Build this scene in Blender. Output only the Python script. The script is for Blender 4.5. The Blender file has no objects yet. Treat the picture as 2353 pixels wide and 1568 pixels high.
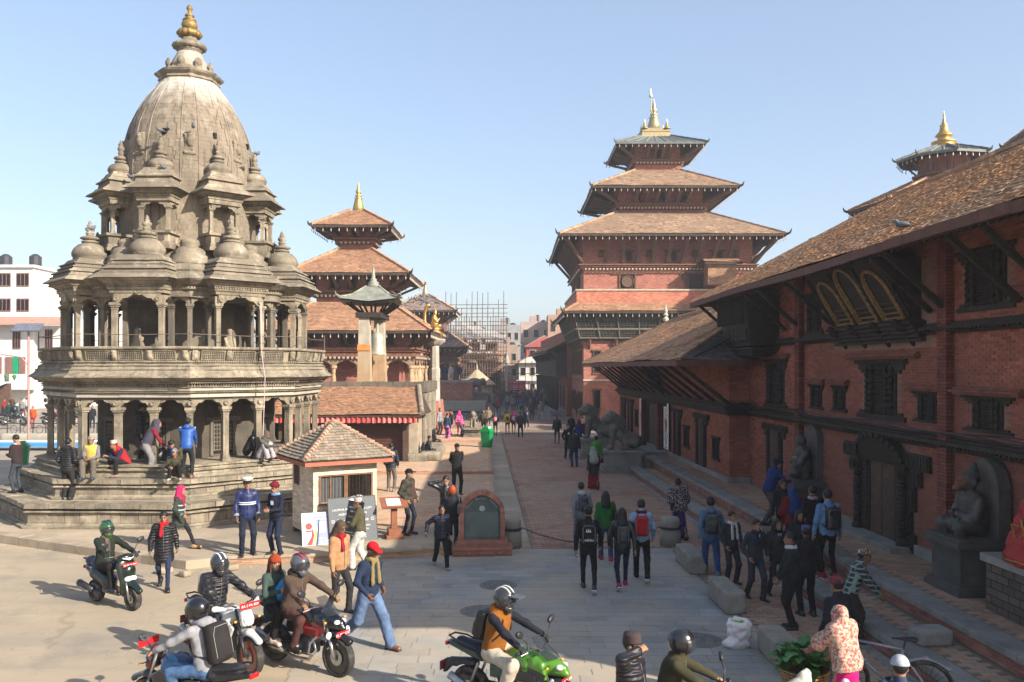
import bpy,math,random
import numpy as np
from mathutils import Vector,Matrix
random.seed(7);RNG=np.random.default_rng(11)
PI=math.pi;R=math.radians
sc=bpy.context.scene;COL=sc.collection
CAMZ=4.6;F=849.0;HZ=367.7
cam=bpy.data.cameras.new("camera");cam.sensor_width=36;cam.lens=36*F/1024;cam.shift_y=(HZ-341)/1024
cam.clip_end=3000;cam.clip_start=.1
co=bpy.data.objects.new("camera",cam);COL.objects.link(co);co.location=(0,0,CAMZ);co.rotation_euler=(PI/2,0,0)
sc.camera=co
SUN_AZ,SUN_EL=R(125.8),R(28.6)
w=bpy.data.worlds.new("World");sc.world=w;w.use_nodes=True
nt=w.node_tree;sky=nt.nodes.new("ShaderNodeTexSky");sky.sky_type='NISHITA';sky.sun_disc=False
sky.sun_elevation=SUN_EL;sky.sun_rotation=SUN_AZ;sky.altitude=0;sky.air_density=1.0;sky.dust_density=2.0;sky.ozone_density=.3
vl=nt.nodes.new("ShaderNodeMix");vl.data_type='RGBA';vl.inputs[0].default_value=.42;vl.inputs[7].default_value=(1.75,2.2,3.15,1);nt.links.new(sky.outputs[0],vl.inputs[6]);nt.links.new(vl.outputs[2],nt.nodes["Background"].inputs[0]);nt.nodes["Background"].inputs[1].default_value=.122
sl=bpy.data.lights.new("sun",'SUN');sl.energy=5.0;sl.angle=R(.55);sl.color=(1,.915,.79)
so=bpy.data.objects.new("sun",sl);COL.objects.link(so)
SD=Vector((math.sin(SUN_AZ)*math.cos(SUN_EL),math.cos(SUN_AZ)*math.cos(SUN_EL),math.sin(SUN_EL)))
so.rotation_euler=SD.to_track_quat('Z','Y').to_euler()
vs=sc.view_settings;vs.view_transform='Standard';vs.look='None';vs.exposure=1.12;vs.gamma=1;vs.use_curve_mapping=False
sc.cycles.max_bounces=6;sc.cycles.diffuse_bounces=3;sc.cycles.glossy_bounces=3;sc.cycles.transmission_bounces=4
sc.cycles.use_adaptive_sampling=True;sc.cycles.adaptive_threshold=.02;sc.cycles.use_denoising=True
K=1024/2353
def G(x,y,z=0):
 u,v=x*K,y*K;Y=F*(CAMZ-z)/(v-HZ)
 return((u-512)/F*Y,Y)
SA=math.atan(.035)
def ST(t,s):return(t*math.cos(SA)-s*math.sin(SA),t*math.sin(SA)+s*math.cos(SA))
MATS={}
def hexc(h):
 if not isinstance(h,str):return tuple(h)
 h=h.lstrip('#');return tuple(((c/12.92)if c<=.04045 else((c+.055)/1.055)**2.4)for c in(int(h[i:i+2],16)/255 for i in(0,2,4)))
def N(t,ty,**kw):
 n=t.nodes.new(ty)
 for k,v in kw.items():
  if k in n.inputs:n.inputs[k].default_value=v
  else:setattr(n,k,v)
 return n
def mat(name,col,rough=.85,var=.25,scale=3.,bump=.0,bscale=30.,island=0.,metal=0.,hue=None,streak=0.,dirt=None,dscale=1.2,dlo=.5,dhi=.7,brick=None,wave=None,spec=.3,coat=0.,trans=0.,emit=0.,grid=None,wp=False,alpha=1.,crack=0.,zst=None,rut=None):
 if name in MATS:return MATS[name]
 m=bpy.data.materials.new(name);MATS[name]=m;m.use_nodes=True
 t=m.node_tree;L=t.links.new;b=t.nodes["Principled BSDF"]
 c=hexc(col);m.diffuse_color=(*c,1)
 b.inputs["Roughness"].default_value=rough;b.inputs["Metallic"].default_value=metal;b.inputs["Specular IOR Level"].default_value=spec
 b.inputs["Coat Weight"].default_value=coat
 if trans:b.inputs["Transmission Weight"].default_value=trans
 b.inputs["Alpha"].default_value=alpha
 if emit:b.inputs["Emission Color"].default_value=(*c,1);b.inputs["Emission Strength"].default_value=emit
 tc=N(t,"ShaderNodeTexCoord");cur=None;hgt=None;OB=N(t,"ShaderNodeNewGeometry").outputs[0]if wp else tc.outputs["Object"]
 def mixc(a,bcol,fac,mode='MIX'):
  x=N(t,"ShaderNodeMix",data_type='RGBA',blend_type=mode)
  for s,v in((0,fac),(6,a),(7,bcol)):
   if hasattr(v,'is_linked'):L(v,x.inputs[s])
   else:x.inputs[s].default_value=v if s==0 else((*v,1)if len(v)==3 else v)
  return x.outputs[2]
 def mr(sock,a,bb,c0,d0):
  x=N(t,"ShaderNodeMapRange");L(sock,x.inputs[0])
  for i,v in enumerate((a,bb,c0,d0)):x.inputs[i+1].default_value=v
  return x.outputs[0]
 base=c
 if brick:
  bw,bh,mc,ax=brick
  sx=N(t,"ShaderNodeSeparateXYZ");L(OB,sx.inputs[0]);cx=N(t,"ShaderNodeCombineXYZ")
  if ax=='z':L(sx.outputs[0],cx.inputs[0]);L(sx.outputs[1],cx.inputs[1])
  elif ax=='xy':
   ad=N(t,"ShaderNodeMath",operation='ADD');L(sx.outputs[0],ad.inputs[0]);L(sx.outputs[1],ad.inputs[1]);L(ad.outputs[0],cx.inputs[0]);L(sx.outputs[2],cx.inputs[1])
  else:L(sx.outputs['xy'.index(ax)],cx.inputs[0]);L(sx.outputs[2],cx.inputs[1])
  bt=N(t,"ShaderNodeTexBrick",Scale=1.0);bt.inputs["Brick Width"].default_value=bw;bt.inputs["Row Height"].default_value=bh;bt.inputs["Mortar Size"].default_value=bh*.09
  bt.inputs["Color1"].default_value=(*[v*.72 for v in c],1);bt.inputs["Color2"].default_value=(*[min(1,v*1.25)for v in c],1);bt.inputs["Mortar"].default_value=(*hexc(mc),1);bt.inputs["Mortar Smooth"].default_value=.2
  L(cx.outputs[0],bt.inputs[0]);base=bt.outputs[0];hgt=mr(bt.outputs[1],0,1,1,0)
 if grid:
  gp,gc,ax=grid
  sx=N(t,"ShaderNodeSeparateXYZ");L(OB,sx.inputs[0]);outs=[]
  for k in ax:
   ml=N(t,"ShaderNodeMath",operation='PINGPONG');ml.inputs[1].default_value=gp/2;L(sx.outputs['xyz'.index(k)],ml.inputs[0]);outs.append(ml.outputs[0])
  mn=N(t,"ShaderNodeMath",operation='MINIMUM');L(outs[0],mn.inputs[0]);L(outs[1],mn.inputs[1])
  base=mixc(base,hexc(gc),mr(mn.outputs[0],gp*.14,gp*.18,0,1))
 n1=N(t,"ShaderNodeTexNoise",Scale=scale,Detail=6.,Roughness=.65);L(OB,n1.inputs[0])
 lo,hi=1-var,1+var*.8
 f=mr(n1.outputs[0],.3,.7,lo,hi)
 if island:
  g=N(t,"ShaderNodeNewGeometry");oi=N(t,"ShaderNodeObjectInfo")
  ad=N(t,"ShaderNodeMath",operation='ADD');L(g.outputs["Random Per Island"],ad.inputs[0]);L(oi.outputs["Random"],ad.inputs[1])
  fr=N(t,"ShaderNodeMath",operation='FRACT');L(ad.outputs[0],fr.inputs[0])
  ml=N(t,"ShaderNodeMath",operation='MULTIPLY');L(f,ml.inputs[0]);L(mr(fr.outputs[0],0,1,1-island,1+island),ml.inputs[1]);f=ml.outputs[0]
 vm=N(t,"ShaderNodeVectorMath",operation='SCALE')
 if hasattr(base,'is_linked'):L(base,vm.inputs[0])
 else:vm.inputs[0].default_value=base
 L(f,vm.inputs["Scale"]);cur=vm.outputs[0]
 if hue is not None:
  n2=N(t,"ShaderNodeTexNoise",Scale=scale*.37,Detail=4.);L(OB,n2.inputs[0])
  cur=mixc(cur,hexc(hue),mr(n2.outputs[0],.45,.65,0,.75))
 if streak:
  mp=N(t,"ShaderNodeMapping");mp.inputs["Scale"].default_value=(9,9,.6);L(OB,mp.inputs[0])
  n3=N(t,"ShaderNodeTexNoise",Scale=1.,Detail=5.);L(mp.outputs[0],n3.inputs[0])
  cur=mixc(cur,[v*.35 for v in c],mr(n3.outputs[0],.5,.75,0,streak))
 if dirt is not None:
  n4=N(t,"ShaderNodeTexNoise",Scale=dscale,Detail=8.,Roughness=.7);L(OB,n4.inputs[0])
  cur=mixc(cur,hexc(dirt),mr(n4.outputs[0],dlo,dhi,0,.85))
 if rut is not None:
  mp=N(t,"ShaderNodeMapping");mp.inputs["Scale"].default_value=(.10,1.3,1);mp.inputs["Rotation"].default_value=(0,0,.32);L(OB,mp.inputs[0]);n7=N(t,"ShaderNodeTexNoise",Scale=1.,Detail=7.,Roughness=.7);L(mp.outputs[0],n7.inputs[0]);cur=mixc(cur,hexc(rut),mr(n7.outputs[0],.48,.66,0,.6))
 if zst:
  sx=N(t,"ShaderNodeSeparateXYZ");L(OB,sx.inputs[0]);mp=N(t,"ShaderNodeMapping");mp.inputs["Scale"].default_value=(5,5,.5);L(OB,mp.inputs[0]);n6=N(t,"ShaderNodeTexNoise",Scale=1.,Detail=6.);L(mp.outputs[0],n6.inputs[0])
  ad=N(t,"ShaderNodeMath",operation='MULTIPLY_ADD');L(n6.outputs[0],ad.inputs[0]);ad.inputs[1].default_value=1.6;L(sx.outputs[2],ad.inputs[2]);cur=mixc(cur,hexc(zst[2]),mr(ad.outputs[0],zst[0]+.8,zst[1]+.8,0,.85))
 if crack:
  wn=N(t,"ShaderNodeTexNoise",Scale=1.5,Detail=3.);L(OB,wn.inputs[0]);wm=N(t,"ShaderNodeVectorMath",operation='MULTIPLY_ADD');L(wn.outputs[1],wm.inputs[0]);wm.inputs[1].default_value=(.9,.9,0);L(OB,wm.inputs[2])
  vo=N(t,"ShaderNodeTexVoronoi",feature='DISTANCE_TO_EDGE',Scale=.42);L(wm.outputs[0],vo.inputs[0]);cur=mixc(cur,[v*.45 for v in c],mr(vo.outputs["Distance"],.002,.006,crack,0))
 L(cur,b.inputs["Base Color"])
 if wave:
  wp,ax,wd=wave
  wv=N(t,"ShaderNodeTexWave",wave_type='BANDS',bands_direction=ax,wave_profile='SIN',Scale=1/wp*.314,Distortion=1.2,Detail=1.);wv.inputs["Detail Scale"].default_value=2.;L(OB,wv.inputs[0])
  bp=N(t,"ShaderNodeBump",Strength=.9,Distance=wd);L(wv.outputs[1],bp.inputs["Height"]);L(bp.outputs[0],b.inputs["Normal"])
 elif bump or hgt is not None:
  n5=N(t,"ShaderNodeTexNoise",Scale=bscale,Detail=5.);L(OB,n5.inputs[0]);h=n5.outputs[0]
  if hgt is not None:
   ad=N(t,"ShaderNodeMath",operation='MULTIPLY_ADD');L(hgt,ad.inputs[0]);ad.inputs[1].default_value=1.2;L(h,ad.inputs[2]);h=ad.outputs[0]
  bp=N(t,"ShaderNodeBump",Strength=min(1,bump or .4),Distance=.02);L(h,bp.inputs["Height"]);L(bp.outputs[0],b.inputs["Normal"])
 return m
class MB:
 def __init__(s):s.v=[];s.c=[];s.i=[];s.m=[];s.n=0
 def add(s,v,f,mi=0):
  v=np.asarray(v,float).reshape(-1,3)
  if isinstance(f,np.ndarray):
   s.c.append(np.full(len(f),f.shape[1],np.int32));s.i.append((f+s.n).ravel().astype(np.int32));k=len(f)
  else:
   k=len(f);s.c.append(np.array([len(q)for q in f],np.int32));s.i.append(np.array([j+s.n for q in f for j in q],np.int32))
  s.m.append(np.full(k,mi,np.int32));s.v.append(v);s.n+=len(v);return s
 def box(s,lo,hi,mi=0,M=None):
  (a,b,c),(d,e,f)=lo,hi
  v=np.array([(a,b,c),(d,b,c),(d,e,c),(a,e,c),(a,b,f),(d,b,f),(d,e,f),(a,e,f)],float)
  return s.add(tf(v,M),BOXF,mi)
 def cbox(s,c,h,mi=0,M=None,rz=0):
  v=UNIT*np.asarray(h,float)
  if rz:v=v@rotm(rz).T
  return s.add(tf(v+np.asarray(c,float),M),BOXF,mi)
 def frus(s,c,h0,h1,z0,z1,mi=0,M=None):
  v=np.array([(x*h0[0],y*h0[1],z0)for x,y in SQ]+[(x*h1[0],y*h1[1],z1)for x,y in SQ])+np.array([c[0],c[1],0])
  return s.add(tf(v,M),BOXF,mi)
 def tube(s,pts,r,seg=8,mi=0,cap=True,M=None,closed=False):
  P=np.asarray(pts,float);n=len(P);r=np.broadcast_to(np.asarray(r,float),(n,))
  T=np.gradient(P,axis=0)if not closed else np.roll(P,-1,0)-np.roll(P,1,0)
  T/=np.linalg.norm(T,axis=1)[:,None]+1e-9
  up=np.array([0,0,1.])if abs(T[0][2])<.9 else np.array([1.,0,0]);V=[];a=np.arange(seg)*2*PI/seg
  x=np.cross(up,T[0]);x/=np.linalg.norm(x)
  for i in range(n):
   x=x-T[i]*(x@T[i]);x/=np.linalg.norm(x)+1e-9;y=np.cross(T[i],x)
   V.append(P[i]+r[i]*(np.cos(a)[:,None]*x+np.sin(a)[:,None]*y))
  f=[]
  for i in range(n if closed else n-1):
   j=(i+1)%n
   for k in range(seg):f.append((i*seg+k,i*seg+(k+1)%seg,j*seg+(k+1)%seg,j*seg+k))
  if cap and not closed:f+=[tuple(range(seg))[::-1],tuple((n-1)*seg+k for k in range(seg))]
  return s.add(tf(np.concatenate(V),M),f,mi)
 def lathe(s,prof,seg=24,c=(0,0,0),mi=0,M=None,rot=0.,lobes=0,lamp=0.,sq=None):
  a=rot+np.arange(seg)*2*PI/seg;V=[]
  lob=1+lamp*np.cos(lobes*a)if lobes else np.ones(seg)
  for r,z in prof:V.append(np.stack([r*lob*np.cos(a),r*lob*np.sin(a),np.full(seg,z)],1))
  n=len(prof);f=[(i*seg+k,i*seg+(k+1)%seg,(i+1)*seg+(k+1)%seg,(i+1)*seg+k)for i in range(n-1)for k in range(seg)]
  if prof[0][0]>1e-3:f.append(tuple(range(seg))[::-1])
  if prof[-1][0]>1e-3:f.append(tuple((n-1)*seg+k for k in range(seg)))
  return s.add(tf(np.concatenate(V)+np.asarray(c,float),M),f,mi)
 def ext(s,poly,h,axis=2,off=0.,mi=0,M=None):
  n=len(poly);P=np.asarray(poly,float);V=np.zeros((2*n,3))
  oth=[k for k in range(3)if k!=axis]
  for q,o in((0,off),(1,off+h)):V[q*n:(q+1)*n,oth[0]]=P[:,0];V[q*n:(q+1)*n,oth[1]]=P[:,1];V[q*n:(q+1)*n,axis]=o
  f=[(k,(k+1)%n,n+(k+1)%n,n+k)for k in range(n)]+[tuple(range(n))[::-1],tuple(range(n,2*n))]
  if axis==1:f=[q[::-1]for q in f]
  return s.add(tf(V,M),f,mi)
 def sph(s,c,r,seg=10,mi=0,M=None):
  r=np.broadcast_to(np.asarray(r,float),(3,));v,f=USPH(seg);return s.add(tf(v*r+np.asarray(c,float),M),f,mi)
 def mesh(s,name,mats,smooth=False):
  me=bpy.data.meshes.new(name)
  if not s.v:return me
  v=np.concatenate(s.v).astype(np.float32);c=np.concatenate(s.c);i=np.concatenate(s.i);m=np.concatenate(s.m)
  me.vertices.add(len(v));me.vertices.foreach_set('co',v.ravel());me.loops.add(len(i));me.loops.foreach_set('vertex_index',i)
  me.polygons.add(len(c));st=np.zeros(len(c),np.int32);st[1:]=np.cumsum(c)[:-1]
  me.polygons.foreach_set('loop_start',st);me.polygons.foreach_set('loop_total',c)
  me.polygons.foreach_set('use_smooth',np.full(len(c),bool(smooth)))
  for q in(mats if isinstance(mats,(list,tuple))else[mats]if mats else[]):me.materials.append(q)
  if m.any():me.polygons.foreach_set('material_index',m)
  me.update(calc_edges=True);return me
 def obj(s,name,mats,parent=None,smooth=False,**props):return link(name,s.mesh(name,mats,smooth),parent,**props)
SQ=[(-1,-1),(1,-1),(1,1),(-1,1)]
UNIT=np.array([(x,y,z)for z in(-1,1)for x,y in SQ],float)
BOXF=np.array([(3,2,1,0),(4,5,6,7),(0,1,5,4),(1,2,6,5),(2,3,7,6),(3,0,4,7)])
_SPH={}
def USPH(seg):
 if seg not in _SPH:
  nr=max(4,seg//2);V=[(0,0,-1)]
  for i in range(1,nr):
   p=-PI/2+PI*i/nr;V+=[(math.cos(p)*math.cos(2*PI*k/seg),math.cos(p)*math.sin(2*PI*k/seg),math.sin(p))for k in range(seg)]
  V.append((0,0,1));f=[(0,1+(k+1)%seg,1+k)for k in range(seg)]
  for i in range(nr-2):f+=[(1+i*seg+k,1+i*seg+(k+1)%seg,1+(i+1)*seg+(k+1)%seg,1+(i+1)*seg+k)for k in range(seg)]
  b=1+(nr-2)*seg;f+=[(b+k,b+(k+1)%seg,len(V)-1)for k in range(seg)];_SPH[seg]=(np.array(V),f)
 return _SPH[seg]
def tf(v,M):
 if M is None:return v
 M=np.asarray(M,float);return v@M[:3,:3].T+M[:3,3]
def rotm(a):return np.array([[math.cos(a),-math.sin(a),0],[math.sin(a),math.cos(a),0],[0,0,1]])
def frame(o,x,z=(0,0,1)):
 x=Vector(x).normalized();z=Vector(z);y=z.cross(x).normalized();z=x.cross(y)
 return np.array([[x[i],y[i],z[i],o[i]]for i in range(3)]+[[0,0,0,1]])
def link(name,data,parent=None,**props):
 o=bpy.data.objects.new(name,data);COL.objects.link(o)
 if parent is not None:o.parent=parent
 for k,v in props.items():
  if v is not None:o[k]=v
 return o
def thing(name,label,cat,loc=(0,0,0),rz=0,group=None):
 o=link(name,None,None,label=label,category=cat,group=group);o.location=loc;o.rotation_euler=(0,0,rz);return o
def tag(o,label,cat,group=None):
 o['label']=label;o['category']=cat
 if group:o['group']=group
 return o
def pieces(name,me,Ms,parent):
 for M in Ms:
  o=link(name,me,parent);o.matrix_local=Matrix(M.tolist())
def cap(a,b,ra,rb,n=None,s=1.):return('c',np.array(a,float),np.array(b,float),ra,rb,n,s)
def ell(c,r,rot=None):return('e',np.array(c,float),np.array(r,float),rot)
def rbx(c,h,rd=.02,rot=None):return('b',np.array(c,float),np.array(h,float),rd,rot)
def sdf1(p,P):
 k=p[0]
 if k=='c':
  _,a,b,ra,rb,n,s=p;Q=P-a;B=b-a
  if n is not None:
   n=np.asarray(n,float);Q=Q-((1-1/s)*(Q@n))[:,None]*n;B=B-(1-1/s)*(B@n)*n
  t=np.clip((Q@B)/max(B@B,1e-9),0,1);return np.linalg.norm(Q-t[:,None]*B,axis=1)-(ra+(rb-ra)*t)
 if k=='e':
  _,c,r,rot=p;Q=P-c
  if rot is not None:Q=Q@rot
  q=np.linalg.norm(Q/r,axis=1);q2=np.linalg.norm(Q/r**2,axis=1)+1e-9;return q*(q-1)/q2
 _,c,h,rd,rot=p;Q=P-c
 if rot is not None:Q=Q@rot
 d=np.abs(Q)-(h-rd);return np.linalg.norm(np.maximum(d,0),axis=1)+np.minimum(d.max(1),0)-rd
def pbox(p):
 if p[0]=='c':
  m=max(p[3],p[4])*max(1,p[6]);return np.minimum(p[1],p[2])-m,np.maximum(p[1],p[2])+m
 m=np.linalg.norm(p[2])if p[3 if p[0]=='e' else 4]is not None else p[2]
 return p[1]-m,p[1]+m
def soft(prims,vox,k=.03,cut=None,noise=0.,sub=(),ns=9.):
 """smooth union of prims (sub: carved away), cut: [(point, normal)] keeps the side against the normal"""
 bb=[pbox(p)for p in prims];lo=np.min([b[0]for b in bb],0)-2.2*vox;hi=np.max([b[1]for b in bb],0)+2.2*vox
 n=np.maximum(np.ceil((hi-lo)/vox).astype(int)+1,4)
 ax=[lo[i]+vox*np.arange(n[i])for i in range(3)];P=np.stack(np.meshgrid(*ax,indexing='ij'),-1).reshape(-1,3)
 D=None
 for p in prims:
  d=sdf1(p,P)
  if D is None:D=d
  else:
   h=np.clip(.5+.5*(D-d)/k,0,1);D=D+(d-D)*h-k*h*(1-h)
 if noise:
  x,y,z=P.T*ns;D=D+noise*(np.sin(x*1.3+2*np.sin(z*.9))*np.sin(y*1.7+z*.6)+.6*np.sin(z*2.3+1.5*np.sin(x*1.9+y)))
 for p in sub:
  d=-sdf1(p,P);kk=k*.4;h=np.clip(.5-.5*(D-d)/kk,0,1);D=D+(d-D)*h+kk*h*(1-h)
 for pt,nn in(cut or()):D=np.maximum(D,(P-np.asarray(pt,float))@(np.asarray(nn,float)/np.linalg.norm(nn)))
 return snet(D.reshape(n),lo,vox)
_C8=np.array([(i,j,k)for i in(0,1)for j in(0,1)for k in(0,1)])
_E12=[(a,b)for a in range(8)for b in range(a+1,8)if np.abs(_C8[a]-_C8[b]).sum()==1]
def snet(D,lo,h):
 S=D<0;nx,ny,nz=D.shape
 cnt=np.zeros((nx-1,ny-1,nz-1),np.int8)
 for i,j,k in _C8:cnt+=S[i:nx-1+i,j:ny-1+j,k:nz-1+k]
 act=(cnt>0)&(cnt<8);idx=np.full(act.shape,-1,np.int64);cells=np.argwhere(act);idx[act]=np.arange(len(cells))
 if not len(cells):return np.zeros((0,3)),np.zeros((0,4),int)
 val=np.stack([D[tuple((cells+c).T)]for c in _C8],1);acc=np.zeros((len(cells),3));w=np.zeros(len(cells))
 for a,b in _E12:
  m=(val[:,a]<0)!=(val[:,b]<0);d=val[:,a]-val[:,b];t=np.where(m,val[:,a]/np.where(np.abs(d)<1e-12,1,d),0)
  acc+=np.where(m[:,None],_C8[a]+t[:,None]*(_C8[b]-_C8[a]),0);w+=m
 V=lo+h*(cells+acc/w[:,None]);Fc=[]
 for axn in range(3):
  sl0=[slice(None)]*3;sl1=[slice(None)]*3;sl0[axn]=slice(0,-1);sl1[axn]=slice(1,None)
  e=S[tuple(sl0)]!=S[tuple(sl1)];u,v=[q for q in range(3)if q!=axn]
  E=np.argwhere(e);E=E[(E[:,u]>0)&(E[:,v]>0)&(E[:,u]<D.shape[u]-1)&(E[:,v]<D.shape[v]-1)]
  if not len(E):continue
  q=[]
  for du,dv in((1,1),(0,1),(0,0),(1,0)):
   c=E.copy();c[:,u]-=du;c[:,v]-=dv;q.append(idx[tuple(c.T)])
  q=np.stack(q,1);ins=S[tuple(E.T)];flip=~ins if axn!=1 else ins
  q[flip]=q[flip][:,::-1];Fc.append(q)
 return V,np.concatenate(Fc)if Fc else np.zeros((0,4),int)
def softobj(name,prims,vox,mt,parent=None,smooth=True,M=None,**kw):
 props={q:kw.pop(q)for q in('label','category','group','kind')if q in kw}
 v,f=soft(prims,vox,**kw);return MB().add(tf(v,M),f).obj(name,mt,parent,smooth,**props)
def text(s,size,align='CENTER',ext=.002):
 cu=bpy.data.curves.new("lettering",'FONT');cu.body=s;cu.size=size;cu.align_x=align;cu.extrude=ext;cu.resolution_u=2
 o=bpy.data.objects.new("lettering",cu);me=bpy.data.meshes.new_from_object(o);bpy.data.objects.remove(o);bpy.data.curves.remove(cu);return me
def letter(s,size,mt,parent,M,align='CENTER',ext=.002,name="lettering"):
 me=text(s,size,align,ext);me.materials.clear();me.materials.append(mt);o=link(name,me,parent);o.matrix_local=Matrix(np.asarray(M).tolist());return o
def tile_mesh(w,l,th):
 v=[(-w/2,0,th),(w/2,0,th),(w/2,l,0),(-w/2,l,0),(-w/2,0,th*.15),(w/2,0,th*.15)]
 return np.array(v),[(0,1,2,3),(4,5,1,0),(4,0,3),(1,5,2)]
def tiled(parent,p0,p1,p2,p3,w,l,mt,near=0,th=.02,sag=.0,name="roof_tile",jit=1.):
 """cover the slope p0 p1 (eave) p2 p3 (top) with lapped tiles; the `near` ones closest to the camera are objects"""
 p0,p1,p2,p3=(np.array(p,float)for p in(p0,p1,p2,p3));up=((p3+p2)-(p0+p1))/2;ex=(p1-p0)/np.linalg.norm(p1-p0)
 n=np.cross(ex,up);n/=np.linalg.norm(n)
 if n[2]<0:n=-n
 rows=max(2,int(np.linalg.norm(up)/l));Ms=[]
 for r in range(rows):
  f=r/rows;a=p0+(p3-p0)*f;b=p1+(p2-p1)*f;d=b-a;L=np.linalg.norm(d)
  if L<w:continue
  k=max(1,round(L/w));e=d/L;upd=np.cross(n,e)
  if upd@up<0:upd=-upd
  for j in range(k):
   c=a+e*((j+(.5 if r%2 else .25)*1.0)*L/k);c=c-n*sag*math.sin(PI*f)*4*f
   ja,jb,jc=(RNG.random(3)-.5)*jit*(1 if RNG.random()>.015 else 5);c=c+n*(.03+.022*math.sin(c[1]*.55+c[0]*.3)+.012*math.sin(c[0]*1.3+c[1]*.9)+.009*math.sin(c[1]*2.7+c[0]*2.1));q=Matrix.Rotation(ja*.12,3,'Z')@Matrix.Rotation(jb*.10,3,'Y')@Matrix.Rotation(jc*.05,3,'X')
   M=np.eye(4);B=np.stack([e,upd,n],1);M[:3,:3]=B@np.array(q);M[:3,3]=c+n*.006*(1+jc);Ms.append(M)
 v,fc=tile_mesh(w*.97,l*1.25,th);lay(parent,name,v,fc,Ms,mt,near)
def lay(parent,name,v,fc,Ms,mt,near,rest=None,eye=(0,0,CAMZ),key=None):
 if not Ms:return
 A=np.stack(Ms);W=np.array(parent.matrix_basis)if parent is not None else np.eye(4);pos=A[:,:3,3]@W[:3,:3].T+W[:3,3]
 if near:
  d=np.linalg.norm(pos-np.array(eye),axis=1);u=pos[:,0]/np.maximum(pos[:,1],.1)*F;vv=HZ-(pos[:,2]-CAMZ)/np.maximum(pos[:,1],.1)*F
  d=d+1e4*((np.abs(u)>512)|(vv>682)|(vv<0));o=np.argsort(d);one,A=A[o[:near]],A[o[near:]]
  me=MB().add(v,fc).mesh(name,mt);pieces(name,me,one,parent)
 if len(A):
  V=np.einsum('nij,kj->nki',A[:,:3,:3],v)+A[:,None,:3,3];n=len(v);b=MB();V=V.reshape(-1,3);b.v.append(V);b.n=len(V)
  cnt=np.array([len(q)for q in fc],np.int32);ix=np.array([j for q in fc for j in q],np.int32)
  b.c.append(np.tile(cnt,len(A)));b.i.append((ix[None]+(np.arange(len(A))*n)[:,None]).ravel().astype(np.int32));b.m.append(np.zeros(len(A)*len(fc),np.int32))
  b.obj(rest or name+"_courses",mt,parent,kind="stuff")
def slab(w,l,h,bev=.0):
 a,b=w/2,l/2
 if not bev:return np.array([(-a,-b,h),(a,-b,h),(a,b,h),(-a,b,h),(-a,-b,0),(a,-b,0),(a,b,0),(-a,b,0)]),[(0,1,2,3),(4,5,1,0),(5,6,2,1),(6,7,3,2),(7,4,0,3)]
 c,d=a-bev,b-bev
 return np.array([(-c,-d,h),(c,-d,h),(c,d,h),(-c,d,h),(-a,-b,h-bev),(a,-b,h-bev),(a,b,h-bev),(-a,b,h-bev),(-a,-b,0),(a,-b,0),(a,b,0),(-a,b,0)]),[(0,1,2,3)]+[(4+i,4+(i+1)%4,(i+1)%4,i)for i in range(4)]+[(8+i,8+(i+1)%4,4+(i+1)%4,4+i)for i in range(4)]
def at(x,y,z,rz=0,s=(1,1,1)):
 M=np.eye(4);M[:3,:3]=rotm(rz)*np.array(s);M[:3,3]=(x,y,z);return M
 # ================================================================ ground, road, pavements
M_ground=mat("ground_earth",(.30,.25,.19),var=.25,scale=.2,bump=.3,bscale=4)
M_road=mat("road_dust",(.36,.285,.195),rough=.92,var=.16,scale=.5,bump=.35,bscale=55,hue=(.30,.25,.185),dirt=(.195,.175,.145),dscale=.6,dlo=.50,dhi=.70,crack=.35,rut=(.235,.205,.16))
M_flag=mat("flagstone",(.245,.245,.235),rough=.8,var=.16,scale=1.3,island=.16,bump=.25,bscale=40,dirt=(.36,.295,.215),dscale=.45,dlo=.38,dhi=.60,wp=True)
M_paver=mat("brick_paver",(.33,.185,.125),rough=.9,var=.22,scale=.7,island=.26,bump=.3,bscale=60,dirt=(.36,.27,.19),dscale=.25,dlo=.42,dhi=.7,wp=True)
M_pavsheet=mat("paving_far",(.30,.20,.15),rough=.9,var=.2,scale=.5,brick=(.3,.15,'5a4636','z'),dirt=(.34,.27,.21),dscale=.2,dlo=.45,dhi=.7)
M_joint=mat("paving_joint",(.17,.135,.10),var=.2,scale=2)
M_stone_top=mat("pavement_stone",(.35,.28,.20),rough=.9,var=.2,scale=.8,bump=.3,bscale=25,hue=(.28,.23,.17),wp=True,island=.1,dirt=(.22,.185,.14),dscale=.7,dlo=.52,dhi=.7)
M_kerb=mat("kerb_stone",(.29,.235,.17),rough=.9,var=.25,scale=2,bump=.5,bscale=14,island=.18,wp=True)
M_grey=mat("grey_stone",(.215,.205,.185),rough=.85,var=.3,scale=2.2,bump=.45,bscale=16,island=.12,wp=True,dirt=(.30,.27,.22),dscale=1.5)
M_brick=mat("red_brick",(.27,.088,.057),rough=.88,var=.35,scale=.5,island=.34,hue=(.19,.07,.048),bump=.3,bscale=60,wp=True,dirt=(.20,.07,.05),dscale=.6,dlo=.5,dhi=.75)
M_mort=mat("mortar",(.23,.13,.095),var=.25,scale=3,bump=.3)
def sheet(name,poly,z,mt,kind="structure"):
 b=MB();b.add([(x,y,z)for x,y in poly],[tuple(range(len(poly)))]);return b.obj(name,mt,None,kind=kind)
sheet("ground",[(-1500,-300),(1500,-300),(1500,2500),(-1500,2500)],-.03,M_ground)
sheet("road",[(-70,-14),(30,-14),(30,24),(-70,30)],0,M_road)
STO=link("street_paving",None,None,kind="structure");STO.rotation_euler=(0,0,SA)
def plate(name,poly,z,mt,parent,h=.0):
 b=MB()
 if h:b.ext(poly,h,2,z-h)
 else:b.add([(x,y,z)for x,y in poly],[tuple(range(len(poly)))])
 return b.obj(name,mt,parent)
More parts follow.
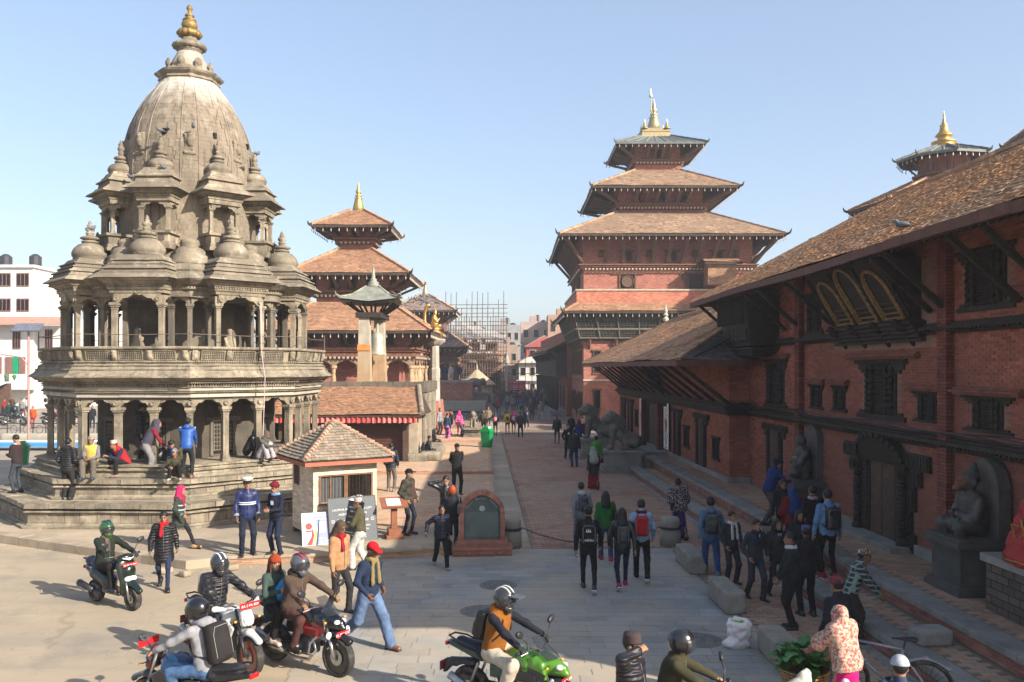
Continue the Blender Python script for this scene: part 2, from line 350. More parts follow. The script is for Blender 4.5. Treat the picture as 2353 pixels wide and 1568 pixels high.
fl=link("square_paving",None,None,kind="structure")
plate("joint_bed",[(-3.0,8),(4.35,8),(4.35,21.5),(-1.3,21.2),(-3.0,20.3)],.004,M_flag,fl)
Ms=[]
y=8.1
while y<21.4:
 hgt=random.choice((.26,.3,.34));x=-3.0+.25*math.sin(y*2)-random.random()*.5
 while x<4.3:
  wd=random.uniform(.42,.8)
  if x+wd<4.4 and not(y>20.1 and x<-1.0):Ms.append(at(x+wd/2,y+hgt/2,.004-random.random()*.003,0,(wd-.012,hgt-.012,1)))
  x+=wd
 y+=hgt
v,f=slab(1,1,.010);lay(fl,"flagstone",v,f,Ms,M_flag,300)
for i,(mx,my)in enumerate(((-.29,17.9),(-.58,16.0),(3.14,14.3))):
 b=MB();b.lathe([(.40,.012),(.40,.021),(.355,.021),(.355,.015),(.33,.015)],32,(mx,my,0));b.lathe([(.33,.010),(.33,.020),(0,.020)],32,(mx,my,0))
 for a in range(24):
  for rr in(.1,.2,.28):b.cbox((mx+rr*math.cos(a*PI/12+rr*9),my+rr*math.sin(a*PI/12+rr*9),.023),(.018,.018,.004))
 o=b.obj("manhole_cover",mat("cast_iron",(.16,.15,.135),rough=.7,var=.3,scale=8),None)
 tag(o,["round iron manhole cover in the shade near the stone monument","round iron manhole cover partly behind the green motorcycle rider","round iron manhole cover behind the dark helmeted rider in olive"][i],"manhole cover","manhole covers")
plate("street_bed",[(1.25,21.5),(6.4,21.5),(6.4,62),(1.25,62)],.006,M_joint,STO)
plate("street_far",[(-3,62),(8,62),(6,130),(-8,130)],.01,M_pavsheet,STO)
plate("side_bed",[(4.75,3),(6.4,3),(6.4,21.5),(4.75,21.5)],.006,M_joint,STO)
Ms=[]
def course(t0,t1,s0,s1,w=.245,l=.122,z=.0):
 r=0;s=s0
 while s<s1:
  t=t0+(w/2 if r%2 else 0);
  while t+w<t1+.01:
   Ms.append(at(t+w/2,s+l/2,z+random.uniform(0,.005),random.uniform(-.015,.015)));t+=w+.006
  s+=l+.006;r+=1
course(1.28,6.38,21.55,58);course(4.8,6.38,4,21.5)
v,f=slab(.236,.114,.018);lay(STO,"paver",v,f,Ms,M_paver,300)
Ms=[at(.85,21.9+.62*i,.0,0)for i in range(160)]
v,f=slab(.78,.6,.022,.006);lay(STO,"strip_slab",v,f,Ms,M_stone_top,60)
Ms=[at(6.3,3+.72*i,.0,0)for i in range(75)]
v,f=slab(.2,.7,.026,.006);lay(STO,"edge_slab",v,f,Ms,M_grey,40)
pv=link("temple_pavement",None,None,kind="structure")
edge=[(-60,29.5),(-30,25.9),(-20,23.9),(-13.4,22.3),(-10,20.6),(-7.4,19.35),(-6.7,19.75),(-4,20.15),(-1.25,21.05),(-.28,21.5)]
tl=ST(.45,21.5);tr=ST(.45,35.2)
plate("paving_top",edge+[tl,tr,(-14,35.3),(-60,48)],.2,M_stone_top,pv,.2)
b=MB()
Ms=[];Mk=[]
for i in range(1,6):
 (x0,y0),(x1,y1)=edge[i],edge[i+1];L=math.hypot(x1-x0,y1-y0);n=max(1,round(L/.75));a=math.atan2(y1-y0,x1-x0)
 for k in range(n):
  g=(k+.5)/n
  if i==5:continue
  Mk.append(at(x0+(x1-x0)*g-math.sin(a)*.17,y0+(y1-y0)*g+math.cos(a)*.17,.0+random.uniform(-.01,.006),a+random.uniform(-.012,.012),(L/n*.985,.42,1)))
v,f=slab(1,1,.212,.008);lay(pv,"kerb_stone",v,f,Mk,M_kerb,80)
for i in range(6,9):
 (x0,y0),(x1,y1)=edge[i-0],edge[min(i+1,9)];L=math.hypot(x1-x0,y1-y0);a=math.atan2(y1-y0,x1-x0);n=max(1,round(L/.24))
 for r in range(3):
  for k in range(n):
   g=(k+.5+(.5 if r%2 else 0))/n
   if g<1:Ms.append(at(x0+(x1-x0)*g-math.sin(a)*.04,y0+(y1-y0)*g+math.cos(a)*.04,.006+r*.048,a,(L/n*.95,.1,1)))
 m=max(1,round(L/.9))
 for k in range(m):
  g=(k+.5)/m;o=at(x0+(x1-x0)*g-math.sin(a)*.16,y0+(y1-y0)*g+math.cos(a)*.16,.148,a+random.uniform(-.01,.01),(L/m*.985,.4,1))
  vv,ff=slab(1,1,.066,.015);MB().add(tf(vv,o),ff).obj("coping_stone",M_kerb,pv)
v,f=slab(1,1,.042);lay(pv,"riser_brick",v,f,Ms,mat("dusty_brick",(.40,.235,.15),var=.3,island=.25,scale=2,bump=.4,wp=True,dirt=(.42,.33,.24),dscale=2),120)
Ms=[]
te=link("terrace_paving",None,None,kind="structure");te.rotation_euler=(0,0,SA)
plate("upper_step",[(-14,35),(.45,35),(.45,48.6),(-14,48.6)],.32,M_paver,te,.32)
plate("top_step",[(-7,48.5),(.45,48.5),(.45,60),(-7,60)],.44,M_paver,te,.44)
course(-6.5,.42,23.5,34.9,z=.192);course(-6.5,.42,35.3,48.3,z=.312);course(-5,.42,48.8,58,w=.3,l=.15,z=.432)
v,f=slab(.236,.114,.018);lay(te,"terrace_paver",v,f,Ms,mat("terrace_brick",(.44,.27,.165),rough=.9,var=.2,scale=.7,island=.2,bump=.3,wp=True,dirt=(.46,.35,.25),dscale=.3,dlo=.4,dhi=.66),300)
Ms=[]
for s,z in((35.05,.2),(48.55,.32)):
 for k in range(int(6.9/.085)):Ms.append(at(-6.4+k*.085,s+.1,z-.03+random.uniform(0,.006),random.uniform(-.03,.03)))
v,f=slab(.075,.24,.158);lay(te,"edge_brick",v,f,Ms,mat("edge_brick",(.44,.2,.12),var=.3,island=.3,scale=2,bump=.4,wp=True),160)
ps=link("palace_steps",None,None,kind="structure");ps.rotation_euler=(0,0,SA)
plate("lower_step_core",[(6.43,2),(7.5,2),(7.5,36),(6.43,36)],.29,M_joint,ps,.29)
plate("upper_step_core",[(7.48,2),(9.4,2),(9.4,54),(7.48,54)],.59,M_joint,ps,.59)
Mt=[];Mb=[];Mq=[]
s=2.
while s<36:
 l=random.uniform(.8,1.4);Mt.append(at(6.62,s+l/2,.2+random.uniform(0,.008),0,(.44,l-.012,1)));s+=l
s=2.
while s<54:
 l=random.uniform(.8,1.4);Mt.append(at(7.66,s+l/2,.5+random.uniform(0,.008),0,(.44,l-.012,1)));s+=l
v,f=slab(1,1,.105,.018);lay(ps,"coping_slab",v,f,Mt,M_grey,70)
Ms=[]
course(6.86,7.46,2,36,z=.284);course(7.9,9.3,2,40,z=.584)
v,f=slab(.236,.114,.018);lay(ps,"tread_brick",v,f,Ms,M_paver,200)
Ms=[]
for t,z0,s1 in((6.405,.0,36),(7.455,.3,54)):
 for r in range(4 if t>7 else 3):
  s=2+(.12 if r%2 else 0)
  while s<s1:Ms.append(at(t+.06,s,z0+.01+r*.052,PI/2,(.232,.12,.046)));s+=.242
v,f=slab(1,1,1);lay(ps,"riser_brick",v,f,Ms,mat("riser_brick",(.27,.115,.085),var=.3,island=.25,scale=2,bump=.4,wp=True),200)
def block(name,label,cat,c,h,rz,mt,group=None,rd=.02,vox=None):
 o=softobj(name,[rbx((0,0,h[2]),h,rd)],vox or min(h)*.28,mt,None,smooth=True,noise=.006,ns=11);o.location=(*c,0)if len(c)==2 else c;o.rotation_euler=(0,0,rz);return tag(o,label,cat,group)
M_blk=mat("rough_block",(.24,.215,.175),var=.3,scale=2.5,bump=.7,bscale=9,dirt=(.24,.21,.17),dscale=2.2)
for(x,y,l,lb)in((4.10,19.5,.72,"long rough stone block beside the walker in a denim jacket"),(4.13,16.4,.66,"long rough stone block in front of the four schoolgirls"),(4.2,13.15,.68,"long rough stone block beside the green vegetable basket")):
 block("stone_bench",lb,"stone block",(x,y),(.19,l,.21),SA,M_blk,"stone blocks edging the square",rd=.012,vox=.042)
x,y=ST(6.98,13.0);block("step_stone","small square stone block resting on the lower palace step","stone block",(x,y,.3),(.27,.2,.125),.1,M_grey)
x,y=ST(7.2,21.4);block("step_stone","stone block at the ledge foot where the blue jacket man stands","stone block",(x,y,.3),(.2,.3,.15),.0,M_grey)
Ms=[];rg=np.random.default_rng(31)
for k in range(2600):
 q=rg.random()
 if q<.5:g=rg.random();i=int(rg.integers(1,8));(x0,y0),(x1,y1)=edge[i],edge[i+1];x,y=x0+(x1-x0)*g+rg.normal(0,.25),y0+(y1-y0)*g-abs(rg.normal(0,.35))-.02
 else:x,y=rg.uniform(-14,4),rg.uniform(8,20)
 r=rg.uniform(.004,.011)*(1.9 if rg.random()<.04 else 1);Ms.append(at(x,y,.002,rg.random()*6,(r*2.2,r*1.7,r)))
v,f=slab(1,1,1,.25);lay(None,"x",v,f,[],M_kerb,0);A=MB()
for M in Ms:A.add(tf(v,M),f)
A.obj("gravel",M_road,None,kind="stuff")
for k,(x,y)in enumerate(((-7.75,18.95),(-6.35,19.3),(-7.2,18.7))):block("loose_stone",("broken kerb stone lying at the crumbled pavement corner","small rubble stone below the brick riser","rubble stone near the walking woman's path")[k],"stone",(x,y),(.16-.03*k,.11,.07),.5*k,M_kerb,rd=.03,vox=.03)
# ================================================================ palace on the right (street frame: x = t, y = s)
M_wood=mat("dark_carved_wood",(.030,.023,.018),rough=.75,var=.5,scale=9,bump=.8,bscale=40)
M_wood2=mat("brown_wood",(.075,.045,.03),rough=.7,var=.4,scale=6,bump=.5,bscale=30)
M_woodred=mat("painted_eave_board",(.10,.04,.026),rough=.7,var=.35,scale=4,bump=.4)
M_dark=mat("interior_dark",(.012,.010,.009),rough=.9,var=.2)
M_tiled=mat("dusty_tile",(.33,.225,.155),rough=.9,var=.3,scale=1.2,island=.3,wp=True,hue=(.29,.20,.14))
M_tile=mat("clay_tile",(.41,.225,.12),rough=.9,var=.3,scale=1.2,island=.4,wp=True,hue=(.30,.205,.14))
M_tilenew=mat("clay_tile_new",(.335,.19,.115),rough=.9,var=.18,scale=1.2,island=.22,wp=True)
M_gold=mat("gilded_copper",(.52,.34,.11),rough=.45,var=.25,scale=6,metal=.9)
M_goldold=mat("dull_gilt",(.24,.145,.06),rough=.65,var=.5,scale=14,metal=.25,bump=.5)
PAL=thing("palace_wing","long red brick palace wing with dark carved windows and tiled eaves","palace",(0,0,0),SA)
def carve(b,x0,x1,y0,y1,z0,z1,n,ax):
 for k in range(n):
  g=(k+.5)/n
  if ax=='y':b.cbox((x0,y0+(y1-y0)*g,(z0+z1)/2),(.03,abs(y1-y0)/n*.33,(z1-z0)/2*.7))
  else:b.cbox((x0,(y0+y1)/2,z0+(z1-z0)*g),(.03,abs(y1-y0)/2*.7,(z1-z0)/n*.33))
def nwindow(par,t,s0,s1,z0,z1,cor=.35,wing=.3,lat=True,name="window",orient=None,deep=.14):
 """Newar window on a wall facing -x at x=t: jambs, stepped lintel and sill, ringed colonnettes, lattice"""
 W=s1-s0;H=z1-z0;b=MB();j=W*.2
 b.box((t-.03,s0+.003,z0),(t+.1,s0+j,z1));b.box((t-.03,s1-j,z0),(t+.1,s1-.003,z1))
 b.box((t-.06,s0-wing,z1+.002),(t+.1,s1+wing,z1+H*.10));b.box((t-.04,s0-wing*.75,z1-H*.10),(t+.1,s0-.002,z1-.002));b.box((t-.04,s1+.002,z1-H*.10),(t+.1,s1+wing*.75,z1-.002))
 b.box((t-.035,s0-wing*.45,z1-H*.18),(t+.1,s0-.002,z1-H*.102));b.box((t-.035,s1+.002,z1-H*.18),(t+.1,s1+wing*.45,z1-H*.102))
 b.box((t-.05,s0-wing*.9,z0-H*.09),(t+.1,s1+wing*.9,z0-.002));b.box((t-.04,s0-wing*.6,z0+.002),(t+.1,s0-.002,z0+H*.07));b.box((t-.04,s1+.002,z0+.002),(t+.1,s1+wing*.6,z0+H*.07))
 carve(b,t-.06,0,s0-wing,s1+wing,z1+.01,z1+H*.09,max(6,int((W+2*wing)/.1)),'y')
 o=b.obj(name,M_wood,par)
 for q in(s0+j*.55,s1-j*.55,s0+j*1.2,s1-j*1.2):
  b=MB();n=max(7,int(H/.07));pr=[]
  for k in range(n+1):pr+=[(j*(.26 if k%2 else .16),z0+H*.02+H*.94*k/n)]
  b.lathe(pr,8,(t-.06,q,0));b.obj("colonnette",M_wood,o)
 b=MB();w0,w1=s0+j,s1-j
 if lat:
  n=max(4,int((w1-w0)/.055));m=max(5,int(H/.055))
  for k in range(n+1):b.box((t-.032,w0+(w1-w0)*k/n-.009,z0),(t-.014,w0+(w1-w0)*k/n+.009,z1))
  for k in range(m+1):b.box((t-.034,w0,z0+H*k/m-.009),(t-.016,w1,z0+H*k/m+.009))
  b.obj("lattice",M_wood,o,kind="stuff")
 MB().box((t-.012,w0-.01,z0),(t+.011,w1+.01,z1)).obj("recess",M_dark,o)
 if cor:
  b=MB();y0,y1=s0-wing-cor,s1+wing+cor
  b.box((t-.10,y0+.06,z1+H*.10+.002),(t+.06,y1-.06,z1+H*.10+.05));b.box((t-.15,y0,z1+H*.10+.052),(t+.06,y1,z1+H*.10+.10));b.box((t-.09,y0+.04,z1+H*.10+.102),(t+.06,y1-.04,z1+H*.10+.15))
  b.obj("hood",mat("hood_brick",(.17,.065,.045),var=.4,scale=5,bump=.5),o)
 return o,(s0-wing*.4,s1+wing*.4,z0-H*.08,z1+H*.09)
TW=9.3
wins=[(18.75,20.25,3.5,4.68,.55,.5),(22.95,23.65,3.5,4.08,.12,.16),(21.45,22.1,3.5,4.08,.12,.16),(17.05,17.75,3.5,4.05,.25,.25),(14.85,15.75,3.45,4.02,.3,.35),(25.85,27.35,3.45,4.75,.2,.3),(14.75,16.0,5.75,6.75,0,.3),(23.0,23.9,5.6,6.6,0,.22),(11.8,13.2,3.45,4.6,.4,.4),(11.2,12.6,5.75,6.75,0,.3)]
holes=[]
for(s0,s1,z0,z1,cor,wing)in wins:holes.append(nwindow(PAL,TW,s0,s1,z0,z1,cor,wing)[1])
def ndoor(par,t,s0,s1,z0,z1,big=False):
 W=s1-s0;b=MB();j=W*.17
 b.box((t-.07,s0,z0),(t+.1,s0+j,z1));b.box((t-.07,s1-j,z0),(t+.1,s1,z1));b.box((t-.08,s0-W*.35,z1+.002),(t+.1,s1+W*.35,z1+.2));b.box((t-.06,s0-W*.2,z1-.2),(t+.1,s0-.003,z1));b.box((t-.06,s1+.003,z1-.2),(t+.1,s1+W*.2,z1))
 carve(b,t-.09,0,s0-W*.3,s1+W*.3,z1+.03,z1+.17,int(W*9),'y');carve(b,t-.08,0,s0,s0+j,z0,z1,18,'z');carve(b,t-.08,0,s1-j,s1,z0,z1,18,'z')
 o=b.obj("door",M_wood,par)
 for k in(0,1):
  a0=s0+j+(W-2*j)*k/2;a1=a0+(W-2*j)/2-.012;b=MB();b.box((t-.035,a0+.004,z0+.02),(t-.012,a1,z1-.01))
  for q in range(4):b.box((t-.048,a0+.05,z0+.1+q*(z1-z0-.2)/4),(t-.036,a1-.05,z0+.04+(q+1)*(z1-z0-.2)/4))
  b.obj("door_leaf",M_wood2,o)
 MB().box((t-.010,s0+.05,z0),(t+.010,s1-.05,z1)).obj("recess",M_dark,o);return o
ndoor(PAL,TW,26.0,27.3,.6,2.6);holes.append((25.9,27.4,.5,2.65))
d0=ndoor(PAL,TW-.02,18.35,20.25,.62,2.45);holes.append((17.9,20.8,.5,2.9))
for sg,sb in((-1,18.35),(1,20.25)):
 b=MB()
 for(a,e,z0,z1)in((.0,.5,.62,1.0),(.0,.34,1.0,1.5),(.0,.5,1.5,2.05),(.0,.75,2.05,2.4),(.0,1.1,2.4,2.75)):
  y0,y1=sorted((sb+sg*(a+.004),sb+sg*e));b.box((TW-.075,y0,z0+.002),(TW+.05,y1,z1));carve(b,TW-.085,0,y0,y1,z0,z1,max(2,int((y1-y0)/.12)),'y')
 b.obj("door_wing",M_wood,PAL)
for q in(18.2,20.4):
 MB().lathe([(.13,.62),(.13,.8),(.08,.85)]+[(.10 if k%2 else .075,.9+k*.045)for k in range(30)]+[(.13,2.26),(.16,2.34),(.16,2.42)],10,(TW-.16,q,0)).obj("door_column",M_wood,PAL)
b=MB()
arc=[(19.3+1.15*math.cos(a),2.42+.62*math.sin(a))for a in np.linspace(0,PI,15)]
b.add([(TW-.12-.3*(z-2.4),y,z)for y,z in arc]+[(TW-.02,y,z+.02)for y,z in arc],[(k,k+1,16+k,15+k)for k in range(14)]+[tuple(range(15))])
for k in range(15):y,z=arc[k];b.sph((TW-.14-.3*(z-2.4),y,z),(.05,.08,.08),6)
b.obj("tympanum",M_wood,PAL)
MB().box((TW-.55,17.95,.602),(TW-.08,20.65,.72)).obj("threshold",M_grey,PAL)
wall=MB().box((TW+.012,7.3,.3),(15.5,31.2,7.75)).obj("wall",M_mort,PAL)
holes+=[(17.2,22.1,5.05,6.9),(26.3,29.0,5.2,6.9)]
def brickwall(par,t,s0,s1,z0,z1,holes,near,bw=.235,bh=.064,proud=.012,mt=None):
 Ms=[];r=0;z=z0
 while z+bh<=z1:
  s=s0-(bw/2 if r%2 else 0)
  while s<s1:
   a,e=max(s,s0),min(s+bw,s1);mid=(a+e)/2
   if e-a>.05 and not any(h[0]<mid<h[1]and h[2]<z+bh/2<h[3]for h in holes):Ms.append(at(t+.012,mid,z,PI/2,(e-a-.009,proud*random.uniform(.7,1.15),bh-.010)))
   s+=bw
  z+=bh;r+=1
 v=np.array([(-.5,0,0),(.5,0,0),(.5,0,1),(-.5,0,1),(-.5,1,0),(.5,1,0),(.5,1,1),(-.5,1,1)],float);fc=[(4,5,6,7)[::-1],(0,1,5,4)[::-1],(1,2,6,5)[::-1],(2,3,7,6)[::-1],(3,0,4,7)[::-1]]
 lay(par,"brick",v,fc,Ms,mt or M_brick,near)
brickwall(wall,TW,9,31.1,.62,7.7,holes,300)
for s in(16.6,24.4,11.0):
 MB().box((TW-.16,s-.17,.6),(TW+.01,s+.17,7.7)).obj("pilaster",mat("pilaster_brick",(.16,.05,.035),var=.35,scale=2,brick=(.24,.07,'3c2018','xy'),bump=.4),PAL)
for z0,sc_ in((2.95,1.0),(5.28,.75)):
 b=MB()
 for k,(p,h0,h1)in enumerate(((.08,0,.06),(.16,.062,.12),(.24,.122,.2),(.15,.202,.26),(.07,.262,.31))):b.box((TW-p*sc_,7.3,z0+h0*sc_),(TW+.02,31.1,z0+h1*sc_))
 o=b.obj("cornice",M_wood,PAL);Ms=[at(TW-.2*sc_,9+.14*k,z0+.08*sc_)for k in range(157)];v,f=slab(.06,.06,.04);lay(o,"dentil",v,f,Ms,M_wood,0)
b=MB()
for k in range(3):b.tube([(TW-.27-.02*k,s,3.3+.03*k+.05*math.sin(s*1.3+k))for s in np.arange(8,31,.5)],.014,5)
b.obj("cable",mat("black_cable",(.02,.02,.022),rough=.5),PAL)
MB().box((TW-.10,7.3,.6),(TW+.01,17.8,.82)).box((TW-.10,20.8,.6),(TW+.01,25.8,.82)).obj("plinth",M_grey,PAL)
bay=MB()
def lean(y,z,d=0.):return(TW-.10-(z-5.6)*.62-d,y,z)
bay.add([(TW+.05,17.6,5.15),(TW+.05,21.8,5.15),lean(21.8,5.62,.22),lean(17.6,5.62,.22),(TW+.05,17.6,5.62),(TW+.05,21.8,5.62)],[(0,3,2,1),(3,4,5,2),(0,4,3),(1,2,5)])
for k in range(5):bay.box((TW-.1-k*.06,17.5-.0*k,5.16+k*.09),(TW+.04,21.9,5.235+k*.09))
bay.add([lean(17.7,5.62),lean(21.7,5.62),lean(21.7,6.95),lean(17.7,6.95),(TW+.05,17.7,5.62),(TW+.05,21.7,5.62),(TW+.05,21.7,6.95),(TW+.05,17.7,6.95)],[(0,3,2,1),(0,4,7,3),(1,2,6,5)])
bo=bay.obj("bay_window",M_wood,PAL)
for c,wd,z0,z1 in((18.45,.46,5.68,6.72),(19.7,.5,5.66,6.9),(20.95,.46,5.68,6.72)):
 for rr,dd in((1.,.05),(.78,.035)):
  pts=[lean(c-wd*rr,z0,dd)]+[lean(c-wd*rr*math.cos(a),z1-wd*rr+wd*rr*math.sin(a),dd)for a in np.linspace(0,PI,13)]+[lean(c+wd*rr,z0,dd),lean(c-wd*rr,z0,dd)]
  MB().tube(pts,.045 if rr==1 else .026,6).obj("gilded_arch",M_goldold,bo)
 for k in range(3):MB().tube([lean(c-wd*.74,z0+.12+k*.11,.03),lean(c+wd*.74,z0+.12+k*.11,.03)],.022,6).obj("baluster_rail",M_goldold if k<1 else M_wood2,bo)
for c in(17.75,19.07,20.33,21.65):
 b=MB();b.tube([lean(c,5.66+.07*k,.05)for k in range(18)],[.055 if k%2 else .035 for k in range(18)],7);b.obj("colonnette",M_wood,bo)
for c in(18.0,19.1,20.3,21.4):
 softobj("bracket_lion",[ell((TW-.3,c,5.5),(.14,.1,.12)),ell((TW-.42,c,5.58),(.08,.08,.08)),cap((TW-.2,c,5.45),(TW,c,5.1),.08,.05)],.035,M_wood,bo)
b=MB();b.frus((8.95,27.7),(.55,1.35),(.75,1.5),5.3,6.9);
for k in range(4):b.cbox((8.92-.02*k,27.7,5.22-.07*k),(.5-.06*k,1.45-.1*k,.03))
o=b.obj("oriel_window",M_wood,PAL)
for k in range(6):softobj("carved_panel",[rbx((8.33,26.6+k*.44,5.65),(.06,.17,.2),.03),ell((8.27,26.6+k*.44,5.68),(.05,.08,.13))],.035,M_wood,o,noise=.008,ns=40)
b=MB()
for k in range(14):b.box((8.22-.12,26.4+k*.2,6.0),(8.22-.02,26.43+k*.2,6.85))
b.obj("lattice",M_wood,o,kind="stuff")
def gable_roof(par,te,ze,tr,zr,s0,s1,near,wt=.17,lt=.125,hip0=0.,hip1=0.,mt=None,back=True):
 e0,e1=s0,s1;th=.14
 b=MB();tb=2*tr-te
 V=[(te,e0,ze),(te,e1,ze),(tr,s1-hip1,zr),(tr,s0+hip0,zr),(tb,e0,ze),(tb,e1,ze)]
 V+=[(x,y,z-th)for x,y,z in V]
 b.add(V,[(0,3,2,1),(3,4,5,2),(0,4,3),(1,2,5),(6,7,8,9)[::1],(9,8,11,10),(0,1,7,6),(4,10,11,5),(6,9,10),(7,11,8),(0,6,10,4),(1,5,11,7)])
 ro=b.obj("roof",M_woodred,par)
 tiled(ro,(te-.04,e0,ze+.01),(te-.04,e1,ze+.01),(tr,s1-hip1,zr+.02),(tr,s0+hip0,zr+.02),wt,lt,mt or M_tile,near)
 return ro
RF=gable_roof(PAL,7.8,7.0,15.5,11.0,7.3,31.3,300)
b=MB()
for k in range(90):s=7.4+k*.266;b.cbox((15.5,s+.13,11.06+random.uniform(0,.015)),(.13,.128,.06))
b.obj("ridge_cap",M_tile,PAL,kind="stuff")
for k in range(30):zo=.025*math.sin(.55*(7.75+k*.8))-.004*(k%2);MB().box((7.72,7.35+k*.8,6.85+zo),(7.80-.004,8.14+k*.8,7.03+zo)).obj("eave_board",M_woodred,PAL)
b=MB()
for k in range(100):s=7.4+k*.24;b.tube([(7.85,s,6.84),(9.6,s,7.72)],.035,4)
b.obj("rafter",M_wood,PAL,kind="stuff")
def strut(par,t0,z0,t1,z1,s,w=.07,mt=None):
 p=np.array([(t0,s,z0),(t0+(t1-t0)*.45,s,z0+(z1-z0)*.36),(t1,s,z1)]);d=p[2]-p[0];L=np.linalg.norm(d);M=frame(p[0],d,(0,1,0))
 b=MB();n=9
 V=[];
 for k in range(n+1):
  g=k/n;q=w*(1.1+.55*math.sin(g*9.4)*(1-g));V+=[(L*g,-w,-q),(L*g,w,-q),(L*g,w,q),(L*g,-w,q)]
 f=[(4*k+a,4*k+(a+1)%4,4*k+4+(a+1)%4,4*k+4+a)for k in range(n)for a in range(4)]+[(3,2,1,0),(4*n,4*n+1,4*n+2,4*n+3)]
 b.add(tf(np.array(V),M),f);return b.obj("strut",mt or M_wood,par)
for s in(9.5,11.0,13.3,14.3,16.6,17.2,22.2,24.4,25.6,29.6,30.9):strut(PAL,9.25,5.75,7.95,6.9,s,.048)
WG=thing("gate_wing","low brick gate building with wide tiled roof behind the stone lions","palace building",(0,0,0),SA)
TG=8.6;M_brickw=mat("brick_wall_far",(.30,.095,.055),rough=.88,var=.25,scale=.8,brick=(.24,.068,'6b4a3a','xy'),bump=.4,dirt=(.18,.07,.05),dscale=.7)
MB().box((TG,29.3,.3),(13,53,5.6)).obj("wall",M_brickw,WG)
b=MB()
for k,(p,h0,h1)in enumerate(((.1,0,.1),(.2,.102,.2),(.3,.202,.32),(.18,.322,.42))):b.box((TG-p,29.2-p,2.95+h0),(13,53,2.95+h1))
b.obj("cornice",M_wood,WG)
MB().box((TG-.12,29.15,.6),(13,53,.78)).obj("plinth",M_grey,WG)
for(s0,s1,z0,z1)in((34.85,35.9,1.3,2.1),(30.35,31.45,1.25,2.0),(46.5,47.4,1.4,2.2)):nwindow(WG,TG-.01,s0+.2,s1-.2,z0,z1,0,.18,False)
for(s0,s1)in((36.5,37.5),(32.3,33.6),(48.2,49.4),(50.6,51.6)):ndoor(WG,TG-.02,s0,s1,.78,2.6)
g=ndoor(WG,TG-.06,40.0,43.6,.78,2.8)
for s in(39.85,43.75):MB().box((TG-.35,s-.2,.6),(TG-.01,s+.2,2.95)).obj("gate_pillar",mat("pilaster_brick",(0,0,0)),WG)
b=MB();b.add([(TG-.1,39.9,3.4),(TG-.1,43.7,3.4),(TG-.8,43.0,4.3),(TG-.8,41.8,4.75),(TG-.8,40.6,4.3),(TG-.1,41.8,4.5)],[(0,4,3,2,1),(0,5,4),(1,2,5),(3,4,5),(2,3,5)]);b.obj("gilded_torana",mat("torana_wood",(.16,.08,.035),var=.5,scale=8,bump=.7),WG)
wr=gable_roof(WG,6.5,4.85,11.7,7.55,28.0,54.8,0,.17,.13,5.0,4.6)
for lo,pts in((0,((6.5,28,4.85),(16.9,28,4.85),(11.7,33,7.55),(11.7,33,7.55))),):
 tiled(wr,*[(x,y-.03,z+.01)for x,y,z in pts],.17,.13,mat("clay_tile_dark",(.11,.085,.075),rough=.85,var=.3,island=.4,scale=1.2,wp=True),0)
for p0,p1 in(((6.5,28,4.87),(11.7,33,7.6)),((11.7,33,7.6),(11.7,50.2,7.6)),((11.7,50.2,7.6),(6.5,54.8,4.87))):
 b=MB();n=int(math.dist(p0,p1)/.22);p0,p1=np.array(p0),np.array(p1)
 for k in range(n):q=p0+(p1-p0)*(k+.5)/n;b.add(tf(UNIT*np.array([.12,.09,.055]),frame(q+np.array([0,0,.03+.02*(k%2)]),p1-p0)),BOXF)
 b.obj("hip_ridge",M_tile,WG)
MB().lathe([(.16,7.2),(.2,7.35),(.1,7.5),(.18,7.62),(.08,7.75),(.13,7.85),(.03,8.2),(0,8.35)],12,(11.7,54-.2,.35)).obj("finial",mat("pale_stone",(.40,.37,.30),var=.2,scale=6),WG)
b=MB()
for k in range(112):s=28.1+k*.24;b.tube([(6.55,s,4.70),(8.9,s,5.92)],.04,4)
b.obj("rafter",M_wood,WG,kind="stuff")
MB().box((6.44,28,4.66),(6.50-.003,54.8,4.86)).box((6.5,27.93,4.66),(16.9,27.997,4.86)).obj("eave_board",M_woodred,WG)
for k in range(14):strut(WG,TG-.05,3.35,6.75,4.75,29.2+k*1.75,.06)
for k in range(5):
 o=strut(WG,0,0,1.3,1.5,0,.06);o.location=(9.6+k*1.3,29.2,3.3);o.rotation_euler=(0,0,-PI/2)
for s,lb in((38.9,"tall white painted cloth banner with a standing figure by the gate"),(45.0,"tall white painted banner on the far side of the gate")):
 t=thing("painted_banner",lb,"banner",(*ST(TG-.13,s),0),SA)
 MB().box((0,-.5,.85),(.02,.5,2.95)).obj("cloth",mat("banner_white",(.72,.70,.66),var=.08),t)
 for nm,c,h,col in(("painted_robe",(0,1.9),(.16,.42),'8a3b22'),("painted_head",(0,2.42),(.085,.11),'b9772f'),("painted_crown",(0,2.62),(.10,.12),'c8401e'),("painted_leg",(-.09,1.25),(.05,.28),'2a2320'),("painted_leg",(.09,1.25),(.05,.28),'2a2320'),("painted_staff",(.3,1.8),(.02,.6),'40321f'),("painted_belt",(0,1.62),(.2,.06),'d6a02e'),("painted_border",(0,.93),(.42,.02),'7a2a20'),("painted_flower",(-.33,2.4),(.05,.05),'b5452e'),("painted_flower",(-.33,1.5),(.05,.05),'3f6a3a'),("painted_arm",(.2,2.1),(.05,.16),'b9772f'),("painted_arm",(-.2,2.0),(.05,.2),'b9772f')):
  vv,ff=USPH(12);MB().add(vv*np.array([.0015,h[0],h[1]])+np.array([-.002,c[0],c[1]]),ff).obj(nm,mat("print_"+col,col,var=.1),t)
M_lion=mat("lion_stone",(.135,.125,.105),rough=.8,var=.35,scale=3,bump=.5,bscale=14,dirt=(.21,.19,.155),dscale=1.6,dlo=.5,dhi=.7)
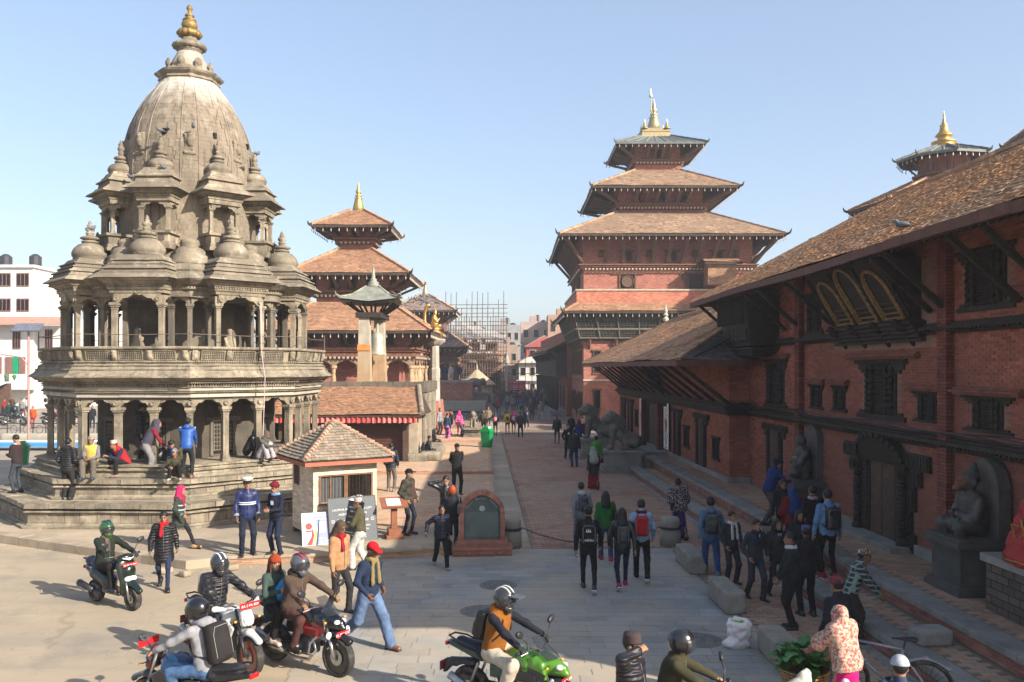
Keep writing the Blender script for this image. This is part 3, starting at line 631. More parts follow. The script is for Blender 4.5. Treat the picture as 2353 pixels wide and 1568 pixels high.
def stone_lion(name,label,loc,rz,s=1.,ped=1.0):
 t=thing(name,label,"lion statue",loc,rz,"stone guardian lions")
 b=MB()
 for(h,z0,z1)in(((.95,.55),0,.12),((.86,.48),.122,.25),((.76,.42),.252,ped-.22),((.84,.47),ped-.218,ped-.1),((.95,.55),ped-.098,ped)):b.frus((0,0),h,h,z0,z1)
 b.obj("pedestal",M_grey,t)
 P=[cap((-.05,0,.55),(.28,0,.95),.26,.25,(0,1,0),.9),cap((-.5,0,.34),(.05,0,.6),.31,.27,(0,1,0),.95),ell((.45,0,1.32),(.27,.25,.27)),cap((.55,0,1.3),(.76,0,1.24),.17,.12),cap((.55,0,1.18),(.72,0,1.1),.12,.09),cap((.36,-.17,.85),(.43,-.17,.1),.12,.085),cap((.36,.17,.85),(.43,.17,.1),.12,.085),ell((.5,-.17,.06),(.15,.1,.07)),ell((.5,.17,.06),(.15,.1,.07)),cap((-.5,-.2,.3),(-.1,-.24,.33),.2,.13),cap((-.5,.2,.3),(-.1,.24,.33),.2,.13),cap((-.12,-.25,.3),(-.2,-.25,.07),.1,.08),cap((-.12,.25,.3),(-.2,.25,.07),.1,.08),ell((-.05,-.25,.05),(.17,.09,.06)),ell((-.05,.25,.05),(.17,.09,.06)),cap((-.75,0,.2),(-.85,0,.7),.07,.05),ell((.6,-.13,1.42),(.06,.05,.06)),ell((.6,.13,1.42),(.06,.05,.06))]
 o=softobj("body",P,.04,M_lion,t,k=.05,noise=.004);o.location=(0,0,ped);o.scale=(s,s,s)
 b=MB()
 for i in range(8):
  for k in range(15):
   a=-2.4+4.8*(k+.5*(i%2))/14;r=.255+.018*i;c=(.46-i*.075,math.sin(a)*r,1.33-i*.06+math.cos(a)*r*.95);b.sph(c,(.042,.036,.045),6)
 o2=b.obj("mane",M_lion,t,True);o2.location=(0,0,ped);o2.scale=(s,s,s)
 return t
stone_lion("stone_lion","nearer stone lion on a stepped pedestal before the palace gate",(*ST(6.15,37.2),0),PI+SA,1.08)
stone_lion("stone_lion","farther stone lion with open jaws, half behind its twin",(*ST(5.85,43.2),0),PI+SA,1.12)
b=MB();
for k in range(5):b.box((5.9+k*.32,38.6,k*.15),(8.6,41.9,(k+1)*.15-.003*k))
o=b.obj("gate_steps",M_grey,None,kind="structure");o.rotation_euler=(0,0,SA)
# ================================================================ octagonal stone temple
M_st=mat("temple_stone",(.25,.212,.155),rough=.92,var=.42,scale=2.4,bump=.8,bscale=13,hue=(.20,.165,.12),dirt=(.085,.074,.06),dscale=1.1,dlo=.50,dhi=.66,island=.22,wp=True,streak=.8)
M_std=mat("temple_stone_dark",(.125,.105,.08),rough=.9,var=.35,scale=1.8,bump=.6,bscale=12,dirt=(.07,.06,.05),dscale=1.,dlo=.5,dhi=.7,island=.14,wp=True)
M_roofst=mat("temple_roof_stone",(.20,.168,.125),rough=.92,var=.4,scale=2.6,bump=.8,bscale=15,hue=(.125,.105,.08),dirt=(.36,.325,.265),dscale=2.6,dlo=.56,dhi=.70,wp=True,island=.12,streak=.35)
M_tower=mat("temple_tower_stone",(.195,.16,.12),rough=.92,var=.3,scale=1.8,bump=.7,bscale=18,hue=(.15,.122,.092),island=.06,wp=True,dirt=(.27,.235,.185),dscale=1.6,dlo=.56,dhi=.74,streak=.75,zst=(13.1,14.0,(.42,.39,.34)))
M_lime=mat("lime_stained_stone",(.33,.30,.25),rough=.92,var=.3,scale=2.5,bump=.5,wp=True,island=.1,hue=(.26,.21,.15),streak=.6)
M_pale=mat("pale_stone_band",(.34,.31,.255),rough=.85,var=.18,scale=1.5,bump=.3,island=.1,wp=True)
TC=(-10.9,28.7);TR=R(21)
TM=thing("stone_temple","tall octagonal carved stone temple with pillared storeys and ribbed domes","temple",(*TC,0),TR)
def octl(prof,sub=5,jit=.012,seed=3):
 rg=np.random.default_rng(seed);n=8*sub;V=[]
 c8=[(math.cos(k*PI/4),math.sin(k*PI/4))for k in range(9)]
 base=np.array([(c8[i][0]+(c8[i+1][0]-c8[i][0])*j/sub,c8[i][1]+(c8[i+1][1]-c8[i][1])*j/sub)for i in range(8)for j in range(sub)])
 for r,z in prof:
  q=r+(rg.random(n)-.5)*2*jit;V.append(np.column_stack([base*q[:,None],z+(rg.random(n)-.5)*jit]))
 m=len(prof);f=[(i*n+k,i*n+(k+1)%n,(i+1)*n+(k+1)%n,(i+1)*n+k)for i in range(m-1)for k in range(n)]
 f+=[tuple(range(n))[::-1],tuple((m-1)*n+k for k in range(n))]
 return MB().add(np.concatenate(V),f)
def octp(r,k):return np.array((r*math.cos(k*PI/4),r*math.sin(k*PI/4)))
def facep(par,name,r,z0,h,n,mt,dep=.3,gap=.012,bev=.015,jz=.006,faces=range(8),vary=.35):
 """a course of stones round the octagon, each stone its own object"""
 for k in faces:
  p,q=octp(r,k),octp(r,k+1);L=np.linalg.norm(q-p);e=(q-p)/L;a=math.atan2(e[1],e[0]);cuts=np.sort(np.concatenate([[0,L],(np.arange(1,n)+(RNG.random(n-1)-.5)*vary)*L/n]))
  for i in range(n):
   l=cuts[i+1]-cuts[i];c=p+e*(cuts[i]+l/2);nn=np.array((-e[1],e[0]));c=c+nn*(dep/2+(RNG.random()-.5)*.02)
   M=at(c[0],c[1],z0+(RNG.random()-.5)*jz,a,(l-gap,dep,h));o=link(name,SLAB[mt.name],par);o.matrix_local=Matrix(M.tolist())
SLAB={}
for mm in(M_st,M_std,M_pale):
 v,f=slab(1,1,1);v=v.copy();top=v[:,2]>.5;v[top,:2]*=.985;SLAB[mm.name]=MB().add(v,f).mesh("stone_block",mm)
vis=[4,5,6,7,0]
for R0,z0,z1,nb in((6.0,.2,.875,9),(5.13,.875,1.45,8)):
 h=z1-z0;b=octl([(R0*.955,z0),(R0*.955,z1-.03),(0.5,z1-.03)],1,0)
 co_=b.obj("step_core",M_std,TM)
 octl([(R0*1.01,z0+.001),(R0*1.012,z0+.06),(R0*.99,z0+.08),(R0*.985,z0+.13),(R0*.96,z0+.14)],9,.012).obj("base_moulding",M_st,TM)
 facep(TM,"stone_block",R0*.982,z0+.141,h*.46,nb,M_st,.3,faces=vis)
 octl([(R0*.96,z1-.26),(R0*.992,z1-.255),(R0*1.002,z1-.23),(R0*.992,z1-.20),(R0*.965,z1-.19),(R0*.99,z1-.155),(R0*.95,z1-.14)],11,.012).obj("moulding",M_st,TM)
 facep(TM,"coping_stone",R0*1.003,z1-.132,.132,nb-2,M_st,.55,jz=.02,faces=vis)
 octl([(R0*.9,z1-.028),(R0*.9,z1-.004),(0.3,z1-.004)],3,.0).obj("step_top",M_stone_top,TM)
octl([(4.72,1.45),(4.72,1.52),(4.62,1.54),(4.60,1.60),(4.68,1.63),(4.68,1.66),(4.56,1.68),(4.55,1.73),(4.62,1.745),(4.62,1.80),(.3,1.80)],9,.014).obj("plinth",M_st,TM)
octl([(2.75,1.8),(2.75,5.1)],1,0).obj("inner_wall",mat("shade_tinted_stone",(.075,.062,.048),rough=.9,var=.4,scale=2,bump=.5),TM)  # inner wall coloured dark to stand in for the shade behind the columns
for k in vis:
 c=(octp(2.75,k)+octp(2.75,k+1))/2;e=octp(1,k+1)-octp(1,k);e/=np.linalg.norm(e);M=frame((*(c*1.003),0),(*e,0))
 o=MB().box((-.42,-.05,1.85),(-.33,.02,2.9),0,M).box((.33,-.05,1.85),(.42,.02,2.9),0,M).box((-.55,-.08,2.92),(.55,.02,3.05),0,M).obj("niche",M_std,TM)
 b=MB()
 for i in range(7):b.box((-.3+i*.09,-.02,2.0),(-.27+i*.09,.0,2.85),0,M);b.box((-.32,-.018,2.0+i*.13),(.32,-.002,2.03+i*.13),0,M)
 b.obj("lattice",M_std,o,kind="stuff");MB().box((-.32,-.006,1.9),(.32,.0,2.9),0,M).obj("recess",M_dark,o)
def column(b,x,y,z0,z1,w,a,M=None):
 h=z1-z0
 for(q,c0,c1)in((1.45,0,.05),(1.2,.052,.10),(1.0,.10,.86),(1.12,.862,.885),(1.0,.887,.91),(1.4,.912,.945),(1.75,.947,1.0)):
  v=UNIT*np.array([w*q/2,w*q/2,h*(c1-c0)/2]);v=v@rotm(a).T+np.array([x,y,z0+h*(c0+c1)/2]);b.add(tf(v,M),BOXF)
def arch(b,p,q,zs,zt,th,lobes=True,dip=.0,n=18,M=None):
 """cusped arch panel between two columns"""
 p,q=np.array(p,float),np.array(q,float);e=q-p;L=np.linalg.norm(e);e/=L;nn=np.array((-e[1],e[0]));V=[]
 for i in range(n+1):
  g=i/n;x=abs(2*g-1);z=zs+(zt-zs)*.95*(1-x**1.5)**.75*(1 if x<.86 else .3)
  if lobes:z-=.05*abs(math.sin(5*PI*g))*min(1,4*(1-x))
  if x<.05:z+=.02
  c=p+e*L*g
  for zz,s in((z,-1),(z,1),(zt+.005,1),(zt+.005,-1)):V.append((*(c+nn*s*th/2),zz))
 f=[(4*i+a,4*i+(a+1)%4,4*i+4+(a+1)%4,4*i+4+a)for i in range(n)for a in range(4)]
 f=[t[::-1]for t in f]+[(0,1,2,3),(4*n+3,4*n+2,4*n+1,4*n)]
 b.add(tf(np.array(V),M),f)
for k in range(8):
 p,q=octp(4.16,k),octp(4.16,k+1);a=math.atan2(*(q-p)[::-1])
 for i in range(3):
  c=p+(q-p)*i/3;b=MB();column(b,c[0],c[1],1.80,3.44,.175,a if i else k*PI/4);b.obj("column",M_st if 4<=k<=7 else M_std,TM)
  b=MB();arch(b,c,p+(q-p)*(i+1)/3,3.36,3.72,.2,n=30);o=b.obj("arch",M_st,TM)
 for i in range(4):
  c=p+(q-p)*i/3*.999;c=c*1.034;MB().lathe([(.075,0),(.075,.03),(.05,.035),(.03,.02)],10,M=frame((*c,3.56),((q-p)[0],(q-p)[1],0),(c[0],c[1],0))).obj("roundel",M_st,TM)
octl([(4.0,3.66),(4.27,3.66),(4.30,3.72),(4.30,3.735),(2.6,3.74)],5,.006).obj("ceiling",M_std,TM)
facep(TM,"pale_band_stone",4.37,3.735,.11,5,M_pale,.5,faces=vis,gap=.006)
octl([(4.3,3.846),(4.42,3.85),(4.46,3.88),(4.40,3.90),(4.44,3.925),(4.3,3.93)],9,.008).obj("moulding",M_st,TM)
facep(TM,"pale_band_stone",4.38,3.932,.09,5,M_pale,.5,faces=vis,gap=.006)
octl([(4.3,4.023),(4.44,4.025),(4.44,4.05),(4.38,4.052),(4.38,4.13),(4.50,4.135),(4.53,4.16),(4.50,4.18),(4.60,4.21),(4.72,4.29),(4.80,4.31),(4.80,4.35),(4.66,4.44),(4.60,4.52),(4.63,4.545),(4.56,4.57),(4.52,4.63),(4.55,4.66),(4.46,4.69),(4.40,4.74),(4.2,4.75)],12,.014).obj("cornice",M_st,TM)
def dentils(par,r,z,n,w,h,faces=range(8),dep=.04):
 Ms=[]
 for k in faces:
  p,q=octp(r,k),octp(r,k+1);a=math.atan2(*(q-p)[::-1])
  for i in range(n):c=p+(q-p)*(i+.5)/n;Ms.append(at(c[0],c[1],z,a,(w,dep*2,h)))
 v,f=slab(1,1,1);lay(par,"dentil",v,f,Ms,M_st,0)
dentils(TM,4.395,4.065,42,.045,.05);dentils(TM,4.50,4.142,62,.03,.035);dentils(TM,4.43,4.755,48,.05,.04);dentils(TM,4.50,5.145,60,.03,.03);dentils(TM,4.66,1.635,40,.06,.025);dentils(TM,3.66,6.975,34,.045,.05)
octl([(4.30,4.74),(4.44,4.745),(4.44,4.80),(4.36,4.81),(4.42,5.12),(4.50,5.13),(4.54,5.17),(4.54,5.22),(4.36,5.225),(4.26,5.05),(2.6,5.05)],9,.008).obj("parapet",M_st,TM)
for k in vis:
 p,q=octp(4.40,k),octp(4.40,k+1);e=(q-p);L=np.linalg.norm(e);e/=L
 M=frame((*p,4.82),(*e,0));M[:3,2]=(np.array([0,0,1])+.2*np.array([*((p+q)/2/4.1),0]));
 for i in range(3):
  x0=L*(.10+i*.285);x1=x0+L*.20
  o=MB().box((x0-.03,-.025,.0),(x1+.03,.05,.02),0,M).box((x0-.03,-.025,.26),(x1+.03,.05,.285),0,M).box((x0-.03,-.025,.021),(x0-.001,.05,.259),0,M).box((x1+.001,-.025,.021),(x1+.03,.05,.259),0,M).obj("pierced_panel",M_st,TM)
  b=MB();n=12
  for j in range(n+1):b.box((x0+(x1-x0)*j/n-.008,-.012,.02),(x0+(x1-x0)*j/n+.008,.0,.26),0,M)
  for j in range(6):b.box((x0,-.0115,.02+.048*j-.007),(x1,.0005,.02+.048*j+.009),0,M)
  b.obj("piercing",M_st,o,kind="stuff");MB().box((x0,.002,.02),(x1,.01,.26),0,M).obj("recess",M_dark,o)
 for i in range(4):
  x=L*(.035+i*.31)if i<3 else L*.965
  softobj("carved_figure",[rbx((x,-.03,.14),(.09,.035,.15),.03),ell((x,-.075,.12),(.055,.04,.09)),ell((x,-.08,.22),(.035,.035,.04)),cap((x-.06,-.06,.16),(x+.06,-.06,.08),.03,.03)],.022,M_st,TM,M=M,noise=.006,ns=45)
def ribdome(b,c,r,z0,z1,ztop,mi=0):
 h=z1-z0;b.lathe([(r*.92,z0),(r*1.0,z0+h*.06),(r*.95,z0+h*.12),(r*1.04,z0+h*.2),(r*1.06,z0+h*.4),(r*.95,z0+h*.65),(r*.7,z0+h*.88),(r*.42,z1)],32,c,mi,lobes=16,lamp=.025)
 t=ztop-z1;b.lathe([(r*.42,z1),(r*.5,z1+t*.03),(r*.52,z1+t*.08),(r*.34,z1+t*.13)],24,c,mi);b.lathe([(r*.34,z1+t*.13),(r*.54,z1+t*.19),(r*.52,z1+t*.25),(r*.3,z1+t*.31)],24,c,mi,lobes=12,lamp=.1)
 b.lathe([(r*.28,z1+t*.31),(r*.19,z1+t*.37),(r*.27,z1+t*.41),(r*.26,z1+t*.46),(r*.17,z1+t*.50),(r*.28,z1+t*.56),(r*.28,z1+t*.66),(r*.15,z1+t*.73),(r*.2,z1+t*.77),(r*.10,z1+t*.83),(r*.13,z1+t*.88),(.012,z1+t)],14,c,mi)
for k in range(8):
 seen=k in vis;phi=(k+.5)*PI/4;o_,l_=np.array((math.cos(phi),math.sin(phi))),np.array((-math.sin(phi),math.cos(phi)))
 M=frame((0,0,0),(*l_,0));P2=lambda o,l:o_*o+l_*l
 for(o,l)in((3.72,-.70),(3.72,.70),(3.05,-.70),(3.05,.70)):
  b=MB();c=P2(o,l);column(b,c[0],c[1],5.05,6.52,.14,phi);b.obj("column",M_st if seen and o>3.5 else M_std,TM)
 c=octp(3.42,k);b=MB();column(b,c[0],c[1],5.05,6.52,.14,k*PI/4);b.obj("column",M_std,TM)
 b=MB();arch(b,P2(3.72,-.70),P2(3.72,.70),6.42,6.80,.15,n=30)
 for s in(-1,1):arch(b,P2(3.72,s*.70),P2(3.05,s*.70),6.50,6.74,.16);arch(b,P2(3.05,s*.70),octp(3.42,k+(1 if s>0 else 0)),6.50,6.72,.16)
 o=b.obj("arch",M_st,TM)
 for l in(-.62,0,.62):
  MB().lathe([(.07,0),(.07,.03),(.045,.035),(.03,.02)],10,M=frame((*P2(3.81,l),6.63 if l else 6.84),(*l_,0),(*o_,0))).obj("roundel",M_st,TM)
 b=MB()
 for(h,z0,z1)in((.80,6.80,6.90),(.85,6.902,6.96),(.82,6.962,7.03),(.88,7.032,7.08),(.94,7.082,7.15),(1.02,7.152,7.22)):b.frus((0,-3.0),(h,h+.02),(h*1.02,h*1.02+.02),z0,z1,0,M)
 b.obj("pavilion_entablature",M_st,TM)
 v,f=slab(.05,.05,.045);lay(TM,"dentil",v,f,[at(*P2(3.86,-.78+.083*i),6.975,phi)for i in range(20)]+[at(*P2(3.86-.083*i,s*.84),6.975,phi)for i in range(9)for s in(-1,1)],M_st,0)
 b=MB()
 for(h0,h1,z0,z1)in((1.16,1.14,7.222,7.26),(1.14,.98,7.26,7.38),(1.0,.99,7.382,7.42),(.93,.91,7.422,7.50),(.97,.96,7.502,7.54),(.90,.80,7.542,7.64),(.84,.83,7.642,7.68),(.76,.74,7.682,7.76),(.79,.78,7.762,7.80),(.70,.58,7.802,7.95)):b.frus((0,-3.05),(h0,h0),(h1,h1),z0,z1,0,M)
 b.obj("pavilion_roof",M_roofst,TM)
 b=MB();c=P2(3.15,0);ribdome(b,(c[0],c[1],0),.49,7.95,8.48,9.2);b.obj("ribbed_dome",M_roofst,TM,True)
 b=MB()
 for(h,z0,z1)in((.54,8.25,8.36),(.50,8.362,8.46),(.47,8.462,8.72),(.56,8.722,8.80)):b.frus((0,-2.22),(h,h+.06),(h*1.03,h*1.03+.06),z0,z1,0,M)
 o=b.obj("balcony",M_st,TM)
 for l in(-.26,0,.26):b=MB();M3=frame((*P2(2.755,l),8.5),(*l_,0));b.box((-.09,-.012,.0),(.09,.0,.16),0,M3);b.obj("pierced_panel",M_std,o)
 for(q,l)in((2.62,-.42),(2.62,.42),(1.95,-.42),(1.95,.42)):
  b=MB();c=P2(q,l);column(b,c[0],c[1],8.8,9.56,.11,phi);b.obj("column",M_st,TM)
 b=MB();arch(b,P2(2.62,-.42),P2(2.62,.42),9.48,9.74,.10,n=24)
 for s in(-1,1):arch(b,P2(2.62,s*.42),P2(1.95,s*.42),9.54,9.71,.11)
 b.obj("arch",M_st,TM)
 b=MB()
 for(h,z0,z1)in((.53,9.722,9.86),(.57,9.862,9.90),(.54,9.902,9.96),(.60,9.962,10.0),(.67,10.002,10.07)):b.frus((0,-2.2),(h,h),(h*1.02,h*1.02),z0,z1,0,M)
 b.obj("pavilion_entablature",M_st,TM)
 v,f=slab(.035,.04,.035);lay(TM,"dentil",v,f,[at(*P2(2.755,-.52+.058*i),9.915,phi)for i in range(19)],M_st,0)
 b=MB()
 for(h0,h1,z0,z1)in((.84,.82,10.072,10.12),(.82,.64,10.12,10.25),(.64,.62,10.252,10.29),(.56,.53,10.292,10.46),(.61,.59,10.462,10.51),(.55,.47,10.512,10.60),(.48,.46,10.602,10.64),(.44,.36,10.642,10.78)):b.frus((0,-2.2),(h0,h0),(h1,h1),z0,z1,0,M)
 b.obj("pavilion_roof",M_roofst,TM)
 b=MB();c=P2(2.22,0);ribdome(b,(c[0],c[1],0),.37,10.78,11.12,11.9);b.obj("ribbed_dome",M_roofst,TM,True)
octl([(3.3,6.70),(3.62,6.72),(3.62,6.9),(3.7,6.95),(3.66,7.02),(3.78,7.08),(3.95,7.2),(4.0,7.24),(3.75,7.4),(3.55,7.5),(3.58,7.54),(3.4,7.58),(3.3,7.74),(3.1,7.78),(3.0,7.95),(2.75,8.05),(2.6,8.25),(2.3,8.35),(2.0,8.36)],10,.015).obj("second_cornice",M_roofst,TM)
b=MB()
for k in range(8):
 c=octp(2.55,k);b.lathe([(.62,7.75),(.64,7.85),(.56,7.9),(.58,8.02),(.46,8.1),(.47,8.2),(.34,8.3),(.24,8.34),(.3,8.42),(.26,8.55),(.1,8.6)],20,(*c,0),lobes=10,lamp=.03)
b.obj("corner_dome",M_roofst,TM,True,kind="stuff")
octl([(1.9,5.05),(1.9,9.0)],1,0).obj("shaft",M_std,TM)
prof=[(2.12,8.3),(2.12,9.4),(2.12,10.4),(2.09,11.2),(2.0,11.9),(1.84,12.5),(1.60,13.05),(1.32,13.55),(1.05,13.92),(.93,14.05)]
zz=np.array([p[1]for p in prof]);rr=np.array([p[0]for p in prof])
def tr_(z):return float(np.interp(z,zz,rr))
b=MB();seg=64;fine=[(np.interp(z,zz,rr)*.985,z)for z in np.linspace(8.3,14.05,40)]
b.lathe(fine,seg,rot=PI/16);tower=b.obj("tower_core",M_tower,TM,True)
Ms=[];z=8.3
def octf(a):return 1+.010*math.cos(8*a)
while z<14.0:
 h=.135 if z>10 else .16;r0,r1=tr_(z),tr_(min(z+h,14.05));n=max(24,8*round(2*PI*r0/.30/8));off=RNG.random()
 for k in range(n):
  a=(k+off)*2*PI/n;da=2*PI/n;rm=(r0+r1)/2*octf(a);sl=math.atan2(r0-r1,h)
  d=np.array((math.cos(a),math.sin(a),0));t_=np.array((-d[1],d[0],0));up=np.array((-d[0]*math.sin(sl),-d[1]*math.sin(sl),math.cos(sl)));nn=np.cross(t_,up)
  M=np.eye(4);M[:3,0]=t_*(rm*da-.003);M[:3,1]=up*(h/math.cos(sl)-.003);M[:3,2]=nn*(.036+RNG.random()*.002);M[:3,3]=d*(rm-.03)+np.array((0,0,z+h/2));Ms.append(M)
 z+=h
q_=[m[2,3]>13.4+.35*math.sin(5*math.atan2(m[1,3],m[0,3]))for m in Ms];hi=[m for m,q in zip(Ms,q_)if q];lo_=[m for m,q in zip(Ms,q_)if not q]
v,f=slab(1,1,1);lay(tower,"tower_stone",v,f,Ms,M_tower,300)
for k in range(8):
 for s in(-1,1):
  a=k*PI/4+s*.13;MB().tube([((tr_(z)*octf(a)+.012)*math.cos(a),(tr_(z)*octf(a)+.012)*math.sin(a),z)for z in np.linspace(10.3,13.98,24)],.022,5).obj("tower_rib",M_tower,TM)
for k in range(8):
 a=k*PI/4;d=np.array((math.cos(a),math.sin(a)));c=d*(tr_(11.8)+.03);M=frame((*c,11.75),(-d[1],d[0],0));M[:3,1]=(-d[0],-d[1],0)
 softobj("carved_figure",[rbx((0,0,0),(.17,.06,.3),.05),ell((0,-.08,-.02),(.1,.07,.17)),ell((0,-.09,.18),(.06,.06,.07)),rbx((0,-.03,-.38),(.2,.08,.06),.03)],.045,M_roofst,TM,M=M,noise=.012,ns=26)
 a+=PI/8;d=np.array((math.cos(a),math.sin(a)));c=d*tr_(12.05);M=frame((*(c*1.0),12.05),(-d[1],d[0],0));MB().cbox((0,0,0),(.05,.05,.09),0,M).obj("vent_hole",M_dark,TM)
octl([(.93,14.0),(.98,14.08),(.95,14.14),(1.0,14.18),(.97,14.26),(1.08,14.34),(1.12,14.40),(.95,14.46),(.8,14.55),(.72,14.62),(.5,14.65)],6,.01).obj("crown_cornice",M_roofst,TM)
for k in range(8):
 a=(k+.5)*PI/4;d=(math.cos(a),math.sin(a));M=frame((.72*d[0],.72*d[1],14.72),(-d[1],d[0],0))
 softobj("antefix",[ell((0,0,0),(.15,.05,.19)),ell((0,-.05,.0),(.09,.04,.1)),rbx((0,0,-.18),(.14,.06,.04),.02)],.035,M_roofst,TM,M=M,noise=.006,ns=30)
MB().lathe([(.66,14.6),(.62,14.75),(.52,14.95),(.44,15.1),(.40,15.2)],24).obj("crown_cone",M_lime,TM,True)
b=MB();b.lathe([(.40,15.2),(.36,15.24),(.40,15.28),(.42,15.32)],24);b.lathe([(.4,15.32),(.52,15.38),(.53,15.46),(.44,15.54),(.3,15.58)],36,lobes=18,lamp=.07);b.lathe([(.32,15.56),(.26,15.66),(.24,15.74)],20);b.obj("lotus_ring",M_roofst,TM,True)
b=MB();b.lathe([(.24,15.74),(.36,15.80),(.38,15.89),(.32,15.98),(.2,16.0)],36,lobes=12,lamp=.12);b.lathe([(.16,16.0),(.24,16.06),(.265,16.17),(.23,16.28),(.14,16.31),(.23,16.325),(.2,16.37),(.12,16.42),(.10,16.46),(.16,16.48),(.13,16.53),(.06,16.58),(.05,16.64),(.105,16.72),(.09,16.79),(.03,16.86),(0,16.92)],24)
b.obj("gilt_finial",mat("aged_gilt",(.24,.165,.06),rough=.55,var=.4,scale=5,metal=.45),TM,True)
b=MB()
for k in range(9):p=octp(4.5,k%8);(b.tube([(*octp(4.5,k),5.58),(*((octp(4.5,k)+octp(4.5,k+1))/2),5.555),(*octp(4.5,k+1),5.58)],.012,5)if k<8 else None)
b.obj("railing_cable",mat("rail_iron",(.12,.09,.07),rough=.6),TM)
for k in range(8):MB().tube([(*octp(4.5,k),5.2),(*octp(4.5,k),5.75)],.018,6).obj("railing_post",mat("rail_iron",(0,0,0)),TM)
a=octp(4.62,7)*.62+octp(4.62,6)*.38
for d in(0,.03):MB().tube([(a[0]*.99+d,a[1]*.99,6.6),(a[0]*1.01,a[1]*1.01+d,5.0),(a[0]*1.05,a[1]*1.05,4.3),(a[0]*1.02,a[1]*1.02+d,2.2)],.012,5).obj("hanging_rope",mat("rope_pink",(.5,.36,.36),var=.2),TM)
for k,(kk,g)in enumerate(((4,.75),(5,.3),(5,.62),(6,.2),(6,.55),(7,.4))):
 c=(octp(3.0,kk)*(1-g)+octp(3.0,kk+1)*g);a=math.atan2(c[1],c[0]);softobj("guardian_figure",[ell((0,0,5.25),(.2,.2,.2)),cap((0,0,5.3),(.02,0,5.55),.14,.11),ell((.04,0,5.72),(.1,.1,.12)),cap((0,-.16,5.5),(.14,-.12,5.25),.05,.05),cap((0,.16,5.5),(.14,.12,5.25),.05,.05)],.05,M_st,TM,M=at(*c,0,a)@at(-0.0,0,0),noise=.01,ns=22)
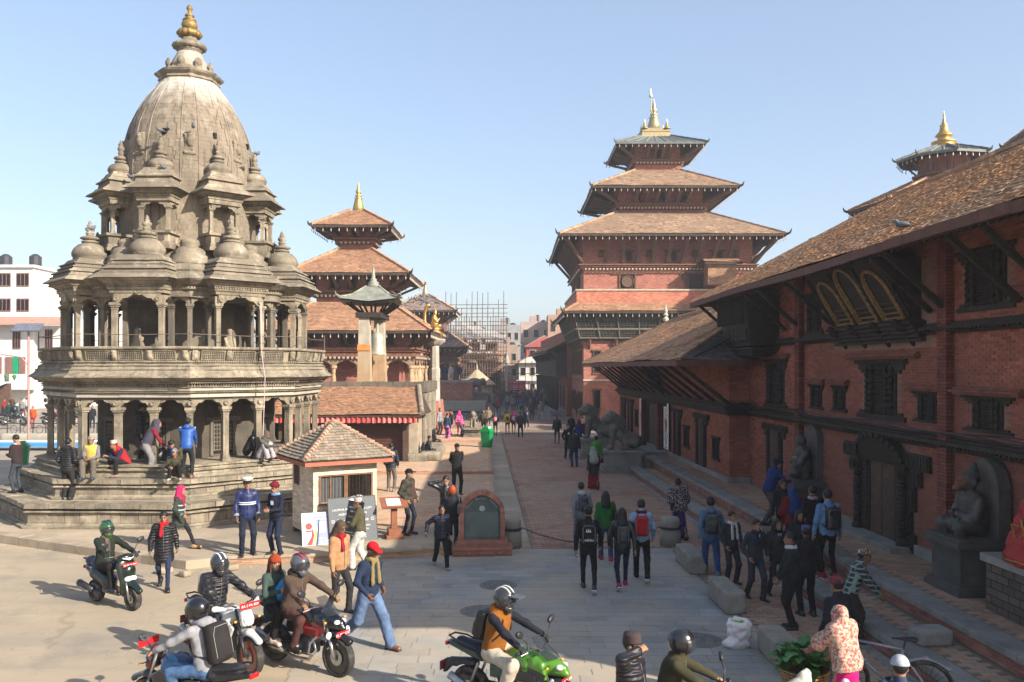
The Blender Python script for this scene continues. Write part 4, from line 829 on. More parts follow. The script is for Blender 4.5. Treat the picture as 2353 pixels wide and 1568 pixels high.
 # ================================================================ tiered temples and the far end of the square
M_brickt=mat("temple_brick",(.30,.12,.088),rough=.88,var=.2,scale=.7,brick=(.25,.075,'8a5a48','xy'),bump=.35,dirt=(.30,.12,.085),dscale=.5)
M_cornw=mat("cornice_wood",(.17,.075,.045),rough=.8,var=.4,scale=5,bump=.6)
M_strutw=mat("strut_wood",(.11,.062,.04),rough=.8,var=.45,scale=7,bump=.7)
M_metal=mat("grey_roof_metal",(.115,.125,.12),rough=.6,var=.25,scale=1.5,metal=.2,bump=.2)
M_eaved=mat("eave_dark",(.05,.034,.026),rough=.85,var=.4,scale=4)
M_brass=mat("brass",(.45,.36,.19),rough=.45,var=.2,scale=5,metal=.85)
M_bell=mat("bell_pale",(.42,.37,.29),rough=.5,var=.3,metal=.2)
def pagoda_roof(par,c,he,ze,ht,zt,mt,wt,lt,near=0,n=4,metal=False,flare=.0,seen=(0,1,3),rz=0.,ov=.16):
 """hipped roof on n sides: eave half width he at ze, top half width ht at zt"""
 ka=[rz+PI/4+2*PI*k/n for k in range(n)]if n==4 else[rz+PI/8+2*PI*k/n for k in range(n)]
 q=math.sqrt(2)if n==4 else 1/math.cos(PI/n)
 E=[np.array((c[0]+he*q*math.cos(a),c[1]+he*q*math.sin(a),ze))for a in ka];T=[np.array((c[0]+ht*q*math.cos(a),c[1]+ht*q*math.sin(a),zt))for a in ka]
 Lo=[e-np.array((0,0,ov))for e in E];b=MB();V=E+T+Lo+[t-np.array((0,0,ov))for t in T];f=[]
 for k in range(n):
  j=(k+1)%n;f+=[(k,j,n+j,n+k),(2*n+j,2*n+k,3*n+k,3*n+j),(2*n+k,2*n+j,j,k)]
 f.append(tuple(n+k for k in range(n)));b.add(V,f,0);ro=b.obj("roof",M_metal if metal else M_eaved,par)
 for k in range(n):
  j=(k+1)%n
  mid=(E[k]+E[j])/2
  if not metal:
   if(mid[1]-c[1])<.6*he or n>4:tiled(ro,E[k],E[j],T[j],T[k],wt,lt,mt,0,.045)
  else:
   m=max(3,int(np.linalg.norm(E[j]-E[k])/.75))
   for i in range(1,m):p=E[k]+(E[j]-E[k])*i/m;t=T[k]+(T[j]-T[k])*min(1,max(0,.5+(i/m-.5)*1.0));MB().tube([p+(0,0,.03),p+(t-p)*.97+np.array((0,0,.03))],.035,4).obj("roof_seam",mat("seam_metal",(.22,.24,.235),rough=.6,metal=.2),ro)
  d=T[k]-E[k];L=np.linalg.norm(d);m=max(4,int(L/.32));b=MB()
  for i in range(m):b.add(tf(UNIT*np.array([L/m*.48,.12 if not metal else .07,.08]),frame(E[k]+d*(i+.5)/m+np.array((0,0,.06+.015*(i%2))),d)),BOXF)
  b.obj("hip_ridge",M_metal if metal else(M_tilenew if mt is M_tilenew else M_tile),par)
  u=-d/L;u[2]=0;u/=np.linalg.norm(u);s=.10+.012*he
  MB().tube([E[k]+u*x*s*3+np.array((0,0,z*s*3))for x,z in((-.3,.02),(.15,.0),(.45,.12),(.6,.38),(.66,.62))],[.12,.10,.08,.05,.02],6).obj("corner_horn",M_metal if metal else M_eaved,par)
 b=MB();Lb=[]
 for k in range(n):
  j=(k+1)%n;m=max(5,int(np.linalg.norm(E[j]-E[k])/.5))
  for i in range(m):p=Lo[k]+(Lo[j]-Lo[k])*(i+.5)/m;Lb.append(at(p[0],p[1],p[2]-.34))
 b.lathe([(.006,.34),(.008,.24),(.028,.22),(.034,.15),(.05,.11),(.018,.10),(.018,.05)],6);lay(ro,"wind_bell",np.concatenate(b.v),[tuple(int(x)for x in q)for q in _faces(b)],Lb,M_bell,0)
 b=MB()
 for k in range(n):
  j=(k+1)%n;m=max(6,int(np.linalg.norm(E[j]-E[k])/.4))
  for i in range(m):p=Lo[k]+(Lo[j]-Lo[k])*(i+.5)/m;t=T[k]+(T[j]-T[k])*(i+.5)/m-np.array((0,0,ov));b.tube([p*.99+np.array(c+(p[2],))*.01-np.array((0,0,.05)),t-np.array((0,0,.06))],.045,4,cap=False)
 b.obj("rafter",M_eaved,ro,kind="stuff")
 return ro,E,T
def _faces(b):
 c=np.concatenate(b.c);i=np.concatenate(b.i);o=0;out=[]
 for k in c:out.append(i[o:o+k]);o+=k
 return out
def side_frames(c,h,n=4,rz=0.):
 for k in range(n):
  a=rz+2*PI*k/n-PI/2;d=(math.cos(a),math.sin(a),0);yield k,frame((c[0]+d[0]*h,c[1]+d[1]*h,0),(-d[1],d[0],0))
def body(par,c,h,z0,z1,mt,n=4,rz=0.,nm="wall"):
 b=MB()
 if n==4:b.frus(c,(h,h),(h,h),z0,z1)
 else:b.lathe([(h/math.cos(PI/n),z0),(h/math.cos(PI/n),z1)],n,(c[0],c[1],0),rot=PI/n+rz)
 return b.obj(nm,mt,par)
def band(par,c,h,z0,steps,mt,nm="cornice",n=4,dent=0.):
 b=MB();z=z0
 for p,t in steps:
  if n==4:b.frus(c,(h+p,h+p),(h+p,h+p),z,z+t-.002)
  else:b.lathe([((h+p)/math.cos(PI/n),z),((h+p)/math.cos(PI/n),z+t-.002)],n,(c[0],c[1],0),rot=PI/n)
  z+=t
 o=b.obj(nm,mt,par)
 if dent and n==4:
  Ms=[]
  for k,M in side_frames(c,h+dent):
   m=int(2*h/.28)
   for i in range(m):Ms.append(M@at(-h+2*h*(i+.5)/m,0,z0+steps[0][1]*.3))
  v,f=slab(.13,.12,.12);lay(o,"dentil",v,f,Ms,M_bell if dent>.1 else mt,0)
 return o
def struts(par,c,hb,zb,he,ze,per,n=4,w=.09,seen=(0,1,3)):
 for k,M in side_frames(c,0,n):
  if k not in seen and n==4:continue
  for i in range(per):
   x=-1+2*(i+.5)/per;xa,xb=x*hb*.96,x*hb*1.02
   if n==4 and i in(0,per-1):xa,xb=math.copysign(hb,x),math.copysign(he*.94,x)
   p,q=np.array((xa,-hb-.02,zb)),np.array((xb,-he*.93,ze));d=q-p;L=np.linalg.norm(d);b=MB();V=[];m=8
   for s in range(m+1):
    g=s/m;r=w*(1.15+.45*math.sin(g*10)*(1-g));V+=[(L*g,-w*.8,-r),(L*g,w*.8,-r),(L*g,w*.8,r),(L*g,-w*.8,r)]
   f=[(4*s+a,4*s+(a+1)%4,4*s+4+(a+1)%4,4*s+4+a)for s in range(m)for a in range(4)]+[(3,2,1,0),(4*m,4*m+1,4*m+2,4*m+3)]
   b.add(tf(np.array(V),M@frame(p,d,(1,0,0))),f);b.obj("strut",M_strutw,par)
def wwin(par,M,x,z,w,h,wing=.4,deep=.1,mt=None,lat=True):
 """window on a side frame (x along, y inward)"""
 mt=mt or M_strutw;b=MB();j=w*.22
 b.box((x-w-j,-deep,z),(x-w,.05,z+h),0,M).box((x+w,-deep,z),(x+w+j,.05,z+h),0,M).box((x-w-j-wing,-deep*1.2,z+h+.004),(x+w+j+wing,.05,z+h+.14),0,M).box((x-w-j-wing*.7,-deep,z-.12),(x+w+j+wing*.7,.05,z-.004),0,M)
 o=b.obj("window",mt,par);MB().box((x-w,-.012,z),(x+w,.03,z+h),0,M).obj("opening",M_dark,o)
 if lat:
  b=MB();n=7
  for i in range(n):b.box((x-w+2*w*i/(n-1)-.014,-.04,z),(x-w+2*w*i/(n-1)+.014,-.01,z+h),0,M);b.box((x-w,-.035,z+h*i/(n-1)-.014),(x+w,-.012,z+h*i/(n-1)+.014),0,M)
  b.obj("lattice",mt,o,kind="stuff")
 return o
def finial(par,c,z0,s,mt,nm="finial",bellh=1.0):
 b=MB();P=[(.62,0),(.62,.06),(.42,.12),(.34,.5*bellh),(.26,.85*bellh),(.22,.95*bellh),(.3,1.0*bellh)];t=bellh
 P+=[(.12,t+.05),(.22,t+.12),(.22,t+.2),(.1,t+.26),(.17,t+.34),(.19,t+.46),(.09,t+.56),(.13,t+.62),(.06,t+.7),(.1,t+.78),(.04,t+.88),(.06,t+.94),(0,t+1.1)]
 b.lathe([(r*s,z0+z*s)for r,z in P],16,(c[0],c[1],0));return b.obj(nm,mt,par,True)
HC=(0,0);HS=thing("tiered_temple","three roofed brick temple with orange tiles and a gilded bell finial","temple",(-10.8,59.7,0),0)
MB().frus(HC,(6.3,6.3),(6.2,6.2),.2,1.2).frus(HC,(5.6,5.6),(5.5,5.5),1.202,2.2).frus(HC,(5.0,5.0),(4.95,4.95),2.202,3.0).obj("plinth",M_brickt,HS)
body(HS,HC,3.3,3.0,8.0,M_brickt)
for k,M in side_frames(HC,4.3):
 if k==2:continue
 for i in range(6):
  x=-4.2+i*1.68;b=MB();b.lathe([(.2,3.0),(.2,3.2),(.13,3.25),(.15,3.9),(.11,4.2),(.15,4.5),(.22,4.6),(.22,4.75)],10,M=M@at(x,0,0));b.obj("pillar",mat("carved_pillar",(.36,.25,.15),var=.35,scale=6,bump=.5),HS)
  if i<5:
   b=MB();arch(b,(x,0),(x+1.68,0),4.65,5.15,.2,n=14,M=M);b.obj("arch",mat("carved_beam",(.24,.16,.10),var=.4,scale=6,bump=.6),HS)
band(HS,HC,4.3,5.15,((.1,.15),(.22,.15),(.05,.2),(.18,.15),(.3,.14)),M_cornw,dent=.26)
body(HS,HC,4.1,5.9,7.4,M_brickt)
for k,M in side_frames(HC,4.1):
 if k!=2:
  for x in(-2.6,0,2.6):wwin(HS,M,x,6.1,.4,.7,.3)
struts(HS,HC,4.1,5.95,5.63,6.8,7);pagoda_roof(HS,HC,5.63,6.95,2.65,8.95,M_tilenew,.21,.17)
body(HS,HC,2.4,8.9,11.6,M_brickt);band(HS,HC,2.4,9.35,((.1,.1),(.25,.12),(.15,.1),(.35,.12)),M_cornw,dent=.3)
for k,M in side_frames(HC,2.4):
 if k!=2:
  for x in(-1.2,0,1.2):wwin(HS,M,x,10.0,.25,.6,.2,lat=False)
struts(HS,HC,2.4,9.85,4.1,10.65,5);pagoda_roof(HS,HC,4.1,10.82,1.15,12.75,M_tilenew,.21,.17)
body(HS,HC,1.08,12.7,14.8,M_brickt);band(HS,HC,1.08,13.1,((.1,.1),(.3,.12),(.15,.1),(.4,.12)),M_cornw,dent=.3)
for k,M in side_frames(HC,1.08):
 if k!=2:wwin(HS,M,0,13.75,.22,.55,.2,lat=False)
struts(HS,HC,1.08,13.6,2.7,14.05,4);pagoda_roof(HS,HC,2.7,14.2,.5,15.55,M_tilenew,.21,.17)
finial(HS,HC,15.45,1.05,M_gold)
DT=thing("palace_tower","huge red brick palace tower with three stacked roofs and gilded pinnacle","tower",(12.3,73.6,0),0);DC=(0,0)
body(DT,DC,6.65,0,15.5,M_brickt)
MB().box((-7.0,-8.0,0),(-1.5,-6.66,.55)).obj("plinth",M_grey,DT)
for k,M in side_frames(DC,6.65):
 if k==2:continue
 for z in(3.55,):MB().box((-6.7,-.12,z),(6.7,.03,z+.14),0,M).obj("string_course",M_bell if k==0 else M_cornw,DT)
 if k==3:
  for x in(-5,-3.4,-1.8,0,1.8,3.6,5.2):
   wwin(DT,M,x,1.0 if abs(x)>1 else .7,.28,1.5,.15,lat=False);wwin(DT,M,x,4.1,.3,1.8,.1,lat=True)
 else:
  for x in(-5.6,):wwin(DT,M,x,4.2,.25,1.7,.1,lat=False);wwin(DT,M,x,1.4,.22,1.4,.1,lat=False)
for x in(-6.2,-5.0):
 pass
gb=MB()
def skirt(h0,h1,z0,z1):return h0,h1,z0,z1
gb.frus(DC,(6.95,6.95),(7.75,7.75),6.75,8.95);gal=gb.obj("gallery",M_wood,DT)
for k,M in side_frames(DC,0):
 if k==2:continue
 b=MB();n=60
 for i in range(n):x=-7+14*i/(n-1);b.tube([(x,-7.05-.02,7.0),(x*1.08,-7.73-.02,8.75)],.022,4,M=M)
 for i in range(15):z=7.0+1.75*i/14;h=7.05+.68*i/14;b.tube([(-h,-h-.025,z),(h,-h-.025,z)],.022,4,M=M)
 b.obj("lattice",mat("grey_lattice",(.075,.068,.055),var=.3),gal,kind="stuff")
 for i in range(10):x=-7+14*i/9;MB().tube([(x,-7.06,6.95),(x*1.075,-7.78,8.8)],.09,5,M=M).obj("gallery_post",mat("grey_lattice",(0,0,0)),gal)
 for z,h in((6.9,7.05),(7.55,7.3),(7.62,7.34)):MB().box((-h,-h-.07,z),(h,-h+.05,z+.06),0,M).obj("gallery_rail",mat("pale_rail",(.19,.17,.135),var=.25),gal)
 for i in range(7):x=-6.2+12.4*i/6;MB().tube([(x,-6.6,6.05),(x,-6.85,6.4),(x,-7.02,6.8)],[.08,.12,.12],5,M=M).obj("bracket",M_strutw,gal)
pagoda_roof(DT,DC,8.3,8.95,7.05,9.7,M_tilenew,.22,.2)
b=MB().frus(DC,(7.25,7.25),(7.25,7.25),9.62,10.62);b.obj("parapet",mat("parapet_brick",(.42,.15,.095),var=.2,scale=.8,brick=(.25,.075,'9a6a56','xy'),bump=.3),DT)
MB().frus(DC,(7.33,7.33),(7.33,7.33),10.622,10.74).obj("parapet_coping",M_bell,DT);MB().frus(DC,(7.33,7.33),(7.33,7.33),9.5,9.615).obj("parapet_coping",M_pale,DT)
band(DT,DC,6.65,12.25,((.08,.12),(.18,.14),(.3,.14),(.42,.1)),M_cornw,dent=.34)
for k,M in side_frames(DC,6.65):
 if k==2:continue
 for x in(-3.2,2.2):
  o=wwin(DT,M,x,10.85,.55,1.1,.6)
  if x<0:MB().lathe([(.42,0),(.5,.05),(.46,.1),(.4,.04)],20,M=M@np.array([[1,0,0,x],[0,0,-1,-.1],[0,1,0,11.4],[0,0,0,1]])).obj("round_lattice",M_strutw,o)
  else:
   for s in(-1,1):softobj("side_bracket",[cap((x+s*.95,-.1,11.9),(x+s*.75,-.1,10.95),.16,.06)],.06,M_strutw,o,M=M)
 for x in(-3.2,0.3,3.9):wwin(DT,M,x,13.0,.32,.75,.25)
 for x in(-5.3,-1.5,2.1,5.4):softobj("wall_plaque",[rbx((x,-.03,13.6),(.25,.05,.3),.03),ell((x,-.08,13.6),(.15,.05,.2))],.06,M_strutw,DT,M=M)
struts(DT,DC,6.65,12.8,8.7,14.65,11,w=.13);pagoda_roof(DT,DC,8.7,14.84,3.65,17.4,M_tiled,.24,.2)
body(DT,DC,3.45,17.2,20.1,M_brickt);band(DT,DC,3.45,17.65,((.08,.12),(.3,.14),(.2,.1),(.35,.12)),M_cornw,dent=.3)
for k,M in side_frames(DC,3.45):
 if k!=2:
  for x,s in((-1.9,.7),(0,1),(1.9,.7)):wwin(DT,M,x,18.4,.26*s,.7*s,.2,lat=False)
struts(DT,DC,3.45,18.15,5.9,18.95,8,w=.11);pagoda_roof(DT,DC,5.9,19.12,1.95,21.25,M_tiled,.24,.2)
body(DT,DC,1.9,21.1,23.7,M_brickt);band(DT,DC,1.9,21.75,((.08,.1),(.25,.12),(.2,.1),(.3,.1)),M_cornw,dent=.25)
for k,M in side_frames(DC,1.9):
 if k!=2:wwin(DT,M,0,22.25,.26,.6,.3,lat=False)
struts(DT,DC,1.9,22.2,3.72,23.0,6,w=.1);pagoda_roof(DT,DC,3.72,23.2,1.2,24.35,M_metal,.3,.3,metal=True)
MB().frus(DC,(1.35,1.35),(1.15,1.15),24.2,24.75).frus(DC,(1.2,1.2),(1.05,1.05),24.752,25.1).obj("gilded_base",M_brass,DT)
finial(DT,DC,25.0,1.55,M_brass,bellh=.8)
for x,y in SQ:finial(DT,(x*.95,y*.95),25.05,.55,M_brass,bellh=.5)
MB().tube([(.0,-.3,25.1),(-.28,-.2,27.2),(-.3,-.2,28.6)],.03,5).lathe([(.16,28.0),(.1,28.2),(.05,28.5),(0,28.8)],8,(-.3,-.2,0)).obj("mast",M_brass,DT)
b=MB();b.box((2.8,-8.2,11.0),(5.0,-6.0,12.7));b.obj("stair_turret",mat("turret_brick",(.30,.17,.10),var=.3,scale=2,brick=(.25,.075,'6a5038','xy')),DT)
rt=MB().add([(2.5,-8.5,12.7),(5.4,-8.5,12.7),(5.4,-5.9,13.4),(2.9,-5.9,13.4),(2.5,-8.5,12.55),(5.4,-8.5,12.55),(5.4,-5.9,13.2),(2.9,-5.9,13.2)],[(0,1,2,3),(4,7,6,5),(0,4,5,1),(0,3,7,4),(1,5,6,2),(2,6,7,3)]).obj("turret_roof",M_eaved,DT);tiled(rt,(2.5,-8.5,12.72),(5.4,-8.5,12.72),(5.4,-5.9,13.42),(2.9,-5.9,13.42),.22,.2,M_tilenew)
LB=thing("street_palace_front","dark timbered palace front with projecting roof beyond the brick tower","palace building",(*ST(8.0,82),0),SA)
MB().box((0,-2,0),(9,34,8.2)).obj("wall",M_brickw,LB)
pr=MB().add([(-1.9,-2.2,6.2),(-1.9,30,6.2),(.3,30,7.3),(.3,-2.2,7.3),(-1.9,-2.2,6.0),(-1.9,30,6.0),(.3,30,7.1),(.3,-2.2,7.1)],[(0,1,2,3),(4,7,6,5),(0,4,5,1),(0,3,7,4),(1,5,6,2)]).obj("roof",M_eaved,LB);tiled(pr,(-1.92,-2.2,6.22),(-1.92,30,6.22),(.3,30,7.32),(.3,-2.2,7.32),.24,.2,M_tile)
MB().box((-1.0,-1.9,3.8),(-.003,29,6.1)).obj("timber_gallery",M_wood,LB)
for k in range(11):
 MB().tube([(-.06,-1.2+k*2.8,4.2),(-1.6,-1.2+k*2.8,6.05)],.09,5).obj("strut",M_wood,LB);MB().lathe([(.2,.3),(.14,.5),(.14,3.4),(.25,3.7)],8,(-.9,-1+k*2.8,0)).obj("timber_post",M_wood,LB)
for k in range(9):MB().box((-.05,.4+k*3.2,.8),(.02,1.6+k*3.2,2.9)).obj("doorway",M_dark,LB)
MB().box((-1.6,-2,0),(-.003,33,.5)).obj("plinth",M_grey,LB)
OC=(0,0);OT=thing("octagonal_temple","small octagonal temple top with gilded spire above the palace ridge","temple",(29.0,57,0),R(10))
body(OT,OC,1.5,9,18.6,mat('octagon_brick',(.20,.085,.07),var=.25,scale=2),8);pagoda_roof(OT,OC,5.6,15.3,1.8,17.1,M_tile,.3,.26,n=8);band(OT,OC,1.5,16.85,((.1,.2),(.3,.15),(.15,.15),(.35,.15)),M_cornw,n=8)
for k in range(8):
 a=k*PI/4;MB().tube([(1.5*math.cos(a),1.5*math.sin(a),17.5),(2.5*math.cos(a),2.5*math.sin(a),18.5)],.07,5).obj("strut",M_strutw,OT)
 a+=PI/8;M=frame((1.51*math.cos(a),1.51*math.sin(a),0),(-math.sin(a),math.cos(a),0));MB().box((-.2,-.05,17.6),(.2,.05,18.1),0,M).obj("window",M_dark,OT)
pagoda_roof(OT,OC,2.75,18.6,.75,19.35,M_metal,.3,.3,n=8,metal=True)
MB().lathe([(.95,19.2),(.75,19.5),(.55,19.55),(.8,19.68),(.8,19.75),(.4,19.8),(.4,20.1),(.56,20.15),(.5,20.25),(.3,20.45),(.24,20.8),(.27,20.87),(.14,20.95),(.16,21.05),(.09,21.12),(.11,21.25),(.05,21.35),(.07,21.5),(0,21.9)],16).obj("gilded_spire",M_gold,OT,True)
CR=thing("corner_roof","corner of a shade-darkened tiled roof with an upturned horn above the palace ridge","roof",(30.7,46.4,0),0)
pagoda_roof(CR,(0,0),2.4,17.3,.6,18.9,mat('clay_tile_dark',(0,0,0)),.25,.2);body(CR,(0,0),1.4,8,17.3,M_brickt)  # dark tile colour stands in for the shaded underside of this roof
# ================================================================ ticket booth, signs, monument, bell, far end of the square
M_cream=mat("cream_wall_tile",(.60,.49,.365),rough=.7,var=.10,scale=1.5,brick=(.24,.07,'c4a98a','xy'),hue=(.55,.43,.33))
M_fasc=mat("red_fascia",(.33,.10,.06),rough=.6,var=.15)
M_woodb=mat("window_wood",(.16,.075,.04),rough=.55,var=.3,scale=5)
M_iron=mat("black_iron",(.03,.03,.032),rough=.5,var=.2)
KA=R(32);KX,KY=-5.03+.86*math.cos(KA)-.85*math.sin(KA),21.5+.86*math.sin(KA)+.85*math.cos(KA)
KI=thing("ticket_booth","small cream ticket booth with a pyramid clay tile roof and barred window","booth",(KX,KY,.2),KA)
W2,D2=.86,.85
b=MB();hz0,hz1,hx0,hx1=.95,1.62,-.72,.74
b.box((-W2,-D2,.12),(W2,-D2+.08,hz0)).box((-W2,-D2,hz1),(W2,-D2+.08,2.05)).box((-W2,-D2,hz0),(hx0,-D2+.08,hz1)).box((hx1,-D2,hz0),(W2,-D2+.08,hz1))
b.box((-W2,-D2+.081,.12),(-W2+.08,D2,2.05)).box((W2-.08,-D2+.081,.12),(W2,D2,2.05)).box((-W2+.081,D2-.08,.12),(W2-.081,D2,2.05)).box((-W2+.081,-D2+.081,.12),(W2-.081,D2-.081,.2))
b.obj("wall",M_cream,KI)
MB().box((-W2-.01,-D2-.012,1.92),(W2+.01,-D2-.001,2.06)).obj("brick_band",mat("band_brick",(.45,.24,.16),var=.2,brick=(.2,.06,'8a6a58','x')),KI)
for x,y in SQ:MB().cbox((x*(W2-.08),y*(D2-.08),.06),(.07,.07,.06)).obj("foot",M_wood2,KI)
b=MB()
for x0,x1 in((hx0,.0),(.0,hx1)):b.box((x0+.002,-D2-.03,hz0),(x0+.05,-D2+.06,hz1)).box((x1-.05,-D2-.03,hz0),(x1-.002,-D2+.06,hz1))
b.box((hx0,-D2-.031,hz0-.05),(hx1,-D2+.06,hz0-.001)).box((hx0,-D2-.031,hz1+.001),(hx1,-D2+.06,hz1+.04));wf=b.obj("window",M_woodb,KI)
for k in range(15):x=hx0+.09+k*.092;MB().tube([(x,-D2+.01,hz0),(x,-D2+.01,hz1)],.008,5).obj("window_bar",M_iron,wf)
b=MB().box((hx0+.05,-D2+.05,hz0),(-.05,-D2+.055,hz1));b.obj("pane",mat("dim_glass",(.10,.10,.10),rough=.08,var=.1,spec=.6),wf)
MB().box((hx0+.30,-D2+.02,hz0),(hx0+.34,-D2+.045,hz1)).obj("sash",M_woodb,wf)
MB().box((-W2-.03,.25,1.3),(-W2-.001,.65,1.85)).obj("vent_frame",M_woodb,KI);MB().box((-W2-.036,.29,1.34),(-W2-.031,.61,1.81)).obj("vent_lattice",mat("vent_lattice",(.13,.06,.035),grid=(.07,(.01,.01,.01),'yz')),KI)
for k in range(4):MB().box((.1+.15*k,-D2+.1,.97),(.22+.15*k,-D2+.3,1.0+.02*(k%3))).obj("paper_stack",mat("paper",(.75,.74,.7),var=.05),KI)
eo=.34;ez,az=2.06,2.93
V=[(-W2-eo,-D2-eo,ez),(W2+eo,-D2-eo,ez),(W2+eo,D2+eo,ez),(-W2-eo,D2+eo,ez),(0,0,az)]
b=MB();b.add([(x,y,z-.02)for x,y,z in V],[(0,1,4),(1,2,4),(2,3,4),(3,0,4),(3,2,1,0)]);kr=b.obj("roof",M_eaved,KI)
b=MB();e=W2+eo-.02;e2=D2+eo-.02;b.box((-e,-e2,ez-.13),(e,-e2+.025,ez-.022)).box((-e,e2-.025,ez-.13),(e,e2,ez-.022)).box((-e,-e2+.026,ez-.13),(-e+.025,e2-.026,ez-.022)).box((e-.025,-e2+.026,ez-.13),(e,e2-.026,ez-.022));b.obj("fascia",M_fasc,KI)
M_tgrey=mat("weathered_tile",(.255,.20,.15),rough=.9,var=.25,island=.28,scale=2,wp=True,hue=(.22,.185,.14))
def tri_tiles(a,bb,ap,nm):tiled(kr,a,bb,ap,ap,.105,.105,M_tgrey,nm,.03,jit=1.3)
tri_tiles(V[0],V[1],V[4],150);tri_tiles(V[3],V[0],V[4],150);tri_tiles(V[1],V[2],V[4],0);tri_tiles(V[2],V[3],V[4],0)
for k in range(4):
 p,q=np.array(V[k]),np.array(V[4]);d=q-p;n=15
 for i in range(n):
  M=frame(p+d*(i+.5)/n+np.array((0,0,.045+.03*(i%2)*.3)),d);M[:3,:3]=M[:3,:3]@np.array(Matrix.Rotation(.16,3,'Y'));MB().tube([(-.055,0,0),(.055,0,0)],[.075,.06],8,M=M).obj("ridge_tile",mat("ridge_tile",(.36,.235,.165),var=.3,scale=4,island=.2),kr)
M_wht=mat("sign_white",(.62,.62,.61),rough=.5,var=.04);M_sgrey=mat("sign_slate",(.085,.095,.105),rough=.6,var=.12,scale=2);M_sblk=mat("sign_black",(.03,.033,.036),rough=.5,var=.15)
def board(name,label,p0,p1,z0,h,leanb,mt,th=.02):
 p0,p1=np.array((*p0,z0)),np.array((*p1,z0));e=p1-p0;L=np.linalg.norm(e);nb=np.cross((0,0,1),e/L)
 t=thing(name,label,"sign board",p0,0);up=np.array((0,0,1.))*math.cos(leanb)+nb*math.sin(leanb);M=np.eye(4);M[:3,0]=e/L;M[:3,1]=up;M[:3,2]=np.cross(e/L,up)
 t.matrix_basis=Matrix((at(*p0)@M).tolist());MB().box((0,0,-th),(L,h,0)).obj("panel",mt,t);return t,L
def put(t,s,size,mt,x,y,align='CENTER'):letter(s,size,mt,t,at(x,y,.006),align,.001)
t1,L=board("blue_white_sign","small blue and white tourist police sign leaning against the booth",(-5.16,20.92),(-4.56,21.18),.2,.80,R(14),M_wht)
MB().ext([(0.33,.01),(L-.01,.01),(L-.01,.79),(.22,.79),(.36,.55),(.40,.3)],.002,2,.0005).obj("blue_field",mat("sign_blue",(.22,.25,.50),rough=.5,var=.15,scale=3),t1)
MB().ext([(.10,.01),(.24,.01),(.30,.25),(.26,.45),(.22,.2)],.003,2,.0005).obj("red_swoosh",mat("sign_red",(.42,.03,.05),rough=.5),t1);MB().ext([(.25,.01),(.31,.01),(.37,.3),(.33,.45),(.31,.25)],.0035,2,.0005).obj("green_swoosh",mat("sign_green",(.25,.38,.08),rough=.5),t1)
MB().lathe([(.075,0),(.085,.004),(.06,.004),(.055,.001)],20,(.17,.47,.001)).obj("round_emblem",mat("emblem_maroon",(.35,.08,.07)),t1);MB().box((.09,.33,.001),(.25,.37,.004)).obj("emblem_ribbon",mat("emblem_maroon",(0,0,0)),t1);MB().box((.42,.3,.001),(.58,.56,.0045)).obj("pasted_notice",M_wht,t1)
put(t1,"Smart Service For",.075,M_wht,.40,.70);put(t1,"Tourist Police Nepal",.06,M_wht,.43,.62);put(t1,"For Tourist",.05,M_wht,.47,.14);put(t1,"Contact No.: 1144",.05,M_wht,.45,.06)
t2,L=board("entry_fee_sign","big slate grey entry fee sign of the metropolitan city below the booth window",(-4.52,21.15),(-3.44,21.76),.2,1.12,R(12),M_sgrey)
b=MB().box((-.015,-.015,-.015),(0,1.135,.006)).box((L,-.015,-.015),(L+.015,1.135,.006)).box((0,1.12,-.015),(L,1.135,.006)).box((0,-.015,-.015),(L,-.001,.006));b.obj("sign_frame",M_wood2,t2)
MB().lathe([(.075,0),(.085,.004),(.065,.004),(.06,.001)],24,(L/2,1.0,.001)).obj("round_emblem",M_wht,t2)
put(t2,"LALITPUR METROPOLITAN CITY",.072,M_wht,L/2,.80);put(t2,"AND PATAN MUSEUM",.075,M_wht,L/2,.68);put(t2,"Tourist Entry Fee",.115,M_wht,L/2,.51);put(t2,"FOREIGN VISITORS  -1000/PERSON",.058,M_wht,L/2,.37);put(t2,"SAARC VISITORS  -250/PERSON",.058,M_wht,L/2,.28)
for k in range(3):put(t2,"* THE TICKET IS VALID FOR THE PERIOD OF VISA",.03,M_wht,L/2,.19-.05*k)
put(t2,"SITE OFFICE",.05,mat("sign_pale_green",(.45,.62,.5)),.25,.03)
for s in(-1,1):
 for a in range(8):MB().cbox((L/2+s*.52+.035*math.cos(a*PI/4),.545+.035*math.sin(a*PI/4),.002),(.009,.009,.002)).obj("star_dot",mat("star_pink",(.75,.5,.5)),t2)
t3,L=board("black_info_sign","narrow black information sign held upright beside the man in a topi",(-4.16,20.35),(-3.72,19.97),.05,1.38,R(13),M_sblk)
for k,(s,z,q,c)in enumerate((("LALITPUR METRO",1.2,.055,M_wht),("AND PATAN",1.11,.055,M_wht),("Tourist Entry",.98,.075,mat("sign_orange",(.72,.25,.08))),("FOREIGN VISITORS",.84,.05,M_wht),("SAARC VISITORS",.76,.05,M_wht),("PLEASE GET YOUR TICKET",.62,.032,M_wht),("AT THE TICKET COUNTER",.56,.032,M_wht),("HAVE A NICE DAY",.40,.045,mat("sign_lime",(.12,.45,.2))),("OPEN DAILY",.32,.045,mat("sign_lime",(0,0,0))))):put(t3,s,q,c,L/2,z)
MB().box((.03,.12,.0005),(L-.03,.2,.003)).obj("red_strip",mat("sign_red",(0,0,0)),t3);put(t3,"THANK YOU FOR YOUR VISIT",.036,M_wht,L/2,.147);
for x in(.05,L-.05):MB().tube([(x,0,-.01),(x,-.07,-.01)],.012,5).obj("leg",M_wood2,t3)
t=thing("notice_lectern","brown wooden lectern with a white notice beside the ticket booth","lectern",(-3.05,21.95,.2),R(18))
